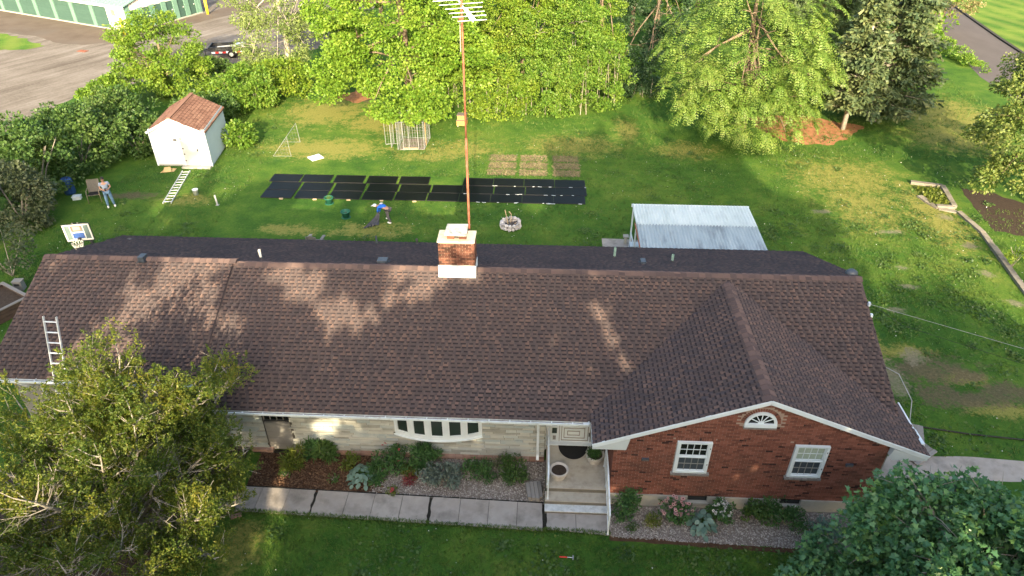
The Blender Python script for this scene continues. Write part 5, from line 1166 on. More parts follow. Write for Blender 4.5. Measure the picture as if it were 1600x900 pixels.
# slatted chair behind the roof
t = thing('slatted_chair', 'weathered slatted chair standing alone behind the back eave', 'chair', (-10.75, 28.4, 0), R(175))
for k in range(5): MB().prism([(-.26 + k * .105, .25, .32), (-.165 + k * .105, .25, .32), (-.165 + k * .105, .45, .98 - .03 * abs(k - 2)), (-.26 + k * .105, .45, .98 - .03 * abs(k - 2))], (0, .025, 0)).build('back_slat', 'wood_grey', t, local=True)
for k in range(5): MB().box(-.27, -.3 + k * .11, .34 - .02 * k, .27, -.21 + k * .11, .365 - .02 * k).build('seat_slat', 'wood_grey', t, local=True)
for s in (-1, 1): MB().box(s * .3 - .03, -.3, 0, s * .3 + .03, -.22, .55).build('leg', 'wood_grey', t, local=True); MB().bar((s * .3, .45, 0), (s * .3, -.1, .4), .05, .08).build('leg', 'wood_grey', t, local=True); MB().box(s * .33 - .07, -.38, .55, s * .33 + .07, .35, .58).build('arm_rest', 'wood_grey', t, local=True)
# antenna mast behind the chimney
t = thing('antenna_mast', 'tall rusty mast carrying a silver television aerial behind the chimney', 'aerial', (-2.4, 20.7, 4.2))
MB().tube([(-2.41, 20.7, 4.2), (-2.39, 20.7, 9.0)], .040, 10).tube([(-2.39, 20.7, 9.0), (-2.37, 20.7, 13.4)], .032, 10).build('mast', 'rust', t, True)
for z in (5.2, 5.55): MB().box(-2.47, 20.23, z, -2.33, 20.76, z + .03).build('wall_bracket', 'galvanised', t)
bA, bB = Vector((-2.62, 21.3, 13.12)), Vector((-1.98, 19.95, 12.72)); MB().bar(bA, bB, .035, .035).build('boom', 'white_metal', t)
bd = (bB - bA).normalized(); el = Vector((.985, .10, .05)).normalized()
for k, (L, f) in enumerate(((1.55, .02), (1.45, .18), (1.25, .34), (1.05, .50), (1.0, .66), (.95, .80), (.80, .96))):
    c = bA.lerp(bB, f); MB().tube([c - el * L * .5, c + el * L * .5], .011, 6).build('element', 'white_metal', t)
MB().prism([tuple(bA.lerp(bB, .55) + Vector((-.05, 0, .03))), tuple(bA.lerp(bB, .55) + Vector((.05, 0, .03))), tuple(bB + Vector((.09, 0, .03))), tuple(bB + Vector((-.09, 0, .03)))], (0, 0, .02)).build('reflector', 'white_metal', t)
MB().box(-2.46, 20.66, 12.55, -2.33, 20.74, 12.68).build('clamp', 'rust', t); MB().tube([(-2.43, 20.64, 12.5), (-2.44, 20.63, 11.7)], .012, 5).build('cable', 'cable_white', t)

# ---- garden bits in front
def planter(x, y, lab, plant):
    t = thing('stone_planter', lab, 'planter', (x, y, .52), 0, 'round stone planters on the landing')
    MB().lathe([(0, 0), (.20, 0), (.215, .04), (.19, .07), (.24, .12), (.285, .22), (.295, .29), (.305, .32), (.25, .32), (.235, .26), (.20, .24)], n=28).build('bowl', 'terracotta_white', t, True, local=True)
    MB().lathe([(0, .265), (.24, .255)], n=20).build('soil', 'soil', t, local=True)
    if plant:
        rg = np.random.default_rng(6); P = rg.normal(size=(900, 3)) * (.085, .10, .06) + (-.03, .02, .34); A = rg.normal(size=P.shape) + (0, 0, .6); N = rg.normal(size=P.shape) + (0, 0, 1)
        V, F = leaf_mesh(P, A, N, rg.uniform(.04, .09, len(P)), T_OVAL); npmesh('foliage', V + np.array([x, y, .5]), F, 'leaf_shrub', t)
planter(.79, 14.55, 'round stone planter holding only bare soil on the landing', False); planter(1.93, 15.22, 'round stone planter with a dark green plant beside the brick wall', True)
t = tag(MB().prism([(1.26 + .47 * math.cos(math.pi * k / 20), 15.80 - .47 * 1.2 * math.sin(math.pi * k / 20) + .0, .521) for k in range(21)], (0, 0, .014)).build('door_mat', 'black_rubber', None), 'black half-round door mat on the landing before the front door', 'door mat')
t = thing('hammer', 'red-handled hammer lying on the front lawn', 'hammer', (1.0, 12.03, .05), R(-2)); MB().tube([(-.20, 0, 0), (.02, 0, 0)], .02, 6).build('grip', 'red_paint', t, local=True); MB().tube([(.02, 0, 0), (.18, 0, 0)], .012, 6).build('shaft', 'aluminium', t, local=True); MB().cbox((.19, 0, 0), .035, .13, .035).build('head', 'galvanised', t, local=True)
t = thing('old_stump', 'grey weathered chunk of timber in the gravel left of the steps', 'timber', (.05, 14.25, 0), R(8)); rnd = random.Random(2)
for k in range(4): MB().prism([(-.24 + k * .12, -.33 + rnd.uniform(-.05, .05), 0), (-.13 + k * .12, -.33 + rnd.uniform(-.05, .05), 0), (-.13 + k * .12, .33 + rnd.uniform(-.06, .06), 0), (-.24 + k * .12, .33 + rnd.uniform(-.06, .06), 0)], (0, 0, .16 + rnd.uniform(0, .07))).build('timber_block', 'wood_grey', t, local=True)
# ---- right hand yard: edging walls, planks, cables
def kerbrun(name, lab, pts, w, h, material, seed, L0=.95):
    t = thing(name, lab, 'edging', (pts[0][0], pts[0][1], 0)); rnd = random.Random(seed)
    for a, b in zip(pts[:-1], pts[1:]):
        a, b = Vector((*a, 0)), Vector((*b, 0)); L = (b - a).length; n = max(1, int(L / L0)); d = (b - a) / n
        for k in range(n):
            p, q = a + d * k, a + d * (k + 1) - d.normalized() * .015; z = h + rnd.uniform(-.02, .02); MB().bar((p.x, p.y, z / 2), (q.x, q.y, z / 2), w + rnd.uniform(-.02, .02), z).build('edging_block', material, t)
kerbrun('stone_edging', 'concrete edging strip running beside the dirt patch at right', [(22.0, 33.5), (22.15, 31.3), (21.75, 28.6), (21.45, 26.4), (21.2, 24.5), (20.8, 21)], .27, .13, 'edging_old', 4)
kerbrun('raised_border', 'old concrete border frame of the weedy square bed', [(20.95, 36.95), (22.5, 36.5), (22.0, 34.0), (21.1, 34.1)], .24, .16, 'edging_old', 5)
kerbrun('border_slab', 'cracked concrete slab edge along the lawn side of the square bed', [(20.75, 35.3), (20.9, 34.6), (21.15, 33.9), (21.95, 33.55)], .30, .08, 'edging_old', 6)
P = RNG.uniform((20.9, 34.3, .0), (22.2, 36.4, .1), (900, 3)); A = RNG.normal(size=P.shape) + (0, 0, .6); N = RNG.normal(size=P.shape) + (0, 0, 1); V, F = leaf_mesh(P, A, N, RNG.uniform(.08, .16, 900), T_OVAL)
tag(npmesh('weed_patch', V, F, 'leaf_yellow', None), kind='stuff')
def plank(x, y, rz, L, w, lab, n=4):
    t = thing('plank_pile', lab, 'planks', (x, y, 0), rz, 'weathered boards beside the right wall')
    for k in range(n): MB().box(-L / 2 + .02 * (k % 2), -w / 2 + k * w / n, .03 + .01 * (k % 2), L / 2 - .03 * (k % 2), -w / 2 + (k + 1) * w / n - .012, .07 + .01 * (k % 2)).build('plank', 'wood_grey', t, local=True)
    for k in (-1, 1): MB().box(k * L * .3 - .04, -w / 2, 0, k * L * .3 + .04, w / 2 - .02, .03).build('batten', 'wood_grey', t, local=True)
plank(12.75, 17.35, R(70), 1.0, .9, 'grey boards lying by the right eave, the upper pale panel'); plank(12.7, 16.45, R(35), 1.1, .6, 'grey boards lying by the right eave, the lower dark panel')
t = thing('garden_cable', 'thin dark cable lying across the grass at the right of the house', 'cable', (13.3, 17.7, 0)); MB().tube([(12.9, 17.75, .03), (13.6, 17.62, .03), (14.8, 17.4, .035), (16.5, 17.22, .03), (22, 16.6, .03)], .03, 5).build('run', 'cable_black', t, True); MB().box(12.8, 17.7, 0, 12.95, 17.85, .12).build('plug', 'black_metal', t)
pole = thing('utility_pole', 'wooden utility pole beyond the right edge carrying the house wires', 'utility pole', (24.0, 4.0, 0)); MB().tube([(24, 4, -.1), (24, 4, 11)], [.17, .12], 10).build('pole', 'bark', pole, True); MB().box(23.0, 3.94, 10.0, 25.0, 4.06, 10.12).build('cross_arm', 'wood_grey', pole)
w0, w1 = Vector((10.72, 18.8, 4.35)), Vector((24, 4, 7.2)); wa = thing('service_wire', 'pale overhead wire running from the right gable to the pole', 'wire', tuple(w0))
dirw = (Vector((13.75, 15.88, 5.0)) - w0); pts = [w0 + dirw * (k / 4) for k in range(0, 18)]; pts = [p for p in pts if p.x < 24]
MB().tube(pts + [Vector((24, 6.1, 7.3))] if False else pts, .007, 5).build('cable', 'cable_white', wa)
MB().cbox(w0, .06, .10, .12).build('anchor', 'white_metal', wa)
wb = thing('service_wire', 'dark overhead wire hanging just under the pale one at the right gable', 'wire', (10.72, 18.45, 4.15)); v0 = Vector((10.72, 18.45, 4.15)); dv = Vector((13.57, 16.2, 4.45)) - v0
MB().tube([v0 + Vector((-.02, .0, 0)), v0 + Vector((.3, .1, .12))] + [v0 + dv * (k / 4) + Vector((0, 0, -.06 * math.sin(min(1, k / 16) * math.pi))) for k in range(1, 17)], .006, 5).build('cable', 'cable_black', wb); MB().cbox(v0, .06, .10, .10).build('anchor', 'white_metal', wb)

# ---- garden shed
sh = thing('garden_shed', 'white garden shed with brown shingle gable roof at the lawn edge', 'shed', (-21.1, 39.4, 0))
F0, F1, K0, K1 = Vector((-22.78, 37.38, 0)), Vector((-19.5, 37.40, 0)), Vector((-23.25, 41.35, 0)), Vector((-20.0, 41.35, 0)); EV, PK = 2.18, 2.98
pf = (F0 + F1) / 2 + Vector((-.16, 0, PK)); pb = (K0 + K1) / 2 + Vector((-.12, 0, PK))
zu = Vector((0, 0, EV)); mb = MB(); mb.poly([F0, F1, F1 + zu, pf, F0 + zu]); mb.poly([K1, K0, K0 + zu, pb, K1 + zu]); mb.quad(F1, K1, K1 + zu, F1 + zu); mb.quad(K0, F0, F0 + zu, K0 + zu); mb.quad(K0, K1, F1, F0); body = mb.build('wall', 'shed_white', sh)
z = .1
while z < PK - .1:                                # lap boards on the front
    if z < EV: a, b = F0.x - .01, F1.x + .01
    else: q = (z - EV + .1) / (PK - EV); a, b = F0.x + (pf.x - F0.x) * q, F1.x + (pf.x - F1.x) * q
    if b - a > .15: MB().prism([(a, 37.36, z), (a, 37.40, z), (a, 37.40, z + .11), (a, 37.382, z + .11)], (b - a, .02 if False else 0, 0)).build('lap_board', 'shed_white', body)
    if z < EV: MB().prism([(F1.x + .03, 37.42, z), (F1.x, 37.42, z), (F1.x, 37.42, z + .11), (F1.x + .014, 37.42, z + .11)], tuple(K1 - F1 - Vector((0, .04, 0)))).build('lap_board', 'shed_white', body)
    z += .115
for s, E in ((-1, F0), (1, F1)):
    Eb = K0 if s < 0 else K1; ov = Vector((s * .10, 0, -.05)); fo = Vector((0, -.14, 0)); bo = Vector((0, .12, 0))
    a, b, c, d = E + zu + ov + fo, pf + fo + Vector((0, 0, .02)), pb + bo + Vector((0, 0, .02)), Eb + zu + ov + bo
    MB().prism([a, b, c, d] if s > 0 else [d, c, b, a], (0, 0, -.06)).build('roof', 'shed_shingle', sh)
    nn = 11; rowm = MB(); rnd = random.Random(4)
    for r in range(nn):
        p0, p1 = a.lerp(b, r / nn), d.lerp(c, r / nn); q0, q1 = a.lerp(b, (r + 1) / nn), d.lerp(c, (r + 1) / nn); k = -rnd.uniform(0, .1)
        while k < 1:
            k2 = min(1, k + .085); k1 = max(0, k)
            v = [p0.lerp(p1, k1), p0.lerp(p1, k2 - .006), q0.lerp(q1, k2 - .006), q0.lerp(q1, k1)]; h = Vector((0, 0, .03)); l = Vector((0, 0, .008))
            rowm.add([v[0], v[1], v[2], v[3], v[0] + h, v[1] + h, v[2] + l, v[3] + l], [tuple(f) for f in BF] if s > 0 else [tuple(reversed(f)) for f in BF]); k += .085
    rowm.build('shingle', 'shed_shingle', sh, kind='stuff')
MB().bar(pf + Vector((0, -.15, .03)), pb + Vector((0, .12, .03)), .22, .05).build('ridge_cap', 'shed_shingle', sh)
tr = MB(); tr.bar(F0 + zu + Vector((-.1, -.15, -.09)), pf + Vector((0, -.15, -.06)), .02, .12, (0, 0, 1)); tr.bar(pf + Vector((0, -.15, -.06)), F1 + zu + Vector((.1, -.15, -.09)), .02, .12, (0, 0, 1)); tr.box(F1.x - .06, 37.34, 0, F1.x + .035, 37.42, EV); tr.box(F0.x - .03, 37.34, 0, F0.x + .06, 37.42, EV); tr.build('trim', 'white_paint', sh)
dr = MB().box(-21.03, 37.32, .10, -20.05, 37.36, 1.98).build('door', 'door_grey', sh)
q = MB(); q.box(-21.10, 37.315, .08, -21.03, 37.365, 2.05); q.box(-20.05, 37.315, .08, -19.98, 37.365, 2.05); q.box(-21.03, 37.315, 1.98, -20.05, 37.365, 2.05); q.build('door_frame', 'white_paint', sh)
for z in (.35, .75, 1.1, 1.7): MB().box(-21.02, 37.30, z, -20.93, 37.32, z + .07).build('hinge', 'felt_grey', dr)
MB().box(-20.15, 37.29, 1.0, -20.09, 37.32, 1.12).build('handle', 'black_metal', dr); MB().box(-21.42, 37.30, 1.62, -21.25, 37.36, 1.69).build('lamp', 'felt_grey', sh); MB().box(-21.2, 37.0, 0, -19.5, 37.34, .09).build('step', 'concrete_pale', sh); MB().box(F0.x, 37.37, 0, F1.x, 37.40, .10).build('skirting', 'concrete_pale', sh)

# ---- storage building beyond the gravel lot
sb = thing('storage_building', 'long white and green self-storage building beyond the gravel lot', 'building', (-39.15, 66.5, 0))
C = Vector((-39.15, 66.5, 0)); ud = Vector((-.9158, .4016, 0)); vd = Vector((.457, .8895, 0)); vd = Vector((.4016, .9158, 0)); Lf, Ld, He = 34.0, 8.7, 2.35
def at(u, v, z): return C + ud * u + vd * v + Vector((0, 0, z))
mb = MB(); mb.para(at(0, 0, 0), ud * Lf, vd * Ld, Vector((0, 0, He))); mb.prism([at(0, 0, He), at(0, Ld, He), at(0, Ld / 2, He + 1.15)], ud * Lf); mb.build('wall', 'storage_white', sb)
def band(u0, u1, z0, z1, m, nm, out=.03, par=sb, back=0.0): 
    p = at(u0, -out, z0); return MB().para(p, ud * (u1 - u0), vd * (out - back), Vector((0, 0, z1 - z0))).build(nm, m, par)
xs = [2.7, 4.98, 7.9, 10.7, 13.55, 16.25, 19.2, 22.0, 24.8, 27.6, 30.4, 33.2]
for a, b in zip(xs[:-1], xs[1:]):
    d = band(a + .02, b - .5, .06, 2.0, 'green_door', 'roller_door', .02)
    for k in range(8): band(a + .03, b - .51, .08 + k * .24, .08 + k * .24 + .20, 'green_door', 'door_slat', .035, d, .021)
    band(b - .5, b, 0, 2.06, 'green_trim', 'pilaster', .09)
band(.0, .16, 0, He, 'green_trim', 'corner_trim', .05); band(.0, Lf, 0, .10, 'concrete_pale', 'plinth', .14); band(1.55, 1.95, 1.35, 1.85, 'orange_box', 'meter_box', .12)
MB().para(at(-.28, -.35, He - .02), ud * (Lf + .5), vd * (Ld / 2 + .35), Vector((0, 0, 1.15 + .09))).build('x', 'green_roof', sb) if False else None
for s in (0, 1):
    v0 = -.3 if s == 0 else Ld + .3; r = MB(); e0 = at(-.25, v0, He - .05); e1 = at(Lf, v0, He - .05); r0 = at(-.25, Ld / 2, He + 1.2); r1 = at(Lf, Ld / 2, He + 1.2)
    r.prism([e0, e1, r1, r0] if s else [e0, r0, r1, e1], (0, 0, .05)); k = 0
    while k < Lf: 
        t_ = k / (Lf + .25); a = e0.lerp(e1, t_); b = r0.lerp(r1, t_); r.bar(a + Vector((0, 0, .06)), b + Vector((0, 0, .06)), .06, .05); k += .6
    r.build('roof', 'green_roof', sb)
MB().para(at(-.20, -.32, He - .22), ud * (Lf + .2), vd * .06, Vector((0, 0, .20))).build('gutter', 'white_paint', sb)
# gable end with narrow doors
def gband(v0, v1, z0, z1, m, nm, out=.03, par=sb): return MB().para(at(-out, v0, z0), vd * (v1 - v0), ud * out, Vector((0, 0, z1 - z0))).build(nm, m, par)
gr = MB(); k = .1
while k < Ld - .1:
    top = He + 1.15 * (1 - abs(k + .06 - Ld / 2) / (Ld / 2)); 
    if top > 2.1: gr.para(at(-.03, k, 1.95), vd * .10, ud * .03, Vector((0, 0, top - 1.95)))
    k += .2
gr.build('gable_cladding', 'cream_metal', sb)
for i in range(6):
    v = .45 + i * 1.36; d = gband(v, v + .78, .08, 1.85, 'green_door', 'unit_door', .02); gband(v + .62, v + .70, .95, 1.05, 'pipe_white', 'handle', .05, d); gband(v + .80, v + 1.34, 0, 1.92, 'green_trim', 'pilaster', .10)
gband(0, .42, 0, He, 'green_trim', 'pilaster', .06); gband(Ld - .3, Ld, 0, He, 'green_trim', 'corner_trim', .14); gband(0, Ld, 0, .08, 'concrete_pale', 'plinth', .16)
def bollard(x, y, h, lab):
    t = thing('bollard', lab, 'bollard', (x, y, 0), 0, 'yellow bollards at the storage building'); MB().tube([(0, 0, 0), (0, 0, h)], .13, 12).build('post', 'bollard_yellow', t, True, local=True); MB().blob((0, 0, h), (.13, .13, .06), 12, 6, 0).build('cap', 'bollard_yellow', t, True, local=True)
bollard(-39.3, 65.6, 1.5, 'yellow bollard at the white corner of the storage building'); bollard(-34.7, 73.7, 1.5, 'yellow bollard at the far end of the narrow green doors')
t = tag(MB().cbox((-40.3, 60.2, .03), .9, .5, .02, -.3).build('drain_cover', 'rust', None), 'rusty flat cover on the gravel lot beside the asphalt', 'cover')
# ---- trailer parked at the lot edge
t = thing('flatbed_trailer', 'black flatbed trailer with red and white striped rail at the gravel edge', 'trailer', (-26.9, 59.6, 0), R(10))
MB().box(-1.5, -.7, .55, 1.5, .7, .65).build('deck', 'black_metal', t, local=True); MB().box(-1.55, -.74, .65, 1.55, -.68, .92).box(-1.55, .68, .65, 1.55, .74, .92).box(-1.55, -.68, .65, -1.49, .68, .92).build('side_board', 'black_metal', t, local=True)
for k in range(9): MB().box(-1.35 + k * .3, -.77, .40, -1.05 + k * .3 - .01, -.74, .54).build('stripe', 'red_paint' if k % 2 else 'white_paint', t, local=True)
for s in (-1, 1):
    w = MB().tube([(.3, s * .86 - .09, .33), (.3, s * .86 + .09, .33)], .33, 18).build('wheel', 'black_rubber', t, True, local=True); MB().tube([(.3, s * .86 - .10, .33), (.3, s * .86 + .10, .33)], .17, 12).build('rim', 'galvanised', w, local=True)
    MB().box(-.15, s * .86 - .12, .68, .75, s * .86 + .12, .72).build('mudguard', 'black_metal', t, local=True)
MB().bar((-1.5, -.4, .55), (-2.4, 0, .5), .08, .1).bar((-1.5, .4, .55), (-2.4, 0, .5), .08, .1).tube([(-2.0, -.1, .6), (-2.05, -.1, .0)], .04, 6).build('drawbar', 'black_metal', t, local=True)
MB().box(.55, -.55, .65, 1.35, .4, .95).build('tool_box', 'white_metal', t, local=True); MB().tube([(-1.0, .1, .66), (.4, .2, .75)], .1, 8).build('load_pipe', 'pipe_white', t, local=True)
# ================================================================== TREES AND PLANTS
def tree(name, lab, base, top, r0, blobs, mat_, nclump, crad, per, size, seed, T=T_OVAL, bark='bark', cat='tree', group=None, nl=4, cut=None, **kw):
    t = thing(name, lab, cat, (base[0], base[1], 0), 0, group)
    trunk_limbs(t, (base[0], base[1], 0), top, r0, blobs, seed, bark, nl)
    crown(t, blobs, nclump, crad, per, size, mat_, T, seed, cut=cut, **kw); return t
tree('maple_tree', 'broad bright green maple whose low branches hang over the dog kennel', (-9.4, 48), (-9.6, 48, 9), .32, [((-9.7, 47.5, 6.6), (5.6, 4.4, 4.7)), ((-8.5, 41.9, 2.5), (2.5, 1.8, 1.15)), ((-12.9, 45.4, 3.0), (2.3, 2.1, 2.0)), ((-5.9, 46, 3.9), (2.2, 2.1, 2.4))], 'leaf_maple', 235, .92, 330, .155, 1, T_OVAL * np.array([1, 1.35, 1]))
tree('ash_tree', 'grey-green tree with pale bare inner branches behind the parked trailer', (-20.3, 55.5), (-20.5, 55.5, 9), .22, [((-20.6, 56, 6.2), (4.3, 3.3, 4.6)), ((-20.4, 53, 2.9), (2.9, 2.3, 2.2))], 'leaf_ash', 165, .78, 130, .155, 2, bark='bark_silver', nl=9)
tree('locust_tree', 'yellow-green locust tree with brown trunk just behind the mast top', (-1.6, 53.6), (-1.8, 53.6, 10), .16, [((-2.2, 53, 6.4), (3.1, 2.6, 5.0)), ((-4.2, 50.6, 3.0), (2.1, 1.8, 2.3)), ((-3.2, 51.3, 5.2), (2.3, 1.8, 3.0))], 'leaf_locust', 135, .72, 190, .155, 3)
tree('brushy_tree', 'light green brushy tree right of the locust tree at the wood edge', (.8, 55), (.5, 55, 7), .14, [((.2, 54, 3.6), (4.0, 2.8, 3.8)), ((2.2, 53.5, 6.0), (2.2, 2, 2.6)), ((-1.2, 51.2, 3.6), (2.2, 1.8, 2.6)), ((1.8, 51.5, 3.8), (2.4, 1.7, 2.8))], 'leaf_brush', 175, .70, 190, .14, 4, outb=.3, bark='bark_silver', nl=6)
tree('vine_covered_tree', 'tall narrow dead tree smothered in bright vines beside the dark wood gap', (4.5, 57.6), (4.3, 57.6, 11), .18, [((4.4, 57.4, 4.6), (1.8, 1.7, 5.2)), ((4.9, 55.8, 1.8), (1.4, 1.2, 2.0))], 'leaf_vine', 115, .55, 140, .14, 5, droop=.7)
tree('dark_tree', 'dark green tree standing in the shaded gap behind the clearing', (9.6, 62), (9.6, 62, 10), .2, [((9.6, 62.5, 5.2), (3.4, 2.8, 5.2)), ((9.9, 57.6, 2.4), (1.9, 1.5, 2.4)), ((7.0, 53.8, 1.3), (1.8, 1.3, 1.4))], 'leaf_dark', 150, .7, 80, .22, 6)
tree('scrub_tree', 'thin brownish scrub tree overhanging the road at top right', (37.4, 70.5), (37.5, 70.3, 6), .12, [((37.5, 70, 3.2), (2.6, 2.0, 2.7)), ((35.0, 71.5, 3.5), (2.2, 2, 3.0))], 'leaf_scrub', 110, .5, 70, .17, 7, outb=.2, nl=10)
tree('lawn_tree', 'green deciduous tree cut by the right edge of the picture', (26.6, 34.4), (26.5, 34.3, 8), .25, [((23.9, 33.3, 5.2), (2.7, 2.4, 2.5)), ((23.7, 33.5, 2.2), (1.5, 1.2, 1.1)), ((26.8, 34.6, 7.2), (3.6, 3.2, 3.2)), ((24.3, 36, 6.5), (1.3, 1.2, 1.0)), ((27.5, 32.6, 4), (2.2, 2, 2.2))], 'leaf_right', 290, .62, 160, .155, 8, nl=5)
tree('vine_covered_tree', 'rounded vine-covered tree standing on the gravel edge beyond the shed', (-28, 50.5), (-28, 50.4, 4), .2, [((-28, 50, 3.0), (3.2, 2.5, 2.9)), ((-26.0, 49, 1.6), (2.4, 1.8, 1.7)), ((-29.2, 49.2, 1.8), (1.6, 1.3, 1.5))], 'leaf_vine', 160, .62, 150, .155, 9, droop=.6)
# shrubs at the left, each its own plant
SH = [((-27.5, 42, .9), (2.6, 2.1, 2.1), 'leaf_hedge', 'dense dark bush on the gravel side, left of the shed'), ((-27.2, 37, 1.6), (2.7, 2.1, 2.1), 'leaf_hedge', 'tall dark green bush above the standing person'), ((-27.4, 33.4, 2.1), (2.2, 2.0, 2.4), 'leaf_hedge', 'big dark bush behind the sling garden chair'),
      ((-24.9, 39.3, 1.0), (1.5, 1.3, 1.5), 'leaf_hedge', 'smaller dark bush touching the left corner of the shed'), ((-26.3, 30.0, 1.6), (1.8, 1.5, 1.8), 'leaf_grey', 'grey-green bush left of the garden chair'), ((-30.0, 46, 1.0), (1.9, 1.4, 1.3), 'leaf_vine', 'yellow-green sunlit bush at the gravel lot edge'),
      ((-18.9, 40.6, .55), (.75, .9, .8), 'leaf_brush', 'small bright shrub growing against the right wall of the shed'), ((-20.7, 47, 1.4), (2.0, 1.6, 1.5), 'leaf_brush', 'mid green shrub on the lawn edge beneath the grey-green tree'), ((-25.2, 52, .9), (1.7, 1.3, 1.1), 'leaf_hedge', 'low green shrub between the shed and the trailer'),
      ((-22.3, 44.2, .9), (2.0, 1.2, 1.1), 'leaf_hedge', 'low dark shrub directly behind the shed roof'), ((-19.2, 49.8, 1.3), (2.4, 1.8, 1.4), 'leaf_locust', 'yellowish shrub at the lower front of the grey-green tree'), ((-28.6, 27.5, 1.6), (2.0, 1.8, 2.0), 'leaf_grey', 'grey-green bush cut by the left edge of the picture')]
for i, (c, r, m, lab) in enumerate(SH):
    t = thing('bush', lab, 'bush', (c[0], c[1], 0), 0, 'bushes along the left lot line'); mb = MB(); rnd = random.Random(i)
    for k in range(7):
        a = rnd.uniform(0, 6.28); mb.tube([(c[0], c[1], -.05), (c[0] + math.cos(a) * r[0] * .3, c[1] + math.sin(a) * r[1] * .3, c[2] * .7), (c[0] + math.cos(a) * r[0] * .75, c[1] + math.sin(a) * r[1] * .75, c[2] + r[2] * .4)], [.05, .035, .012], 5)
    mb.build('stem', 'bark_grey', t, True); vol = (r[0] * r[1] + r[1] * r[2] + r[0] * r[2])
    crown(t, [(c, r)], int(9 * vol) + 10, .42, 75, .17, m, T_OVAL, 100 + i, zmin=.1, name='foliage')
t = thing('bush', 'sparse thin bush with pale leaves on the shaded grass at the left edge', 'bush', (-23.9, 25.4, 0), 0, 'bushes along the left lot line')
mb = MB(); [mb.tube([(-23.9, 25.4, 0), (-23.9 + .5 * math.cos(k), 25.4 + .5 * math.sin(k), .9), (-23.9 + 1.1 * math.cos(k), 25.4 + 1.1 * math.sin(k), 1.9)], [.03, .02, .008], 4) for k in range(6)]; mb.build('stem', 'bark_grey', t); crown(t, [((-23.8, 25.3, 1.5), (1.3, 1.2, 1.1))], 34, .30, 40, .13, 'leaf_grey', T_OVAL, 131, name='foliage')
# undergrowth along the wood edge
UG = [((.2, 47.3, 1.5), (4.2, 1.7, 2.4), 'leaf_brush', 'wide light green thicket in front of the brushy tree'), ((-2.9, 46.6, 1.2), (2.3, 1.5, 2.0), 'leaf_locust', 'yellow-green thicket just right of the mast and hive box'), ((3.4, 49.6, 1.9), (2.5, 1.7, 2.7), 'leaf_brush', 'light green thicket at the corner of the shaded clearing'), ((-5.6, 48, 1.6), (2.0, 1.5, 2.1), 'leaf_brush', 'green thicket behind the stacked hive box'), ((6.6, 51.2, .7), (2.2, 1.2, 1.0), 'leaf_dark', 'dark low thicket at the back of the clearing'), ((35.2, 63.5, .35), (.8, 5.5, .5), 'leaf_brush', 'rough green verge bush along the near side of the road')]
for i, (c, r, m, lab) in enumerate(UG):
    t = thing('thicket', lab, 'thicket', (c[0], c[1], 0), 0, 'undergrowth at the wood edge'); mb = MB(); rnd = random.Random(50 + i)
    for k in range(12): x, y = c[0] + rnd.uniform(-.7, .7) * r[0], c[1] + rnd.uniform(-.6, .6) * r[1]; mb.tube([(x, y, 0), (x + rnd.uniform(-.3, .3), y + rnd.uniform(-.3, .3), c[2] + r[2] * .6)], [.03, .01], 4)
    mb.build('stem', 'bark_grey', t, kind='stuff'); vol = r[0] * r[1] + r[1] * r[2] + r[0] * r[2]
    crown(t, [(c, r)], int(6.5 * vol) + 12, .46, 110, .135, m, T_OVAL, 150 + i, zmin=.05, name='foliage', outb=.3, lo=.55, hi=1.2)
# far woods behind everything
rg = np.random.default_rng(77); FB = [((-16 + 6.2 * k + rg.uniform(-1, 1), 68 + 9 * (k % 2) + rg.uniform(-2, 2), 5 + rg.uniform(-1, 1)), (5.0, 4.0, 6.0)) for k in range(9)]
C, O = clumps_on(FB, 520, rg, .75, 1.02, .3); n = 60; d = rdir(len(C) * n, rg).reshape(len(C), n, 3); P = (C[:, None] + d * rg.uniform(.4, 1, (len(C), n, 1)) * 1.0).reshape(-1, 3); d = d.reshape(-1, 3)
V, F = leaf_mesh(P, norm(d + rg.normal(size=d.shape) * .6), norm(rg.normal(size=d.shape) * .6 + (0, 0, .8)), rg.uniform(.25, .45, len(P)), T_OVAL); npmesh('far_woods', V, F, 'leaf_brush', None, kind='stuff')
mb = MB()
for (c, r) in FB: mb.tube([(c[0], c[1], -.1), (c[0], c[1], c[2] + 3)], [.25, .1], 7)
mb.build('far_trunks', 'bark', None, kind='stuff')

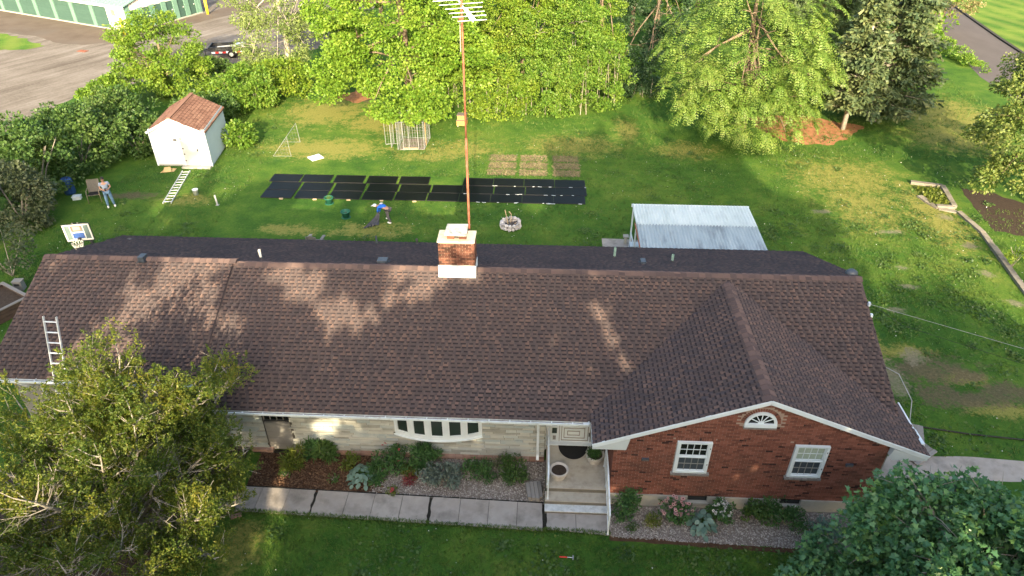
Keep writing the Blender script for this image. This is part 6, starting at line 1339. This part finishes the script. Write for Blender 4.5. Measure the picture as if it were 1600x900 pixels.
# feathery tree with drooping rosettes of long leaves
def frond_tree():
    base = (13.1, 43.6); blobs = [((12.3, 43.2, 5.2), (4.6, 3.4, 4.5)), ((13.1, 41.2, 2.2), (3.0, 1.9, 1.6)), ((10.0, 42, 3.5), (2.4, 1.9, 2.2)), ((15.6, 43, 3.6), (2.0, 1.9, 3.2))]
    t = thing('feathery_tree', 'large light green tree with drooping feathery leaf rosettes behind the patio cover', 'tree', (*base, 0)); trunk_limbs(t, (13.2, 44.9, 0), (12.8, 45.2, 9), .26, blobs, 31, 'bark', 6)
    rg = np.random.default_rng(31); C, O = clumps_on(blobs, 400, rg, .64, 1.10, .5); Ps, As, Ns, Ss = [], [], [], []
    for c, o in zip(C, O):
        ax = norm(o + np.array([0, 0, .9])); u = norm(np.cross(ax, rg.normal(size=3))); w = np.cross(ax, u); nf = rg.integers(9, 13); sc = rg.uniform(.7, 1.15)
        for k in range(nf):
            a = 2 * math.pi * k / nf + rg.uniform(-.2, .2); out = u * math.cos(a) + w * math.sin(a); p = c.copy(); dr = out * .75 + ax * .55; L = .15 * sc
            for s in range(6):
                p = p + dr * L; dr = norm(dr + np.array([0, 0, -.23])); sd = norm(np.cross(dr, [0, 0, 1]) + 1e-6)
                for q in (-1, 1): Ps.append(p); As.append(dr * .6 + sd * q * .8 + np.array([0, 0, -.15])); Ns.append(np.cross(dr, sd) * -1 + rg.normal(size=3) * .25); Ss.append(.21 * sc * (1.1 - .08 * s))
    V, F = leaf_mesh(np.array(Ps), np.array(As), np.array(Ns), np.array(Ss), T_OVAL * np.array([1, .62, 1])); npmesh('crown', V, F, 'leaf_frond', t)
frond_tree()
# pine: tufts of long soft needles
def pine_tree():
    blobs = [((20.4, 53.2, 5.3), (2.7, 2.1, 4.4)), ((20.4, 56, 7), (3.4, 2.4, 3.6)), ((18.2, 54.5, 7), (2.0, 1.8, 3.0))]
    t = thing('pine_tree', 'soft blue-green pine tree between the feathery tree and the dark spruce', 'tree', (20.4, 54.8, 0)); trunk_limbs(t, (20.4, 54.8, 0), (20.4, 54.8, 11), .2, blobs, 41, 'bark', 6)
    rg = np.random.default_rng(41); C, O = clumps_on(blobs, 700, rg, .65, 1.03, .3); k = 42; A = norm(rdir(len(C) * k, rg).reshape(-1, k, 3) + O[:, None] * .7 + np.array([0, 0, .25])).reshape(-1, 3)
    P = np.repeat(C, k, 0) + A * .05; V, F = leaf_mesh(P, A, norm(rg.normal(size=P.shape)), rg.uniform(.28, .5, len(P)), T_NEEDLE * np.array([1, 1.3, 1])); npmesh('crown', V, F, 'leaf_pine', t)
pine_tree()
# spruces: whorls of drooping branches hung with needle sprays
def spruce(lab, x, y, h, R0, seed, nw, z0=.5):
    t = thing('spruce_tree', lab, 'tree', (x, y, 0), 0, 'spruces by the mulch ring'); rg = np.random.default_rng(seed); rnd = random.Random(seed)
    MB().tube([(x, y, -.1), (x, y, h * .3), (x + .1, y, h * .7), (x, y, h)], [R0 * .075, R0 * .06, R0 * .035, .02], 9).build('trunk', 'bark_silver', t, True)
    lb = MB(); Ps, As, Ns, Ss = [], [], [], []
    for i in range(nw):
        z = z0 + (h - z0 - .3) * i / nw; f = 1 - (z - z0) / (h - z0 + .5); L0 = R0 * (f ** .75) * rnd.uniform(.85, 1.1) * min(1, .7 + i * .08)
        for k in range(rnd.randint(7, 9)):
            a = rnd.uniform(0, 6.28); L = L0 * rnd.uniform(.7, 1.15); dx, dy = math.cos(a), math.sin(a); pts = []
            for q in range(6): u = q / 5; pts.append(Vector((x + dx * L * u, y + dy * L * u, z + .25 * u - .62 * L * .32 * u * u + (.25 * u ** 4))))
            lb.tube(pts, [.05 * f + .015, .04 * f + .012, .03, .02, .012, .006], 4, False)
            n = int(60 * L / 2) + 20; uu = rg.uniform(.22, 1.02, n); base = np.array([np.array(pts[min(4, int(v * 5))]) * (1 - (v * 5 - int(v * 5) if v < 1 else 1)) + np.array(pts[min(5, int(v * 5) + 1)]) * (v * 5 - int(v * 5) if v < 1 else 1) for v in uu])
            sd = np.array([-dy, dx, 0]); lat = rg.uniform(-1, 1, n)[:, None] * (.55 * L * .5 * (1.15 - uu))[:, None]
            P = base + sd * lat + np.array([0, 0, -.10]) * np.abs(lat) + rg.normal(size=(n, 3)) * .07
            A = np.array([dx, dy, -.25]) * .8 + sd * np.sign(lat) * .6 + rg.normal(size=(n, 3)) * .4
            Ps.append(P); As.append(A); Ns.append(rg.normal(size=(n, 3)) * .55 + (0, 0, .8)); Ss.append(rg.uniform(.22, .42, n))
    lb.build('limb', 'bark_grey', t); V, F = leaf_mesh(np.concatenate(Ps), np.concatenate(As), np.concatenate(Ns), np.concatenate(Ss), T_SPRAY); npmesh('crown', V, F, 'leaf_spruce', t)
spruce('big dark spruce with drooping ragged branches left of the road', 22.4, 46.6, 12.5, 3.7, 51, 30, .9); spruce('smaller spruce with exposed leaning trunk above the orange mulch', 19.9, 45.0, 9.0, 2.3, 52, 22, 1.6)

# ---- big juniper in front of the left end of the house
def cut_rays(targets):
    ts = [(np.array(p), r + (.30 if r > .32 else .17)) for p, r in targets]; d = -np.array(sdir)
    def f(P):
        k = np.zeros(len(P), bool)
        for p, r in ts: v = P - p; s = v @ d; k |= (np.linalg.norm(v - s[:, None] * d, axis=1) < r) & (s > 3)
        return k
    return f
def juniper():
    bx, by = -11.5, 11.9; t = thing('juniper_tree', 'large ragged juniper with silvery bare branches in front of the left roof', 'tree', (bx, by, 0)); rnd = random.Random(61); rg = np.random.default_rng(61)
    LD = [(-11.40, 13.3, 6.35, 1.0), (-10.85, 13.45, 5.9, .9), (-9.8, 13.3, 4.9, 1.1), (-8.95, 14.1, 4.7, 1.0), (-8.7, 14.9, 4.2, .9), (-8.5, 12.9, 3.5, 1.0), (-13.5, 12.7, 4.8, 1.0), (-13.9, 11.2, 4.6, 1.0), (-12.5, 13.9, 5.2, .8), (-9.3, 11.3, 4.0, 1.1), (-8.3, 10.9, 2.7, 1.0), (-10.3, 10.2, 3.9, .9), (-12.2, 10.1, 4.2, .7), (-8.15, 13.5, 2.4, .9), (-9.9, 9.6, 3.0, .9), (-13.2, 9.4, 3.2, .6), (-11.9, 12.4, 5.3, .8), (-10.2, 12.2, 4.8, 1.0), (-13.6, 10.2, 2.4, .8), (-12.1, 9.3, 2.6, .8), (-10.8, 9.1, 2.9, 1.0), (-9.2, 9.2, 2.3, 1.0), (-13.9, 12.3, 3.4, .8), (-7.95, 12.2, 1.7, 1.0), (-7.9, 10.2, 2.0, 1.0), (-10.6, 11.2, 4.6, .9)]
    mb = MB(); tw = MB(); Ps, As, Ns, Ss = [], [], [], []
    root = Vector((bx, by, -.1)); fork = Vector((bx + .1, by + .05, .9)); mb.tube([root, fork], [.30, .24], 10)
    for (x, y, z, dens) in LD:
        e = Vector((x, y, z)); m = fork.lerp(e, .45) + Vector((rnd.uniform(-.3, .3), rnd.uniform(-.3, .3), -.35)); pts = []
        for q in range(9): u = q / 8; pts.append(fork * (1 - u) ** 2 + m * 2 * u * (1 - u) + e * u * u + Vector((rnd.uniform(-.06, .06), rnd.uniform(-.06, .06), 0)))
        mb.tube(pts, [.11, .10, .09, .078, .065, .052, .040, .026, .010], 6)
        Lm = (e - fork).length
        for k in range(int(21 * Lm / 4 * (.8 + .3 * dens))):
            u = rnd.uniform(.30, 1.0); i = min(7, int(u * 8)); p = pts[i].lerp(pts[i + 1], u * 8 - i); ax = (pts[i + 1] - pts[i]).normalized()
            o = Vector((rnd.gauss(0, 1), rnd.gauss(0, 1), rnd.gauss(.1, .4))); o = (o - ax * o.dot(ax) * .7).normalized(); L = (1.45 * (1.1 - u) + .35) * rnd.uniform(.6, 1.2); dd = (o * .85 + ax * .45 + Vector((0, 0, .25))).normalized()
            b1 = p + dd * L * .5 + Vector((0, 0, -.05)); b2 = p + dd * L + Vector((0, 0, .12 * L)); tw.tube([p, b1, b2], [.022, .014, .005], 4, False)
            low = p.z < 3.4 and math.hypot(p.x + 11.2, p.y - 11.2) < 2.0; bare = rnd.random() < (.55 if low else .22 if u < .5 else .04)
            for q in range(6 if bare else 1):
                s = p.lerp(b2, rnd.uniform(.3, 1)); w = (dd + Vector((rnd.gauss(0, .6), rnd.gauss(0, .6), rnd.gauss(.1, .4)))).normalized() * rnd.uniform(.25, .6); tw.tube([s, s + w], [.008, .003], 3, False)
            if bare: continue
            ns = int(10.5 * dens * L / 1.0) + 4
            for q in range(ns):                                   # feathery sprays
                f = rnd.uniform(.35, 1.05); c = np.array(p.lerp(b2, f)) + rg.normal(size=3) * .12; sd = norm(np.array(dd) * .6 + rg.normal(size=3) * .7 + np.array([0, 0, .45])); ln = rnd.uniform(.25, .55); n = 40
                uu = rg.uniform(0, 1, n); lat = norm(np.cross(sd, rg.normal(size=3))); off = rg.normal(size=(n, 3)) * .04 * (1.1 - uu[:, None])
                Ps.append(c + sd * (uu * ln)[:, None] + lat * (rg.uniform(-1, 1, n) * .13 * (1 - uu))[:, None] + off); As.append(sd * .7 + rg.normal(size=(n, 3)) * .6); Ns.append(rg.normal(size=(n, 3)) * .8 + (0, 0, .5)); Ss.append(rg.uniform(.045, .085, n))
    mb.build('trunk', 'bark_silver', t, True); tw.build('branch', 'bark_silver', t); V, F = leaf_mesh(np.concatenate(Ps), np.concatenate(As), np.concatenate(Ns), np.concatenate(Ss), T_OVAL * np.array([1, .8, 1])); npmesh('crown', V, F, 'leaf_juniper', t)
juniper()
# ---- maple at the lower right, big lobed leaves
MBL = [((10.6, 9.9, 2.9), (2.5, 1.9, 2.0)), ((8.75, 11.0, 3.0), (1.15, .9, 1.4)), ((8.0, 10.9, 1.5), (1.2, .8, 1.0)), ((9.3, 9.6, 2.6), (1.5, 1.2, 1.6)), ((11.3, 10.9, 3.0), (1.6, 1.0, 1.5)), ((8.7, 11.35, 4.3), (.35, .3, .55)), ((9.9, 11.2, 4.2), (.8, .5, .6)), ((7.4, 10.9, .9), (.8, .7, .7)), ((12.5, 10.2, 3.2), (1.6, 1.4, 1.6))]
t = thing('norway_maple', 'dark green maple with large glossy leaves covering the lower right corner', 'tree', (10.4, 9.9, 0)); trunk_limbs(t, (10.4, 9.9, 0), (10.5, 9.9, 3.6), .16, MBL, 71, 'bark_grey', 5)
crown(t, MBL, 640, .36, 50, .125, 'leaf_norway', T_MAPLE, 71, zmin=.2, flat=.7, lo=.55, hi=1.05, droop=.35)

# ---- flower beds
HL = MB().add([(0, 0, 0), (.08, .26, .03), (.40, .40, .05), (.76, .27, .0), (1.0, 0, -.10), (.76, -.27, 0), (.40, -.40, .05), (.08, -.26, .03), (.45, 0, -.015)], [(0, 8, 1), (1, 8, 2), (2, 8, 3), (3, 8, 4), (4, 8, 5), (5, 8, 6), (6, 8, 7), (7, 8, 0)])
HM = {}
for m in ('leaf_hosta', 'leaf_sage', 'leaf_shrub'):
    me = bpy.data.meshes.new('leaf'); me.from_pydata(HL.v, [], HL.f); me.materials.append(MATS[m]); me.polygons.foreach_set('use_smooth', [True] * 8); me.update(); HM[m] = me
def hosta(x, y, r, n, m, lab, seed, ls=.22):
    t = thing('hosta', lab, 'plant', (x, y, 0), 0, 'hostas in the front beds'); rnd = random.Random(seed); st = MB()
    for k in range(n):
        a = k * 2.399 + rnd.uniform(-.3, .3); f = (k / n) ** .6; rr = r * f * .72; z = .10 + .30 * (1 - f * f) + rnd.uniform(-.04, .10); tilt = .1 + .5 * f + rnd.uniform(-.35, .35); s = ls * rnd.uniform(.8, 1.25)
        M = Matrix.Translation((rr * math.cos(a), rr * math.sin(a), z)) @ Matrix.Rotation(a + rnd.uniform(-.4, .4), 4, 'Z') @ Matrix.Rotation(tilt * .7, 4, 'Y') @ Matrix.Rotation(rnd.uniform(-.4, .4), 4, 'X') @ Matrix.Diagonal((s, s, s, 1))
        place('leaf', HM[m], t, M); st.tube([(0, 0, 0), (rr * .5 * math.cos(a), rr * .5 * math.sin(a), z * .8), (rr * math.cos(a), rr * math.sin(a), z)], .008, 3, False)
    st.build('stalk', 'leaf_shrub', t, local=True)
hosta(-5.42, 14.55, .56, 70, 'leaf_hosta', 'pale blue-green hosta with big leaves at the mulch end of the bed', 1, .16); hosta(5.02, 13.22, .46, 46, 'leaf_hosta', 'blue-green hosta in the gravel between coneflowers and white phlox', 3, .20)
def bush(name, lab, c, r, m, n, ls, seed, T=T_OVAL, cat='plant', cr=.12, per=22, flowers=None, fr=.035, nf=0, top=.6, group='plants in the front beds'):
    t = thing(name, lab, cat, (c[0], c[1], 0), 0, group); rnd = random.Random(seed); mb = MB()
    for k in range(9): a = rnd.uniform(0, 6.28); mb.tube([(c[0], c[1], 0), (c[0] + r[0] * .4 * math.cos(a), c[1] + r[1] * .4 * math.sin(a), c[2]), (c[0] + r[0] * .8 * math.cos(a), c[1] + r[1] * .8 * math.sin(a), c[2] + r[2] * .5)], [.014, .010, .004], 4)
    mb.build('stem', 'bark_grey', t); bl = [(c, tuple(v * .72 for v in r))]
    for k in range(6): a = rnd.uniform(0, 6.28); f = rnd.uniform(.45, .95); q = rnd.uniform(.28, .5); bl.append(((c[0] + r[0] * f * math.cos(a), c[1] + r[1] * f * math.sin(a), c[2] + r[2] * rnd.uniform(-.45, .75)), tuple(v * q for v in r)))
    crown(t, bl, int(n * .95), cr, per, ls, m, T, seed, zmin=.03, name='foliage', lo=.5, hi=1.25)
    if flowers:
        fm = flower_mesh(flowers)
        for k in range(nf):
            a = rnd.uniform(0, 6.28); f = math.sqrt(rnd.random()); x, y = c[0] + r[0] * 1.0 * f * math.cos(a), c[1] + r[1] * 1.0 * f * math.sin(a); z = c[2] + r[2] * (top + .45 * (1 - f * f)) + rnd.uniform(-.05, .08); s = fr * rnd.uniform(.8, 1.25)
            place('flower', fm, t, Matrix.Translation((x - c[0], y - c[1], z)) @ Matrix.Rotation(rnd.uniform(-.5, .5), 4, 'X') @ Matrix.Rotation(rnd.uniform(-.5, .5), 4, 'Y') @ Matrix.Diagonal((s, s, s, 1)))
    return t
FMS = {}
def flower_mesh(mname):
    if mname in FMS: return FMS[mname]
    mb = MB(); n = 9
    for k in range(n):
        a = 2 * math.pi * k / n; c, s = math.cos(a), math.sin(a); mb.add([(.25 * c, .25 * s, .0), (.7 * c - .24 * s, .7 * s + .24 * c, .02), (1.0 * c, 1.0 * s, -.1), (.7 * c + .24 * s, .7 * s - .24 * c, .02)], [(0, 3, 2, 1)])
    nb = len(mb.f); mb.lathe([(.34, 0), (.28, .16), (.0, .24)], n=8); me = bpy.data.meshes.new('flower'); me.from_pydata(mb.v, [], mb.f); me.materials.append(MATS[mname]); me.materials.append(MATS['cone_centre'])
    me.polygons.foreach_set('material_index', [0] * nb + [1] * (len(mb.f) - nb)); me.update(); FMS[mname] = me; return me
bush('sage_plant', 'silvery green mounded plant near the middle of the stone wall bed', (-2.78, 14.6, .30), (.56, .48, .34), 'leaf_sage', 95, .085, 201, per=24)
bush('rose_bush', 'dark rose bush with a few red blooms against the stone wall', (-4.55, 15.05, .45), (.5, .4, .5), 'leaf_shrub', 80, .07, 202, flowers='petal_rose', nf=6, fr=.05)
bush('peony_bush', 'tall dark green peony bush under the bow window', (-3.55, 15.15, .50), (.45, .34, .55), 'leaf_shrub', 90, .12, 203, T_NEEDLE * np.array([1, 2, 1]))
bush('low_shrub', 'low dark green shrub right of the silvery plant', (-1.75, 14.85, .22), (.5, .36, .26), 'leaf_shrub', 60, .08, 204); bush('round_shrub', 'rounded mid green shrub beside the old timber chunk', (-.68, 14.75, .34), (.44, .42, .38), 'leaf_hedge', 90, .07, 205)
bush('lily_clump', 'bright green lily clump on the bark mulch, nearest the juniper', (-7.75, 15.0, .3), (.32, .3, .36), 'leaf_yellow', 40, .14, 206, T_NEEDLE * np.array([1, 2, 1])); bush('lily_clump', 'fresh green lily clump against the stone wall on the bark mulch', (-6.75, 15.3, .36), (.32, .24, .40), 'leaf_hedge', 44, .14, 207, T_NEEDLE * np.array([1, 2, 1])); bush('lily_clump', 'dark green lily clump left of the other at the wall foot', (-7.25, 15.38, .4), (.3, .2, .42), 'leaf_shrub', 44, .13, 208, T_NEEDLE * np.array([1, 2, 1]))
bush('pink_plant', 'small pink-red leaved plant in the gravel before the peony', (-3.9, 14.55, .08), (.18, .14, .12), 'leaf_red', 16, .10, 209, T_NEEDLE * np.array([1, 2, 1])); bush('pink_plant', 'tiny pink flowered plant hanging over the walk edge', (-4.35, 14.12, .08), (.14, .10, .10), 'leaf_yellow', 12, .06, 210, flowers='petal_rose', nf=4, fr=.05)
bush('yellow_shrub', 'small yellow-green shrub in the mulch left of the rose bush', (-5.9, 15.2, .2), (.3, .25, .22), 'leaf_yellow', 34, .07, 211); bush('yellow_shrub', 'low yellowish plant between the peony and the silvery plant', (-4.0, 14.85, .18), (.35, .2, .18), 'leaf_yellow', 30, .06, 212)
bush('lily_clump', 'thin green lily clump right of the pale hosta', (-4.95, 14.65, .25), (.28, .34, .28), 'leaf_shrub', 40, .12, 213, T_NEEDLE * np.array([1, 2, 1])); bush('climbing_weed', 'straggly weed by the wall foot right of the bow window', (-1.15, 15.3, .25), (.35, .2, .25), 'leaf_grey', 20, .06, 214)
bush('dark_shrub', 'dark green shrub beside the bottom railing', (2.72, 13.62, .38), (.40, .36, .42), 'leaf_shrub', 80, .07, 221); bush('yellow_shrub', 'small yellowish shrub in the gravel left of the coneflowers', (3.62, 13.3, .18), (.24, .22, .22), 'leaf_yellow', 36, .05, 222)
bush('coneflower_clump', 'clump of pink coneflowers in the gravel bed before the brick wall', (4.25, 13.5, .32), (.50, .42, .34), 'leaf_shrub', 46, .08, 223, flowers='petal_pink', nf=34, fr=.055); bush('phlox_clump', 'clump of white phlox in the gravel right of the hosta', (5.62, 13.5, .34), (.32, .36, .36), 'leaf_shrub', 48, .08, 224, flowers='petal_white', nf=44, fr=.035, top=.5)
bush('upright_shrub', 'bright green upright shrub below the right basement window', (6.7, 13.6, .42), (.34, .28, .48), 'leaf_hedge', 60, .09, 225); bush('dark_shrub', 'wide dark green shrub in front of the right basement window', (7.55, 13.45, .36), (.62, .42, .42), 'leaf_shrub', 100, .07, 226); bush('rose_bush', 'blue-green rose bush partly covered by the corner maple', (8.5, 12.9, .5), (.5, .4, .6), 'leaf_hosta', 60, .07, 227)
for i, (x, y) in enumerate(((-7.9, 14.6), (-6.3, 14.5), (3.0, 13.1))): 
    bush('small_weed', ('small weed in the bark mulch next to the juniper', 'small weed in the bark mulch before the pale hosta', 'small weed in the gravel beside the bottom step')[i], (x, y, .06), (.14, .12, .10), 'leaf_hedge', 12, .06, 240 + i)
tag(MB().cbox((-8.9, 13.0, .03), .30, .14, .05, .4).build('sandstone_piece', 'brick_pink', None), 'pinkish flat stone on the ground beneath the juniper', 'stone')
# sapling with pale leaves beside the right edging
bush('sapling', 'thin yellowish sapling beside the concrete edging strip', (21.9, 28.2, .7), (.45, .45, .55), 'leaf_locust', 18, .10, 250, group=None)

# ---- street trees on the near side of the road, behind the camera: they shade the house, tops and leaf gaps shaped to set shade and sun patches
G = [((-8.2, 19.5, 4.57), .32), ((-7.5, 19.4, 4.53), .30), ((-7.9, 18.9, 4.3), .34), ((-8.9, 19.1, 4.4), .22), ((-7.3, 18.6, 4.2), .18), ((-6.4, 18.5, 4.15), .28), ((-6.7, 18.0, 3.95), .30), ((-5.75, 17.5, 3.74), .16), ((-5.0, 19.25, 4.46), .28), ((-4.2, 18.4, 4.1), .26), ((-3.9, 18.6, 4.2), .26), ((-5.5, 18.0, 3.95), .26), ((-6.1, 17.8, 3.87), .32), ((-3.1, 19.6, 4.6), .22),
     ((1.9, 18.5, 4.15), .17), ((2.15, 17.95, 3.92), .24), ((2.35, 17.5, 3.75), .24), ((2.65, 17.1, 3.57), .20), ((.47, 17.6, 3.77), .16), ((.64, 17.05, 3.55), .14), ((1.34, 16.5, 3.3), .14), ((-2.2, 19.4, 4.5), .18), ((-5.1, 18.5, 4.16), .2), ((-7.1, 16.5, 3.3), .14), ((-6.7, 15.6, 2.95), .16), ((-13.7, 19.1, 4.5), .30), ((-13.6, 18.6, 4.3), .26), ((-13.5, 18.2, 4.1), .20), ((-10.9, 19.7, 4.77), .22), ((-10.1, 19.7, 4.76), .22), ((10.4, 19.5, 4.55), .14), ((-2.4, 19.5, 5.5), .24),
     ((-7.1, 15.6, 1.25), .26), ((-6.8, 15.6, 1.45), .28), ((-6.5, 15.6, 1.25), .26), ((-5.95, 15.6, 1.6), .26), ((-5.75, 15.6, 1.35), .24), ((-6.95, 15.6, .6), .22), ((-.9, 15.6, .95), .17), ((-3.4, 15.4, 1.6), .12), ((-7.66, 15.6, .25), .2), ((-9.1, 15.6, 1.5), .35), ((.3, 15.6, 2.2), .14), ((5.95, 14, 1.7), .24), ((6.25, 14, 1.85), .22), ((6.5, 14, 1.8), .18), ((6.1, 14, 1.48), .2),
     ((-7.55, 12.65, 0), .28), ((-7.3, 12.9, 0), .26), ((-7.5, 11.9, 0), .34), ((-7.5, 11.3, 0), .3), ((-7.0, 13.45, 0), .22), ((-7.95, 13.7, 0), .26), ((-8.0, 14.6, 0), .25), ((-6.5, 14.75, .1), .16), ((-8.0, 12.2, 0), .3),
     ((-11.4, 13.4, 6.5), .95), ((-11.0, 13.4, 5.6), .8), ((-13.4, 12.6, 4.9), .9), ((-13.7, 11.3, 4.3), .6), ((-12.4, 12.8, 5.2), .6), ((-9.6, 13.3, 5.2), .45), ((-8.8, 13.8, 4.4), .3), ((-10.4, 11.0, 3.6), .35), ((-9.0, 11.3, 3.2), .3), ((-8.4, 11.0, 2.2), .35), ((-12.2, 10.6, 3.6), .4), ((-10.5, 12.6, 4.6), .4),
     ((8.55, 11.2, 3.4), .22), ((8.75, 11.2, 3.0), .16), ((9.9, 11.0, 4.2), .16), ((10.6, 10.4, 4.4), .2), ((10.0, 9.9, 4.3), .18), ((11.3, 10.6, 4.3), .2), ((9.3, 10.2, 3.9), .16), ((11.0, 9.6, 4.4), .2), ((8.7, 11.4, 4.5), .2), ((10.2, 10.8, 3.6), .14),
     ((-20.3, 32.5, 0), .35), ((-20.2, 34.0, 0), .4), ((-20.2, 36, 0), .5), ((-18.0, 35, 0), .35), ((-13.5, 36, 0), .5), ((-4, 36.5, 0), .6), ((-.5, 36.8, 0), .5), ((-.9, 39, 0), .7), ((-10.8, 37, 0), .5), ((15.6, 32, 0), .4), ((20.9, 27, 0), .6), ((14.2, 36, 0), .4), ((13.2, 38, 0), .5)]
for x0, ya, yb_ in ((-19.6, 31, 38), (-14.2, 35, 39), (-10.5, 36, 39), (-7.5, 36, 39), (-3.6, 35, 39), (-.6, 35.5, 41), (15.4, 29, 37), (17.6, 28, 37), (20.3, 24, 31), (13.0, 37, 40), (-16.8, 34, 39), (-12.3, 36, 39), (1.0, 37, 41), (5.6, 42, 47), (16.5, 27, 37), (18.8, 26, 34)):
    for k in range(int((yb_ - ya) / .8) + 1): G.append(((x0 - .0875 * (ya + .8 * k - 31), ya + .8 * k, 0), .28))
G += [((-12.5, 13, 5.2), 1.0), ((-11.5, 12.8, 5.8), 1.0), ((-13.8, 12, 4.4), .9), ((-10.8, 13.2, 5.6), .7), ((-12.2, 11, 4.2), .7), ((-11.3, 11.8, 4.6), .8), ((-9.6, 12.9, 4.4), .5), ((-8.3, 12.4, 2.6), .4), ((-9.0, 10.2, 2.6), .4), ((-13.2, 10.5, 3.0), .5), ((9.6, 10.6, 4.3), .2), ((10.9, 10.9, 4.2), .2), ((11.6, 10.0, 4.6), .3), ((12.4, 10.4, 4.6), .3), ((9.0, 10.7, 3.6), .15)]
CUT = cut_rays(G)
STR = [(-24.5, 18.6), (-18.0, 19.6), (-11.5, 17.3), (-5.0, 17.2), (1.2, 16.8), (8.2, 20.6), (14.6, 20.4), (20.5, 14.2), (26.5, 14.2)]
rnd = random.Random(90)
LABS = ['tall leafy street tree behind the camera, farthest left of the row', 'tall leafy street tree behind the camera, second from the left', 'tall leafy street tree behind the camera, third from the left', 'tall leafy street tree behind the camera, fourth from the left', 'tall leafy street tree behind the camera, middle of the row', 'taller leafy street tree behind the camera, just right of the middle', 'taller leafy street tree behind the camera, third from the right', 'lower leafy street tree behind the camera, second from the right', 'lower leafy street tree behind the camera, farthest right of the row']
for i, (x, h) in enumerate(STR):
    y = -10.0 + rnd.uniform(-.6, .6); bl = [((x, y, h - 3.8), (4.0, 3.2, 3.8)), ((x + rnd.uniform(-1, 1), y, h - 8.2), (4.6, 3.6, 4.2)), ((x + rnd.uniform(-1, 1), y, 6.0), (4.2, 3.4, 4.2))]
    tree('street_tree', LABS[i], (x, y), (x, y, h - 3), .3, bl, 'leaf_hedge', 230, 1.1, 84, .56, 300 + i, cut=CUT, zmin=1.2, group='street trees behind the camera', nl=3, lo=.45, hi=1.0)
